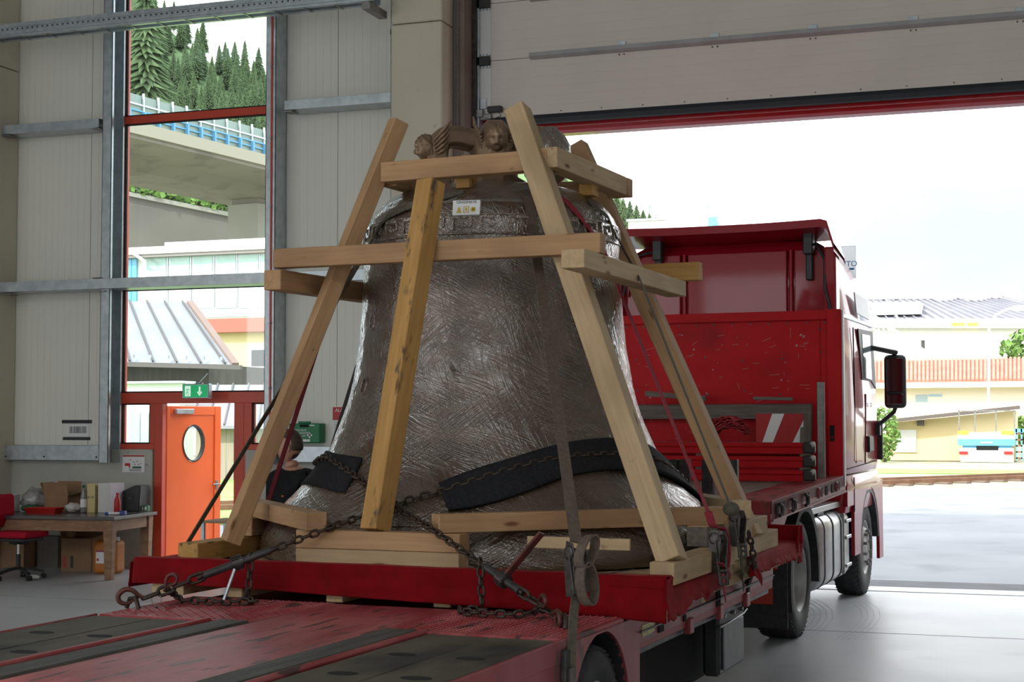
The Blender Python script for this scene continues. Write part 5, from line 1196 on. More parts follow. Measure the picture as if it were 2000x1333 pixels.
def boxthing(nm,x0,x1,y0,y1,h,mt,label,cat,z=Zt,bev=.003,rot=0.):
    t=thing(nm,label,cat,((x0+x1)/2,(y0+y1)/2,z)); part(MB().box(x0,x1,y0,y1,z,z+h),'body',mt,t,bev); return t
def openbox(nm,x0,x1,y0,y1,h,label,z=Zt,flaps=(1,1,1,1),mt=None,fl=.14):
    t=thing(nm,label,'box',((x0+x1)/2,(y0+y1)/2,z)); k=.005; mt=mt or M['card']
    m=MB().box(x0,x1,y0,y0+k,z,z+h); m.box(x0,x1,y1-k,y1,z,z+h); m.box(x0,x0+k,y0,y1,z,z+h); m.box(x1-k,x1,y0,y1,z,z+h); m.box(x0,x1,y0,y1,z,z+k); part(m,'body',mt,t)
    for a,b,d in (((x0,y0),(x1,y0),(0,-1)),((x1,y0),(x1,y1),(1,0)),((x1,y1),(x0,y1),(0,1)),((x0,y1),(x0,y0),(-1,0))):
        i=((0,-1),(1,0),(0,1),(-1,0)).index(d)
        if flaps[i]:
            up=flaps[i]; o=Vector((d[0]*fl*math.cos(up),d[1]*fl*math.cos(up),fl*math.sin(up)))
            q=[Vector((*a,z+h)),Vector((*b,z+h)),Vector((*b,z+h))+o,Vector((*a,z+h))+o]; part(MB().add(q,[(0,1,2,3)]),'flap',mt,t,solid=.004)
    return t
P=onb(14); 
t=boxthing('small_carton',P.x-.08,P.x+.09,P.y-.1,P.y+.15,.21,M['whitecard'],'small white carton with a grey fruit mark at the bench left end','carton')
part(MB().prism([(P.x+.03+.02*math.cos(a)*(1 if a<3 else .9),Zt+.14+.022*math.sin(a)) for a in [2*math.pi*i/12 for i in range(12)]],lambda a,b,d:(a,d,b),P.y-.1015,P.y-.1),'printed_mark',M['darksteel'],t)
P=onb(55); t=thing('packing_bundle','clear plastic bag bundle heaped between white carton and brown box','bag',(P.x,P.y+.1,Zt))
def crump2(d): return 1+.22*mnoise.noise(d*2.3)+.1*mnoise.noise(d*6)
part(MB().ball((P.x,P.y+.15,Zt+.14),(.17,.14,.15),26,18,crump2),'crumpled_film',mat('milky plastic film',(.34,.33,.32),(.22,.21,.2),sc=9,rough=.25,coat=.5),t)
part(MB().ball((P.x+.02,P.y+.02,Zt+.045),(.13,.09,.045),22,12,crump2),'green_edge',mat('green plastic',(.02,.12,.05),rough=.5),t)
P=onb(108); openbox('cardboard_box',P.x-.16,P.x+.17,P.y+.02,P.y+.35,.22,'open brown cardboard box with flaps up on the bench','',) if False else openbox('cardboard_box',P.x-.17,P.x+.16,P.y+.02,P.y+.35,.20,'open brown cardboard box with raised flaps on the workbench',flaps=(1.35,.25,1.5,1.2),fl=.17)
P=onb(80,1004); t=thing('parts_tray','shallow red plastic tray at the front of the bench','tray',(P.x,P.y,Zt)); M['redpl']=mat('red plastic',(.45,.02,.015),rough=.4)
m=MB(); x0,x1,y0,y1,h=P.x-.22,P.x+.21,P.y-.03,P.y+.2,.07
for a,b,c,d in (((x0+.03,y0+.03),(x1-.03,y0+.03),(x1,y0),(x0,y0)),((x1-.03,y0+.03),(x1-.03,y1-.03),(x1,y1),(x1,y0)),((x1-.03,y1-.03),(x0+.03,y1-.03),(x0,y1),(x1,y1)),((x0+.03,y1-.03),(x0+.03,y0+.03),(x0,y0),(x0,y1))):
    m.add([(*a,Zt+.003),(*b,Zt+.003),(*c,Zt+h),(*d,Zt+h)],[(0,1,2,3)])
m.add([(x0+.03,y0+.03,Zt+.003),(x1-.03,y0+.03,Zt+.003),(x1-.03,y1-.03,Zt+.003),(x0+.03,y1-.03,Zt+.003)],[(0,1,2,3)]); part(m,'tray',M['redpl'],t,solid=.005)
P=onb(142,1002); single(MB().ball((P.x,P.y,Zt+.06),(.10,.09,.06),26,16,crump2),'plastic_bag',mat('white carrier film',(.6,.58,.55),(.5,.48,.45),sc=12,rough=.4),'crumpled whitish plastic bag in front of the clear bottle','bag')
def bottle(px,py,h,r,body,cap,label,lab=None,nm='bottle'):
    P=onb(px,py); t=thing(nm,label,'bottle',(P.x,P.y,Zt)); c=(P.x,P.y)
    part(MB().lathe([(.001,Zt),(r*.9,Zt+.003),(r,Zt+.015),(r,Zt+h*.55),(r*.85,Zt+h*.68),(r*.4,Zt+h*.86),(r*.36,Zt+h*.93),(.001,Zt+h*.93)],c,18),'body',body,t)
    part(MB().lathe([(.001,Zt+h*.925),(r*.42,Zt+h*.925),(r*.42,Zt+h),(.001,Zt+h)],c,14),'cap',cap,t)
    if lab: part(MB().lathe([(r*1.02,Zt+h*.2),(r*1.02,Zt+h*.5)],c,18),'paper_label',lab,t)
bottle(163,1002,.34,.04,mat('clear plastic bottle',(.45,.47,.46),rough=.1,trans=.6),mat('green cap',(.01,.12,.05),rough=.5),'clear plastic bottle with a green cap on the bench',M['white'])
P=onb(177,1002); t=boxthing('wine_carton',P.x-.055,P.x+.055,P.y,P.y+.14,.36,mat('cream carton',(.62,.50,.25),(.58,.46,.22),sc=5,rough=.6),'tall cream carton between the clear bottle and white box','carton')
text('EL 30',.035,M['ink'],t,facing((P.x,P.y-.002,Zt+.19),(1,0,0),(0,0,1)),'carton_print')
P=onb(203,1002); t=boxthing('white_box',P.x-.085,P.x+.085,P.y,P.y+.36,.36,M['whitecard'],'tall plain white cardboard box beside the red bottle','box')
part(MB().box(P.x+.084,P.x+.087,P.y+.0,P.y+.36,Zt,Zt+.36),'side_panel',mat('lilac box side',(.60,.55,.58),rough=.7),t)
bottle(229,1003,.25,.04,M['redpl'],M['redpl'],'red plastic bottle standing in front of the black case')
P=onb(250,1000); t=thing('instrument_case','black angular case leaning at the bench end','case',(P.x,P.y,Zt))
part(MB().prism([(P.x-.14,Zt),(P.x+.12,Zt),(P.x+.14,Zt+.32),(P.x+.06,Zt+.325),(P.x-.12,Zt+.25)],lambda a,b,d:(a,d,b),P.y+.05,P.y+.3),'body',M['black'],t,.01); part(MB().box(P.x-.02,P.x+.04,P.y+.035,P.y+.05,Zt+.14,Zt+.19),'latch',M['darksteel'],t,.004)
P=onb(281,999); t=thing('tape_box','small green and white box at the bench corner','box',(P.x,P.y,Zt)); part(MB().box(P.x-.055,P.x+.05,P.y,P.y+.07,Zt,Zt+.07),'body',mat('green print',(.03,.14,.06),rough=.5),t,.003)
part(MB().box(P.x-.045,P.x-.01,P.y-.002,P.y,Zt+.012,Zt+.056),'white_field',M['white'],t); part(MB().box(P.x+.01,P.x+.04,P.y-.002,P.y,Zt+.012,Zt+.056),'white_field',M['white'],t)
P=onb(236,1006); t=thing('blue_box','small blue box lying in front of the red bottle','box',(P.x,P.y,Zt)); part(MB().box(P.x-.045,P.x+.05,P.y,P.y+.06,Zt,Zt+.045),'body',mat('blue print',(.02,.04,.22),rough=.4),t,.003); part(MB().box(P.x-.03,P.x-.01,P.y-.002,P.y,Zt+.015,Zt+.03),'white_logo',M['white'],t)
P=onb(215,1006); t=thing('marker_pen','white marker pen with a blue cap lying on the bench','pen',(P.x,P.y,Zt)); part(MB().cyl((P.x-.02,P.y,Zt+.016),(P.x+.11,P.y+.03,Zt+.016),.015,n=12),'barrel',M['white'],t); part(MB().cyl((P.x-.06,P.y-.01,Zt+.016),(P.x-.02,P.y,Zt+.016),.0155,n=12),'cap',mat('blue cap',(.02,.1,.4),rough=.4),t)
# below the bench
P=bx.inverted()@at(150,1118,Z=0); openbox('cardboard_box',P.x-.22,P.x+.2,P.y,P.y+.35,.42,'tall brown carton with red print under the bench',z=0,flaps=(0,.3,1.4,1.35),fl=.2)
bo=[o for o in bpy.data.objects if o.name.startswith('cardboard_box') and not o.parent][-1]
for i,c in enumerate(('redpl','black')): part(MB().box(P.x-.19+i*.1,P.x-.15+i*.1,P.y-.002,P.y,.05,.2),'printed_label',M[c],bo)
P=bx.inverted()@at(203,1122,Z=0); t=thing('canister','orange plastic canister with a white label under the bench','canister',(P.x,P.y+.12,0)); M['orangepl']=mat('orange plastic canister',(.55,.18,.02),(.48,.15,.018),sc=4,rough=.45)
part(MB().box(P.x-.16,P.x+.16,P.y,P.y+.26,.0,.41),'body',M['orangepl'],t,.05,4); part(MB().box(P.x-.03,P.x+.1,P.y+.1,P.y+.14,.41,.45),'handle',M['orangepl'],t,.015,2); part(MB().cyl((P.x+.11,P.y+.13,.40),(P.x+.11,P.y+.13,.45),.03,n=14),'cap',M['white'],t)
part(MB().box(P.x-.11,P.x+.02,P.y-.003,P.y+.001,.13,.29),'paper_label',M['white'],t); part(MB().box(P.x-.11,P.x+.02,P.y-.004,P.y-.003,.27,.29),'label_band',mat('magenta band',(.4,.05,.2),rough=.6),t); part(MB().box(P.x-.1,P.x-.07,P.y-.004,P.y-.003,.16,.19),'hazard_mark',M['redpl'],t)
P=bx.inverted()@at(30,1112,Z=0); openbox('cardboard_box',P.x-.3,P.x+.12,P.y,P.y+.3,.36,'low brown carton behind the red swivel chair',z=0,flaps=(0,0,1.0,0),fl=.15)
P=bx.inverted()@at(95,1110,Z=0); boxthing('crate_box',P.x-.2,P.x+.1,P.y+.05,P.y+.3,.4,mat('dim grey carton',(.16,.14,.12),rough=.8),'dim grey carton deep under the bench','box',z=0)
frame(Matrix.Identity(4))
# swivel chair, only its front half in view
Pc=at(35,1132,Z=0); SCx,SCy=Pc.x,Pc.y
sc_=thing('swivel_chair','red upholstered swivel chair at the bench, half out of view','chair',(SCx,SCy,0)); M['redcloth']=mat('red chair cloth',(.42,.012,.03),(.36,.01,.025),sc=30,rough=.9,spec=.15,bump=.2,bsc=90)
part(MB().box(SCx-.28,SCx+.27,SCy-.24,SCy+.24,.50,.575),'seat',M['redcloth'],sc_,.035,4); part(MB().box(SCx-.24,SCx+.22,SCy-.2,SCy+.2,.46,.50),'seat_pan',M['black'],sc_,.01)
part(MB().prism([(SCx-.34,.62),(SCx-.28,.60),(SCx-.20,.78),(SCx-.21,1.0),(SCx-.27,1.02),(SCx-.29,.8)],lambda a,b,d:(a,d,b),SCy-.2,SCy+.2),'backrest',M['redcloth'],sc_,.03,3)
part(MB().beam((SCx-.3,SCy,.47),(SCx-.28,SCy,.75),.06,.02,up=(1,0,0)),'back_bracket',M['black'],sc_); part(MB().cyl((SCx,SCy,.12),(SCx,SCy,.3),.028,n=14),'gas_lift',M['black'],sc_); part(MB().cyl((SCx,SCy,.28),(SCx,SCy,.47),.016,n=12),'piston',M['chrome'],sc_)
part(MB().box(SCx-.1,SCx+.12,SCy-.06,SCy+.06,.42,.465),'tilt_mechanism',M['black'],sc_,.01); part(MB().beam((SCx+.05,SCy,.44),(SCx+.1,SCy-.22,.43),.012,.012),'lever',M['black'],sc_)
for k in range(5):
    a=2*math.pi*k/5-.5; e=Vector((SCx+.3*math.cos(a),SCy+.3*math.sin(a),.085)); b=part(MB().sweep([(SCx,SCy,.135),(SCx+.15*math.cos(a),SCy+.15*math.sin(a),.12),e],[(-.02,-.015),(.02,-.015),(.016,.015),(-.016,.015)],Vector((0,0,1))),'base_arm',M['black'],sc_,.004)
    part(MB().cyl((e.x-.03*math.sin(a),e.y+.03*math.cos(a),.032),(e.x+.03*math.sin(a),e.y-.03*math.cos(a),.032),.032,n=14),'caster',M['black'],b)
p=at(65,1133,Z=0); single(MB().ball((p.x,p.y,.03),(.09,.05,.03),18,10,crump2),'crumpled_paper',M['whitecard'],'crumpled pale paper on the floor by the chair casters','paper')
# ------------------------------------------------------------------ signs and boxes on the wall
wy=WY-.055
ex=thing('exit_sign','green emergency exit sign with running figure and arrow over the door','sign',(-10.095,16.9,2.18)); M['exitg']=mat('lit green sign',(.01,.32,.12),rough=.4,emit=(.01,.42,.14),estr=.55); M['exitw']=mat('lit white sign',(.8,.85,.8),rough=.4,emit=(.8,.95,.85),estr=.6)
part(MB().box(-10.285,-9.905,16.9,16.99,2.175,2.36),'housing',M['galv'],ex,.008); part(MB().box(-10.27,-9.92,16.896,16.9,2.19,2.345),'sign_face',M['exitg'],ex)
def ef(pts,nm='pictogram',mt=None): part(MB().prism(pts,lambda a,b,d:(-10.095+a,d,2.2675+b),16.893,16.897),nm,mt or M['exitw'],ex)
ef([(-.145,-.065),(-.065,-.065),(-.065,.065),(-.145,.065)],'door_field'); 
def efl(a,b,w): 
    a=Vector((*a,0)); b=Vector((*b,0)); d=(b-a).normalized(); n=Vector((-d.y,d.x,0))*w/2; ef([tuple((q)[:2]) for q in (a-n,b-n,b+n,a+n)],'running_figure',M['exitg'])
efl((-.10,.03),(-.115,-.012),.022); efl((-.115,-.01),(-.09,-.03),.014); efl((-.09,-.03),(-.10,-.06),.012); efl((-.115,-.012),(-.135,-.045),.014); efl((-.10,.025),(-.075,.01),.012); efl((-.105,.025),(-.135,.015),.011)
ef([(-.092+.012*math.cos(2*math.pi*i/12),.05+.012*math.sin(2*math.pi*i/12)) for i in range(12)],'running_figure',M['exitg'])
ef([(.055,.055),(.075,.055),(.075,-.02),(.055,-.02)],'arrow'); ef([(.03,-.015),(.065,-.06),(.10,-.015),(.09,-.005),(.065,-.035),(.04,-.005)],'arrow')
part(MB().cyl((-10.095,16.95,2.36),(-10.095,17.19,2.5),.01,n=8),'bracket',M['galv'],ex)
def wallsign(nm,x0,x1,z0,z1,label,cat,mt=None,y=None):
    yy=y or wy; t=thing(nm,label,cat,((x0+x1)/2,yy,z0)); part(MB().box(x0,x1,yy-.006,yy,z0,z1),'sheet',mt or M['white'],t); return t,yy-.0065
pl2,yy=wallsign('escape_plan',-11.30,-10.97,1.235,1.46,'white escape plan sheet with a red header on the concrete plinth','notice')
for x0,x1,z0,z1,c in ((-11.295,-10.975,1.435,1.455,'redpl'),(-11.265,-11.185,1.315,1.35,'redpl'),(-11.205,-11.185,1.29,1.315,'redpl')): part(MB().box(x0,x1,yy-.0005,yy,z0,z1),'printed_block',M[c],pl2)
part(MB().box(-11.15,-11.02,yy-.0005,yy,1.285,1.31),'printed_block',bpy.data.materials['green print'],pl2)
for i,(a,b) in enumerate(((-11.14,1.36),(-11.12,1.33),(-11.09,1.37),(-11.19,1.39),(-11.07,1.33),(-11.04,1.34))): part(MB().box(a,a+.018,yy-.0005,yy,b,b+.01),'printed_mark',M['redpl'] if i%2 else M['ink'],pl2)
for i in range(5): part(MB().box(-11.2,-11.02,yy-.0005,yy,1.275-i*.007,1.278-i*.007),'printed_line',M['ink'],pl2)
bc_,yy=wallsign('barcode_label',-12.19,-11.85,1.69,1.85,'white barcode sheet taped to the wall panel with black tape','label',y=WY-.004)
r_=random.Random(2); x=-12.15
while x<-11.9:
    w=r_.choice((.003,.005,.009)); part(MB().box(x,x+w,yy-.0005,yy,1.735,1.825),'bar',M['ink'],bc_); x+=w+r_.choice((.003,.005,.007))
part(MB().box(-12.27,-11.81,yy-.001,yy+.004,1.865,1.91),'black_tape',M['black'],bc_); part(MB().box(-12.25,-11.83,yy-.001,yy+.004,1.645,1.685),'black_tape',M['black'],bc_)
fa=thing('first_aid_box','green first-aid wall case with white cross and lettering','first-aid box',(-8.63,17.05,1.62)); M['fag']=mat('green first aid plastic',(.005,.18,.06),rough=.4)
part(MB().box(-8.85,-8.43,17.03,17.19,1.62,1.86),'case',M['fag'],fa,.012,2); part(MB().box(-8.72,-8.56,17.02,17.06,1.86,1.885),'handle',M['fag'],fa,.006); part(MB().box(-8.70,-8.58,17.026,17.03,1.815,1.845),'handle_recess',M['slot'],fa)
FY=17.028
for i,(tx,z) in enumerate((('ERSTE HILFE',1.775),('VERBANDKASTEN',1.74),('NORM Z 1020',1.705))): text(tx,.034 if i<2 else .026,M['white'],fa,facing((-8.70,FY,z),(1,0,0),(0,0,1)),'lettering')
part(MB().box(-8.60,-8.53,FY-.001,FY+.002,1.705,1.725),'white_cross',M['white'],fa); part(MB().box(-8.575,-8.555,FY-.001,FY+.002,1.68,1.75),'white_cross',M['white'],fa)
part(MB().box(-8.82,-8.56,FY-.001,FY+.002,1.635,1.665),'white_strip',M['white'],fa); part(MB().box(-8.73,-8.70,FY-.0015,FY,1.64,1.66),'printed_mark',M['redpl'],fa); part(MB().box(-8.56,-8.50,FY-.001,FY+.002,1.83,1.845),'white_strip',M['white'],fa)
al,yy=wallsign('alarm_notice',-8.33,-8.07,1.55,2.06,'red and white alarm notice on the wall beside the first-aid case','notice',y=WY-.004)
part(MB().box(-8.33,-8.07,yy-.0005,yy,1.90,2.06),'red_field',M['redpl'],al); part(MB().box(-8.33,-8.07,yy-.0005,yy,1.55,1.68),'red_field',M['redpl'],al); text('ALARM',.06,M['white'],al,facing((-8.2,yy-.001,2.02),(1,0,0),(0,0,1)),'lettering')
for i in range(7): part(MB().box(-8.31,-8.12,yy-.0005,yy,1.87-i*.024,1.874-i*.024),'printed_line',M['ink'],al)
# small table outside the door edge
st=thing('side_table','small table with a pale wood top beside the open door','table',(-8.95,15.6,0)); p=at(425,1016,Z=.72)
part(MB().box(p.x-.08,p.x+.7,p.y-.3,p.y+.3,.70,.725),'table_top',M['wood3'],st,.004)
for dx in (-.04,.66):
    for dy in (-.26,.26): part(MB().box(p.x+dx-.02,p.x+dx+.02,p.y+dy-.02,p.y+dy+.02,0,.70),'leg',M['galv'],st)
# ------------------------------------------------------------------ person
frame(Matrix.Translation((-5.31,10.3,0))@Matrix.Rotation(math.radians(243),4,'Z'))    # own x axis = the way the chest faces
M['skin']=mat('skin',(.42,.22,.15),(.38,.19,.13),sc=12,rough=.5); M['hair']=mat('short brown hair',(.045,.028,.018),(.07,.045,.03),sc=60,rough=.7,bump=.5,bsc=120)
M['shirt']=mat('black T-shirt cotton',(.008,.008,.009),(.013,.013,.014),sc=8,rough=.9,spec=.15,bump=.2,bsc=10); M['jeans']=mat('dark work trousers',(.02,.022,.03),rough=.85); M['shoe']=mat('black work shoe',(.012,.012,.012),rough=.6)
pe=thing('person','person in a black T-shirt standing behind the trailer, head turned away','person',(0,0,0))
def skin_obj(nm,verts,edges,mt,sub=2):
    me=bpy.data.meshes.new(nm); me.from_pydata([v[:3] for v in verts],edges,[]); me.materials.append(mt); o=link(nm,me); o.parent=pe; LOC[o.name]=Vector((0,0,0))
    o.modifiers.new('skin','SKIN'); 
    for i,v in enumerate(verts): d=me.skin_vertices[0].data[i]; d.radius=v[3] if isinstance(v[3],tuple) else (v[3],v[3])
    me.skin_vertices[0].data[0].use_root=True
    s=o.modifiers.new('sub','SUBSURF'); s.levels=sub; s.render_levels=sub
    for q in me.polygons: q.use_smooth=True
    return o
def limbs(k):
    V=[(0,0,.98,(.13,.17)),(0,0,1.15,(.12,.155)),(.01,0,1.33,(.13,.18)),(0,0,1.47,(.09,.12)),(.01,0,1.54,.058),(.02,0,1.60,.056)]
    E=[(0,1),(1,2),(2,3),(3,4),(4,5)]
    for s in (-1,1):
        b=len(V); V+=[(0,s*.19,1.45,.062),(-.02,s*.245,1.17,.046),(.10,s*.25,.95,.034),(.14,s*.24,.88,.03)]; E+=[(3,b),(b,b+1),(b+1,b+2),(b+2,b+3)]
        for j in range(4):       # fingers
            c=len(V); V+=[(.16,s*(.215+.017*j),.835,.011),(.165,s*(.215+.017*j),.80-.006*(j in (1,2)),.0095),(.155,s*(.215+.016*j),.765,.008)]; E+=[(b+3,c),(c,c+1),(c+1,c+2)]
        c=len(V); V+=[(.175,s*.20,.86,.012),(.19,s*.195,.825,.0095)]; E+=[(b+3,c),(c,c+1)]
        b=len(V); V+=[(0,s*.09,.90,.095),(.01,s*.10,.50,.06),(-.01,s*.105,.10,.042),(.02,s*.105,.05,.042),(.13,s*.115,.035,.035)]; E+=[(0,b),(b,b+1),(b+1,b+2),(b+2,b+3),(b+3,b+4)]
    return V,E
V,E=limbs(1); skin_obj('body',V,E,M['skin'])
SV=[(0,0,.93,(.15,.19)),(0,0,1.10,(.145,.18)),(.01,0,1.33,(.155,.205)),(0,0,1.475,(.125,.16)),(.008,0,1.535,(.075,.075))]; SE=[(0,1),(1,2),(2,3),(3,4)]
for s in (-1,1): b=len(SV); SV+=[(0,s*.205,1.455,.098),(-.014,s*.245,1.20,.082)]; SE+=[(3,b),(b,b+1)]
skin_obj('tshirt',SV,SE,M['shirt'])
JV=[(0,0,1.0,(.14,.175)),(0,0,.92,(.14,.17))]; JE=[(0,1)]
for s in (-1,1): b=len(JV); JV+=[(0,s*.09,.88,.105),(.01,s*.10,.50,.075),(-.01,s*.105,.10,.065)]; JE+=[(1,b),(b,b+1),(b+1,b+2)]
skin_obj('trousers',JV,JE,M['jeans'])
for s in (-1,1): part(MB().sweep([(-.07,s*.105,.05),(.02,s*.108,.055),(.12,s*.115,.04),(.19,s*.118,.03)],[(-.05,-.05),(.05,-.05),(.045,.02),(-.045,.02)],Vector((0,0,1))),'shoe',M['shoe'],pe,.02,2)
def headf(hair):
    q=MB(); nu,nv=32,24; o=Vector((.035,0,1.70))
    for j in range(nv+1):
        t=math.pi*j/nv
        for i in range(nu):
            ph=2*math.pi*i/nu; d=Vector((math.sin(t)*math.cos(ph),math.sin(t)*math.sin(ph),math.cos(t))); k=1.
            if not hair:
                if d.x>0:
                    k+=.19*math.exp(-(d.y**2*70+(d.z+.12)**2*20)); k-=.07*math.exp(-((abs(d.y)-.32)**2*60+(d.z-.03)**2*60)); k+=.04*math.exp(-(d.y**2*14+(d.z-.2)**2*60)); k-=.035*math.exp(-(d.y**2*20+(d.z+.50)**2*170)); k+=.07*math.exp(-(d.y**2*18+(d.z+.75)**2*30))
                if d.z<-.3 and d.x<0: k-=.22*min(1,(-d.z-.3)*1.6)*min(1,-d.x*2)
                q.v.append(tuple(o+Vector((d.x*.098,d.y*.076,d.z*.122))*k))
            else:
                q.v.append(tuple(o+Vector((-.006,0,.004))+Vector((d.x*.101,d.y*.081,d.z*.126))*(1.0 if (d.z>.42 or (d.x<-.2 and d.z>-.30)) else .86)))
    for j in range(nv):
        for i in range(nu): q.f.append((j*nu+i,(j+1)*nu+i,(j+1)*nu+(i+1)%nu,j*nu+(i+1)%nu)); q.sm.append(True)
    return q
hd=part(headf(False),'head',M['skin'],pe); hd.rotation_euler=(0,0,math.radians(-50)); part(headf(True),'hair',M['hair'],hd)
for s in (-1,1):
    part(MB().ball((.025,s*.078,1.69),(.02,.010,.034),12,10),'ear',M['skin'],hd); part(MB().ball((.118,s*.032,1.705),(.009,.013,.009),10,8),'eye',M['white'],hd)
part(MB().ball((.125,0,1.648),(.012,.026,.007),12,6),'mouth',mat('lips',(.34,.13,.11),rough=.5),hd)
part(MB().box(.15,.152,.06,.085,1.33,1.34),'shirt_print',mat('orange print',(.6,.1,.02),rough=.7),pe)
frame(Matrix.Identity(4))
# ================================================================== outside the hall
frame(Matrix.Identity(4))
M['asphalt']=mat('pale worn asphalt',(.165,.17,.182),(.205,.21,.222),sc=.35,rough=.75,bump=.06,bsc=40,c3=(.14,.145,.157),sc3=.9,lo3=.55,hi3=.7)
M['shade']=mat('dark painted shade strip',(.075,.077,.08),(.10,.10,.105),sc=3,rough=.85,bump=.15,bsc=60)
M['gravel']=mat('pale gravel and dry grass',(.34,.31,.24),(.24,.27,.13),sc=.7,rough=.95,bump=.3,bsc=8)
M['meadow']=mat('mown grass',(.15,.26,.05),(.24,.34,.10),sc=1.2,rough=.95,bump=.4,bsc=12)
M['wallwhite']=mat('white render',(.72,.72,.70),(.68,.68,.66),sc=.4,rough=.8); M['cream']=mat('cream yellow render',(.72,.58,.32),(.68,.54,.29),sc=.4,rough=.85)
M['roofgrey']=mat('grey standing seam roof',(.20,.20,.23),(.24,.235,.26),sc=.6,rough=.5); M['roofseam']=mat('roof seam',(.10,.085,.08),rough=.6)
M['tiles']=mat('red roof tiles',(.42,.15,.10),(.50,.20,.14),sc=1.5,rough=.8); M['bridge']=mat('viaduct concrete',(.16,.142,.118),(.19,.17,.142),sc=.12,rough=.9,c3=(.135,.12,.10),sc3=.3)
M['needle']=mat('spruce needles',(.06,.095,.045),(.09,.13,.06),sc=.35,rough=.9,spec=.2,rnd=30); M['leaf']=mat('broad leaves',(.09,.17,.04),(.15,.24,.06),sc=1.1,rough=.85,spec=.2,rnd=20); M['bark']=mat('bark',(.08,.06,.045),rough=.9)
M['paneblue']=mat('blue tinted pane',(.10,.38,.60),rough=.1,spec=.8); M['panegrey']=mat('grey green pane',(.30,.44,.42),(.36,.5,.48),sc=2,rough=.12,spec=.8); M['darkwood']=mat('dark board wall',(.06,.05,.048),(.09,.075,.07),sc=3,stretch=(6,1,.3),rough=.85)
M['greywood']=mat('silvered boards',(.24,.21,.17),(.30,.26,.21),sc=3,stretch=(6,1,.3),rough=.9)
struct(MB().box(-160,120,17.9,600,-.35,-.03),'ground_outside',M['gravel'],label='pale gravel ground beyond the tracks')
struct(MB().box(-40,60,18.75,44.5,-.3,-.012),'yard',M['asphalt'],label='wide pale asphalt yard outside the gate')
struct(MB().box(-40,60,17.9,18.75,-.3,-.006),'shade_strip',M['shade'],label='dark strip of painted shade along the gate')  # darker strip paints the band of shade just outside the gate
struct(MB().box(-60,-8.6,25,58,-.3,.02),'lawn',M['meadow'],label='sunny mown grass outside the door')
struct(MB().box(-14,40,57,62,-.3,.0),'verge',M['meadow'],label='grass verge behind the railway tracks')
# railway track crossing the yard's far edge
a=at(1720,948,Z=0); b=at(2000,937,Z=0); td=(b-a); td.z=0; td.normalize(); tn=Vector((-td.y,td.x,0)); c0=a
rt=thing('railway_track','rusty railway track with sleepers at the yard edge','railway track',(c0.x,c0.y,0)); M['rust']=mat('rusty rail',(.20,.10,.06),(.26,.14,.09),sc=3,rough=.7,metal=.3); M['slp']=mat('timber sleeper',(.16,.12,.09),rough=.9)
for k in (0,1.5): part(MB().beam(c0+tn*k-td*25+Vector((0,0,.06)),c0+tn*k+td*40+Vector((0,0,.06)),.09,.14),'rail',M['rust'],rt)
for i in range(60):
    p=c0+td*(-20+i*.9)+tn*.75; part(MB().beam(p-tn*1.3+Vector((0,0,-.005)),p+tn*1.3+Vector((0,0,-.005)),.24,.06),'sleeper',M['slp'],rt)
# ---- helpers for things laid out across the view
def ib(px0,px1,pt,pb,Y,d=.2,dy=0.):
    p=at((px0+px1)/2,(pt+pb)/2,Y=Y); x0=at(px0,(pt+pb)/2,Y=Y).x; x1=at(px1,(pt+pb)/2,Y=Y).x; z1=at((px0+px1)/2,pt,Y=Y).z; z0=at((px0+px1)/2,pb,Y=Y).z
    return (x0,x1,Y+dy,Y+dy+d,z0,z1)
def bldg(nm,label,px0,px1,pt,Y,d,mt,ground=0.,cat='building'):
    x0,x1,y0,y1,z0,z1=ib(px0,px1,pt,pt+10,Y,d); t=thing(nm,label,cat,((x0+x1)/2,(y0+y1)/2,ground)); part(MB().box(x0,x1,y0,y1,ground,z1),'wall',mt,t); return t
def face(t,nm,mt,px0,px1,pt,pb,Y,d=.08,dy=-.09,par=None,bev=0): return part(MB().box(*ib(px0,px1,pt,pb,Y,d,dy)),nm,mt,par or t,bev)
# ---- seen through the tall window: office block, ochre house, sheds
wbl=bldg('office_block','white flat-roofed office block with long window bands outside the tall window',215,700,478,75,12,M['wallwhite'])
face(wbl,'parapet',M['wallwhite'],215,700,478,492,75,.6,-.7); face(wbl,'roof_step',M['wallwhite'],312,700,463,478,75,3,.5)
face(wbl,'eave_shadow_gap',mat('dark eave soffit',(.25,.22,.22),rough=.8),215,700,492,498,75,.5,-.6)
for r_,(t0,t1) in enumerate(((499,546),(557,602))):
    for k in range(8):
        x0=288+k*46-(k*k*.25); w=face(wbl,'window',M['galv'],x0-2,x0+41,t0-1,t1,75,.06,-.07); face(wbl,'pane',M['panegrey'] if r_==0 else M['wallwhite'],x0,x0+38,t0,t0+ (30 if r_==0 else t1-t0),75,.04,-.11,w)
        if r_==0: face(wbl,'blind',M['wallwhite'],x0,x0+38,t0+31,t1,75,.04,-.11,w)
for k in range(3): face(wbl,'glass_bay',M['paneblue'],240+k*10,249+k*10,503,592,75,.1,-.15)
face(wbl,'sill_band',mat('pale blue sill band',(.45,.58,.62),rough=.5),215,700,604,619,75,.12,-.13)
p0=at(258,494,Y=74.2); p1=at(282,510,Y=74.2); p2=at(283,548,Y=74.2); part(MB().tube([p0,p0.lerp(p1,.8),p1,p2],.09,8),'downpipe',M['white'],wbl)
och=bldg('ochre_house','ochre house with a red eave band of painted soffit shade and one small window',395,640,622,62,9,M['cream'])
face(och,'eave_shade_band',mat('red soffit shade',(.42,.13,.10),rough=.8),395,640,622,649,62,.5,-.5)  # red band with the soffit's shade put into its colour
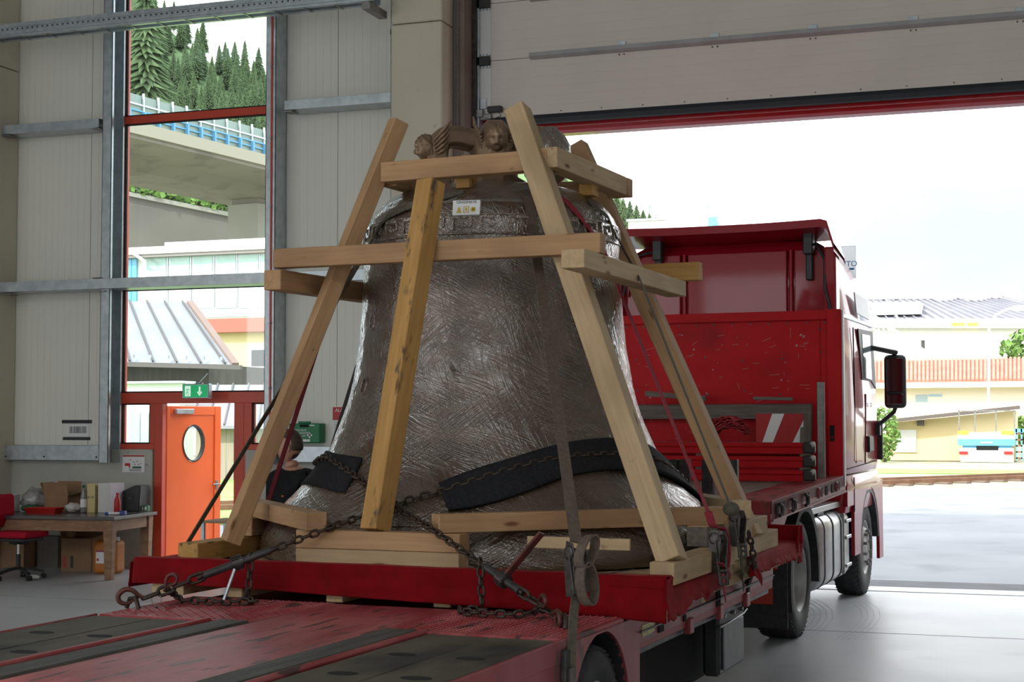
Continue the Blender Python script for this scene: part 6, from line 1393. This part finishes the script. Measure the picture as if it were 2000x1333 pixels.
w=face(och,'window',M['white'],487,529,679,721,62,.08,-.08); face(och,'pane',mat('dark pane',(.05,.05,.055),rough=.1),493,526,684,716,62,.04,-.1,w)
sh=thing('metal_roof_shed','shed with a grey standing-seam metal roof outside the window','shed',at(300,760,Y=50))
P1,P2,P3,P4=at(120,587,Y=53),at(371,591,Y=53),at(460,713,Y=49),at(120,704,Y=49)
part(MB().add([P1,P2,P3,P4,P1+Vector((0,.2,-.15)),P2+Vector((0,.2,-.15)),P3+Vector((0,.1,-.15)),P4+Vector((0,.1,-.15))],[(0,3,2,1),(4,5,6,7),(0,1,5,4),(1,2,6,5),(2,3,7,6),(3,0,4,7)]),'roof',M['roofgrey'],sh)
for k in range(8):
    t=k/7.4; a_=P1.lerp(P2,t)+Vector((0,-.05,.05)); b_=P4.lerp(P3,t)+Vector((0,-.05,.05)); part(MB().beam(a_,b_,.06,.06),'standing_seam',M['roofseam'],sh)
part(MB().beam(P2,P3,.25,.15),'barge_board',mat('brown barge board',(.22,.15,.13),rough=.8),sh); part(MB().beam(P4+Vector((0,-.12,-.1)),P3+Vector((.3,-.12,-.1)),.16,.16),'gutter',M['roofseam'],sh)
for k in range(7): q=P4.lerp(P3,.33+k*.1)+Vector((0,-.1,.15)); part(MB().cyl(q,q+Vector((0,0,.12)),.05,n=6),'snow_guard',M['galv'],sh)
part(MB().box(*ib(120,408,714,770,50,6)),'wall',M['darkwood'],sh)
lw=bldg('low_white_wall','low white rendered wall below the metal-roofed shed',100,362,749,47,.6,M['wallwhite'],cat='wall')
face(lw,'coping',M['galv'],100,362,746,750,47,.9,-.2); 
w=face(lw,'window',M['galv'],256,294,806,867,47,.06,-.07); face(lw,'pane',M['panegrey'],258,276,808,866,47,.04,-.1,w); face(lw,'pane',M['panegrey'],279,293,808,866,47,.04,-.1,w)
ls=thing('board_shed','low board-walled shed with a lean grey metal roof behind the door','shed',at(470,905,Y=44))
Q1,Q2,Q3,Q4=at(396,752,Y=47),at(640,752,Y=47),at(640,832,Y=43.5),at(372,832,Y=43.5)
part(MB().add([Q1,Q2,Q3,Q4]+[q+Vector((0,0,-.1)) for q in (Q1,Q2,Q3,Q4)],[(0,3,2,1),(4,5,6,7),(0,1,5,4),(1,2,6,5),(2,3,7,6),(3,0,4,7)]),'roof',M['roofgrey'],ls)
for k in range(9): part(MB().beam(Q1.lerp(Q2,k/8)+Vector((0,0,.04)),Q4.lerp(Q3,k/8)+Vector((0,0,.04)),.05,.05),'standing_seam',M['roofseam'],ls)
for k in range(14): 
    x0,x1,y0_,y1_,z0,z1=ib(382+k*15,396.4+k*15,836,928,44,.08); part(MB().box(x0,x1,y0_,y1_,0,z1),'board',M['greywood'],ls)
# ---- viaduct and retaining wall
A=at(250,245,Z=28.1); B=at(541,318,Z=28.1); vd=(B-A); vd.z=0; L0=vd.length; vd.normalize(); vn=Vector((-vd.y,vd.x,0))
if vn.x>0: vn=-vn
vi=thing('road_viaduct','concrete road viaduct with railing crossing below the wooded hill','viaduct',at(490,470,Z=0.))
sec=[(0,.0),(0,-1.0),(6,-1.2),(8,-2.0),(12,-2.0),(14,-1.2),(19,-1.0),(21,0)]
S,E_=A-vd*30,A+vd*(L0+150)
m=MB(); vs=[p+vn*a_+Vector((0,0,b_)) for p in (S,E_) for a_,b_ in sec]; n=len(sec); m.add(vs,[tuple(range(n)),tuple(range(n,2*n))[::-1]]+[(i,n+i,n+(i+1)%n,(i+1)%n) for i in range(n)]); part(m,'deck',M['bridge'],vi)
part(MB().beam(S+Vector((0,0,-.1))-vn*.15,E_+Vector((0,0,-.1))-vn*.15,.4,1.1),'edge_beam',mat('pale edge concrete',(.30,.27,.215),rough=.85),vi)
M['bluepaint']=mat('blue railing paint',(.08,.25,.42),rough=.5)
for k in range(3): part(MB().beam(S+Vector((0,0,1.0+k*.55)),E_+Vector((0,0,1.0+k*.55)),.12,.14),'rail',M['bluepaint'] if k<2 else M['galv'],vi)
nmax=int(((E_-S).length)/2.0)
for i in range(nmax):
    p=S+vd*(i*2.0); part(MB().beam(p,p+Vector((0,0,3.2)),.16,.16,up=(1,0,0)),'post',M['galv'],vi); part(MB().beam(p-vn*.1,p-vn*.1+Vector((0,0,1.5)),.3,.3,up=(1,0,0)),'post_shoe',M['bluepaint'],vi)
    part(MB().beam(p+vd*.15+vn*.15+Vector((0,0,1.6)),p+vd*1.9+vn*.15+Vector((0,0,1.6)),.05,2.8),'noise_panel',mat('pale noise panel',(.17,.22,.20),rough=.4) if i==0 else bpy.data.materials['pale noise panel'],vi)
def on_line(px):
    lo,hi=0.,1.
    for _ in range(40):
        m_=(lo+hi)/2; q=S.lerp(E_,m_)-Vector((0,0,CAMH)); x=1000+FPX*q.dot(_r)/q.dot(_f)
        if x<px: lo=m_
        else: hi=m_
    return S.lerp(E_,lo)
pc=on_line(640)+vn*10; 
part(MB().beam(pc+Vector((0,0,-2.6)),pc+Vector((0,0,-28.1)),4.0,3.0,up=vd),'pier',mat('pier concrete',(.25,.24,.205),(.22,.21,.18),sc=.2,rough=.9),vi); part(MB().beam(pc+Vector((0,0,-1.9)),pc+Vector((0,0,-2.7)),3.4,2.4,up=vd),'bearing_block',M['bridge'],vi)
rw=thing('retaining_wall','grey concrete retaining wall with a railing under the viaduct','retaining wall',at(400,480,Y=210))
RA,RB=at(150,362,Y=215),at(640,462,Y=240); 
m=MB(); q=[RA,RB,Vector((RB.x,RB.y,0)),Vector((RA.x,RA.y,0))]; m.add(q+[p+Vector((0,3,0)) for p in q],[(0,3,2,1),(4,5,6,7),(0,1,5,4),(1,2,6,5),(2,3,7,6),(3,0,4,7)]); part(m,'wall',mat('stained retaining concrete',(.10,.09,.078),(.125,.113,.098),sc=.1,rough=.9),rw)
part(MB().beam(RA+Vector((0,-.4,.3)),RB+Vector((0,-.4,.3)),.8,.7),'coping',bpy.data.materials['pier concrete'],rw)
for k in range(2): part(MB().beam(RA+Vector((0,0,1.4+k*.9)),RB+Vector((0,0,1.4+k*.9)),.1,.12),'rail',M['steel'],rw)
for i in range(40): p=RA.lerp(RB,i/39); part(MB().beam(p,p+Vector((0,0,2.4)),.12,.12,up=(1,0,0)),'post',M['steel'],rw)
# ---- hills and trees
def tl(px): # wooded crest as it runs down to the right
    T_=[(100,-260),(246,-70),(300,5),(360,60),(420,105),(480,140),(541,165),(700,230)]
    for (a_,b_),(c_,d_) in zip(T_,T_[1:]):
        if a_<=px<=c_: return b_+(d_-b_)*(px-a_)/(c_-a_)
    return 230
def hillpt(px,v): return at(px,330+(tl(px)+25-330)*v,Y=430+170*v)
M['hillgreen']=mat('wooded hill undergrowth',(.07,.12,.045),(.10,.16,.06),sc=.02,rough=.95)
struct(MB().grid(lambda u,v:hillpt(100+600*u,v),30,8),'hill_left',M['hillgreen'],label='wooded hillside beyond the viaduct')
def spruce(seed):
    r=random.Random(seed); m=MB(); H=1.; nt_=24
    for k in range(nt_):
        z0=.10+.86*k/nt_; R=.19*(1-k/nt_)**.85+.01; n=15; ang=r.uniform(0,6)
        ring=[]
        for i in range(2*n):
            rr=R*(r.uniform(.7,1.2) if i%2==0 else r.uniform(.35,.6)); t=ang+math.pi*i/n; ring.append((rr*math.cos(t),rr*math.sin(t),z0-(.045*R/.19+.012 if i%2==0 else .005)+r.uniform(-.012,.012)))
        m.add(ring+[(0,0,z0+.07)],[(i,(i+1)%(2*n),2*n) for i in range(2*n)])
    return m.mesh('crown',M['needle']), MB().cyl((0,0,-.05),(0,0,.35),.014,.008,n=6).mesh('trunk',M['bark'])
SPR=[spruce(i) for i in range(4)]
def plant(p,h,label,group,i=0,wide=1.,nm='spruce_tree'):
    t=link(nm,None); t.empty_display_size=.2; t.location=p; t.scale=(h*wide,h*wide,h); t.rotation_euler=(0,0,i*1.3); tag(t,label,'tree',group); LOC[t.name]=Vector((0,0,0))
    for nm2,me in zip(('crown','trunk'),SPR[i%4]): o=link(nm2,me); o.parent=t; LOC[o.name]=Vector((0,0,0))
    return t
r_=random.Random(11); spots=[]
for row in range(11):
    v=1.0-row*.095
    for k in range(12):
        px=205+k*33+(16 if row%2 else 0)+r_.uniform(-9,9); spots.append((px,v+r_.uniform(-.03,.03)))
for i,(px,v) in enumerate(spots):
    if px>600: continue
    plant(hillpt(px,max(v,0)),r_.uniform(12.5,20),'spruce in the dense stand on the hillside beyond the tall window','spruces on the hillside beyond the window',i,r_.uniform(1.0,1.35))
plant(at(283,240,Y=235),30,'large near spruce rising at the window upper left corner','',1,1.1)
def bush(p,rx,rz_,label,seed,group=None,mt=None,nm='bush',n=420):
    r=random.Random(seed); m=MB()
    for k in range(n):
        d=Vector((r.gauss(0,1),r.gauss(0,1),r.gauss(0,1))).normalized()*r.uniform(.55,1.); q=p+Vector((d.x*rx,d.y*rx,rz_+d.z*rz_)); s=rx*r.uniform(.10,.2)
        a_=Vector((r.gauss(0,1),r.gauss(0,1),r.gauss(0,1))).normalized()*s; b_=a_.orthogonal().normalized()*s*.8; m.add([q-a_,q+b_,q+a_,q-b_],[(0,1,2,3)])
    t=thing(nm,label,'bush' if nm=='bush' else 'tree',p,group); part(m,'foliage',mt or M['leaf'],t); part(MB().cyl(p,p+Vector((0,0,rz_)),rx*.08,n=6),'stem',M['bark'],t); return t
for i in range(11):
    q=RA.lerp(RB,.12+i*.075); bush(q+Vector((0,2.5,-.2)),3.2+.6*(i%3),1.7+.3*(i%2),'bright green shrub growing along the top of the retaining wall',20+i,'shrubs on the retaining wall',n=220)
# ---- seen through the gate
struct(MB().grid(lambda u,v:at(900+430*u, 520+((330 if u<.66 else 330+ (u-.66)*430)-520)*v+ (0 if u<.6 else (u-.6)*230*v),Y=230+60*v),18,6),'hill_far',M['hillgreen'],label='small wooded hill behind the roof of the cab')
crest=[(1150,352),(1165,362),(1178,358),(1190,370),(1204,374),(1217,385),(1230,390),(1243,398),(1256,408),(1268,414),(1280,422),(1172,392),(1188,398),(1203,404),(1218,408),(1233,415),(1247,420),(1180,418),(1197,424),(1213,428),(1228,430),(1160,400),(1140,380),(1120,372)]+[(905+k*11,338+6*math.sin(k*1.7)+(k%3)*14) for k in range(20)]
for i,(px,py) in enumerate(crest):
    top=at(px,py,Y=250-i*.6); h=r_.uniform(8,10.5); plant(Vector((top.x,top.y,top.z-h)),h,'conifer on the small hill behind the bell cage','conifers on the small hill',i,1.5)
py_=thing('power_pylon','thin lattice power pylon standing against the white sky','pylon',at(1328,470,Y=330)); YP=330; pm_=mat('grey pylon steel',(.5,.5,.5),rough=.6)
zt_=at(1325,322,Y=YP).z; zb_=at(1328,470,Y=YP).z; xc=at(1326,400,Y=YP).x; wz=lambda z:.25+1.9*((zt_-z)/(zt_-zb_))
part(MB().beam((xc,YP,0),(xc,YP,zb_+1),2.5,2.5,up=(0,1,0)),'mast_base',pm_,py_)
for sx_ in (-1,1):
    for sy_ in (-1,1): part(MB().beam((xc+sx_*wz(zb_),YP+sy_*wz(zb_),zb_),(xc+sx_*wz(zt_),YP+sy_*wz(zt_),zt_),.16,.16,up=(0,1,0)),'leg',pm_,py_)
nz_=9
for k in range(nz_):
    za,zc=zb_+(zt_-zb_)*k/nz_,zb_+(zt_-zb_)*(k+1)/nz_
    for s in (-1,1): part(MB().beam((xc-s*wz(za),YP-wz(za),za),(xc+s*wz(zc),YP-wz(zc),zc),.09,.09,up=(0,1,0)),'brace',pm_,py_)
za=at(1326,402,Y=YP).z; xa,xb=at(1268,402,Y=YP).x,at(1383,400,Y=YP).x
for a_,b_ in (((xa,za),(xb,za)),((xa,za),(xc,za+1.9)),((xb,za),(xc,za+1.9))): part(MB().beam((a_[0],YP,a_[1]),(b_[0],YP,b_[1]),.18,.18,up=(0,1,0)),'cross_arm',pm_,py_)
for x in (xa,xb): part(MB().cyl((x,YP,za),(x,YP,za-1.2),.18,n=8),'insulator',mat('green glass insulator',(.2,.45,.4),rough=.3) if x==xa else bpy.data.materials['green glass insulator'],py_)
wh=bldg('distant_hall','distant white hall peeping over the cab spoiler',1227,1300,430,185,15,M['wallwhite']); face(wh,'roof_edge',M['galv'],1225,1302,428,432,185,.5,-.5)
wh2=bldg('distant_hall','distant pale hall with a bright blue corner over the cab spoiler',1300,1460,434,190,15,M['wallwhite']); face(wh2,'blue_corner',M['paneblue'],1385,1403,425,448,190,.5,-.6)
mt_=struct(MB().grid(lambda u,v:at(1350+900*u, 640+(( 560-190*math.sin(min(1,max(0,(u-.15)/.75))*2.2)+18*math.sin(9*u)+10*math.sin(23*u))-640)*v,Y=1500+500*v),60,10),'mountain',mat('mountain with painted haze',(.19,.235,.27),(.205,.25,.28),sc=.004,rough=1.,spec=0.),label='distant mountain slope tinted pale blue for haze')  # distance haze is put into the slope's own colour
gb=thing('grey_roof_building','long white building with a grey metal roof and roof dormer beyond the yard','building',at(1850,700,Y=140)); Yg=140
x0,x1,y0_,y1_,z0,z1=ib(1660,2120,627,640,Yg,14); part(MB().box(x0,x1,y0_,y1_,0,z1),'wall',M['wallwhite'],gb)
r1,r2,r3,r4=at(1640,586,Y=Yg+7),at(1958,582,Y=Yg+7),at(2140,628,Y=Yg-.6),at(1640,628,Y=Yg-.6)
part(MB().add([r1,r2,r3,r4]+[q+Vector((0,0,-.3)) for q in (r1,r2,r3,r4)],[(0,3,2,1),(4,5,6,7),(0,1,5,4),(1,2,6,5),(2,3,7,6),(3,0,4,7)]),'roof',M['roofgrey'],gb)
for k in range(26): part(MB().beam(r1.lerp(r2,k/25)+Vector((0,-.05,.1)),r4.lerp(r3,k/25)+Vector((0,-.05,.1)),.1,.1),'standing_seam',M['roofgrey'],gb)
part(MB().beam(r4+Vector((0,-.2,-.2)),r3+Vector((0,-.2,-.2)),.5,.8),'gutter',M['wallwhite'],gb); part(MB().beam(r1+Vector((0,0,.2)),r2+Vector((0,0,.2)),.6,.5),'ridge_cap',M['wallwhite'],gb)
dm_=face(gb,'dormer',M['wallwhite'],1700,1797,590,614,Yg,5,.6)
for k in range(4): face(gb,'pane',M['panegrey'],1706+k*22,1725+k*22,596,610,Yg,.1,.5,dm_)
for px in (1845,1908): q=at(px,582,Y=Yg+7); part(MB().ball(q,(1.2,1.2,.7),14,8),'roof_dome',M['white'],gb)
for px in (1662,1725,1747,1824): q=at(px,585,Y=Yg+6.5); part(MB().cyl(q,q+Vector((0,0,.8)),.15,n=8),'vent_pipe',M['white'],gb)
q=at(1975,572,Y=Yg+8); part(MB().box(q.x-.8,q.x+.8,q.y-.6,q.y+.6,q.z-1,q.z+.8),'chimney',M['wallwhite'],gb)
for a_,b_ in ((1860,1885),(1890,1912)): face(gb,'awning',mat('yellow awning',(.75,.5,.08),rough=.7) if a_==1860 else bpy.data.materials['yellow awning'],a_,b_,632,638,Yg,1.2,-1.2)
rb=thing('tiled_roof_building','cream building with a red tiled roof beyond the parked trailer','building',at(1850,800,Y=90)); Yr=90
x0,x1,y0_,y1_,z0,z1=ib(1640,2150,748,760,Yr,9); part(MB().box(x0,x1,y0_,y1_,0,z1),'wall',mat('pale cream render',(.74,.70,.58),rough=.8),rb)
t1,t2,t3,t4=at(1640,707,Y=Yr+4),at(2150,698,Y=Yr+4),at(2150,742,Y=Yr-.7),at(1640,748,Y=Yr-.7)
part(MB().add([t1,t2,t3,t4]+[q+Vector((0,0,-.25)) for q in (t1,t2,t3,t4)],[(0,3,2,1),(4,5,6,7),(0,1,5,4),(1,2,6,5),(2,3,7,6),(3,0,4,7)]),'roof',M['tiles'],rb)
for k in range(64): part(MB().cyl(t1.lerp(t2,k/63)+Vector((0,-.02,.04)),t4.lerp(t3,k/63)+Vector((0,-.02,.04)),.09,n=6),'tile_row',M['tiles'],rb)
part(MB().beam(t4+Vector((0,-.1,-.2)),t3+Vector((0,-.1,-.2)),.25,.3),'gutter',M['wallwhite'],rb); face(rb,'eave_band',M['cream'],1640,2150,750,757,Yr,.2,-.2)
for k in range(5): face(rb,'sign_line',mat('pale blue sign print',(.30,.48,.62),rough=.7) if k==0 else bpy.data.materials['pale blue sign print'],1788,1812,772+k*3,773.5+k*3,Yr,.02,-.05)
face(rb,'sign_line',bpy.data.materials['pale blue sign print'],1814,1840,771,775,Yr,.02,-.05)
gs=thing('garage_shed','cream lean-to garage with a dark sloping roof edge','garage',at(1850,880,Y=75)); Yq=75
ga,gb_,gc_,gd=at(1730,827,Y=Yq),at(1984,802,Y=Yq),at(1984,885,Y=Yq),at(1730,885,Y=Yq)
m=MB(); q=[ga,gb_,Vector((gb_.x,Yq,0)),Vector((ga.x,Yq,0))]; m.add(q+[p+Vector((0,7,0)) for p in q],[(0,3,2,1),(4,5,6,7),(0,1,5,4),(1,2,6,5),(2,3,7,6),(3,0,4,7)]); part(m,'wall',M['cream'],gs)
part(MB().beam(at(1716,825,Y=Yq-.5),at(1992,796,Y=Yq-.5),.9,.16),'roof_edge',mat('dark roof edge',(.11,.09,.08),rough=.8),gs); face(gs,'garage_door',M['wallwhite'],1747,1790,840,884,Yq,.1,-.08)
for px in (1735,1797): q=at(px,828-(px-1735)*.1,Y=Yq-.5); part(MB().box(q.x-.15,q.x+.15,q.y,q.y+.6,q.z-.25,q.z),'rafter_end',bpy.data.materials['dark roof edge'],gs)
# parked blue trailer seen from behind
bt=thing('parked_trailer','parked blue flatbed trailer seen from behind beyond the tracks','trailer',at(1930,905,Z=0)); Yb=at(1930,903,Z=0).y
M['tblue']=mat('sky blue trailer paint',(.12,.36,.55),rough=.45)
def bb(nm,mt,px0,px1,pt,pb,d=.3,dy=0.,par=None): return face(bt,nm,mt,px0,px1,pt,pb,Yb,d,dy,par)
bb('crossbeam',M['tblue'],1871,1982,858,871,.3,-.1); bb('flatbed',M['galv'],1871,1982,852,858,9,0); bb('tail_frame',M['tblue'],1880,1976,871,884,.2,0); bb('frame_opening',M['slot'],1907,1950,872,880,.05,-.06); bb('bumper',M['white'],1876,1980,884,903,.2,-.1); bb('bumper_top',M['white'],1874,1980,876,884,.2,-.05)
for a_,b_ in ((1874,1891),(1961,1978)): bb('tail_light',mat('red tail light',(.6,.03,.03),rough=.3) if a_==1874 else bpy.data.materials['red tail light'],a_,b_,882,888,.1,-.22)
for a_,b_ in ((1871,1892),(1955,1980)): bb('yellow_marker',mat('yellow marker board',(.75,.55,.05),rough=.6) if a_==1871 else bpy.data.materials['yellow marker board'],a_,b_,842,849,.05,-.15)
bb('rear_panel',M['white'],1871,1982,845,858,.1,-.05)
for px in (1872,1903,1944,1980): bb('stake',M['steel'],px,px+2.4,803,846,.08,0)
bb('top_rail',M['steel'],1871,1983,802,804,.06,0); bb('wheel',M['tyre'],1908,1930,895,909,.9,.5); bb('wheel',M['tyre'],1947,1970,895,909,.9,.5); bb('lettering_band',bpy.data.materials['pale blue sign print'],1915,1940,863,867,.02,-.13)
rk=thing('blue_rack','blue steel ladder rack beside the parked trailer','rack',at(1992,905,Z=0))
for px in (1984,1994): face(rk,'post',M['tblue'],px,px+3,838,900,Yb-.5,.15,0)
for k in range(5): face(rk,'rung',M['rust'],1984,1997,846+k*12,849+k*12,Yb-.5,.1,0)
face(rk,'top_plate',M['tblue'],1980,2010,838,845,Yb-.5,.4,0)
lp_=thing('street_lamp','tall pale street lamp arching over the yard','street lamp',at(1930,905,Y=80)); q=[at(1930,905,Y=80),at(1931,690,Y=80),at(1932,640,Y=80),at(1945,615,Y=80),at(1968,604,Y=80),at(1985,602,Y=80)]
part(MB().tube([Vector((q[0].x,q[0].y,0))]+q[1:],.06,8),'pole',M['white'],lp_); part(MB().box(*ib(1978,2015,597,607,80,.3)),'lamp_head',M['white'],lp_,.05)
bush(Vector((at(1727,884,Y=72).x,72,0)),.75,1.3,'dark green bush at the garage corner',3); bush(at(2003,705,Y=108)-Vector((0,0,1.2)),1.6,1.7,'yellow-green tree at the edge beside the tiled roof',5,nm='roadside_tree'); bush(at(1998,868,Y=80),.9,.7,'bright bush behind the blue rack',6)
# pale crane boom and guy lines seen past the cab
cb=thing('crane_boom','pale slender crane boom with guy lines beyond the cab','crane',at(1760,700,Y=60)); ca=mat('pale crane paint',(.7,.72,.74),rough=.5)
for a_,b_,w in (((1676,500),(1698,612),.10),((1678,505),(1766,640),.06),((1698,612),(1802,684),.14),((1700,640),(1800,690),.08),((1690,600),(1703,930),.12)): part(MB().beam(at(*a_,Y=60),at(*b_,Y=60),w,w,up=(0,1,0)),'boom_member',ca,cb)
for k in range(9): part(MB().beam(at(1700+k*11,612+k*8,Y=60),at(1706+k*11,641+k*5.4,Y=60),.05,.05,up=(0,1,0)),'lattice_brace',ca,cb)
face(cb,'boom_head',M['darksteel'],1799,1806,665,681,60,.2,0)

# unseen hall added to darken what the cab's flank reflects
M['added_facade']=mat('dark added hall facade',(.15,.11,.085),(.19,.145,.115),sc=.5,rough=.85)
struct(MB().box(17,40,21,70,0,13),'added_reflection_hall',M['added_facade']); struct(MB().box(16.9,17,21,70,5.5,6.3),'added_reflection_hall',M['cream'])
for k in range(7): struct(MB().box(16.9,17,24+k*6,27+k*6,2,4.6),'added_reflection_hall',M['panegrey'])
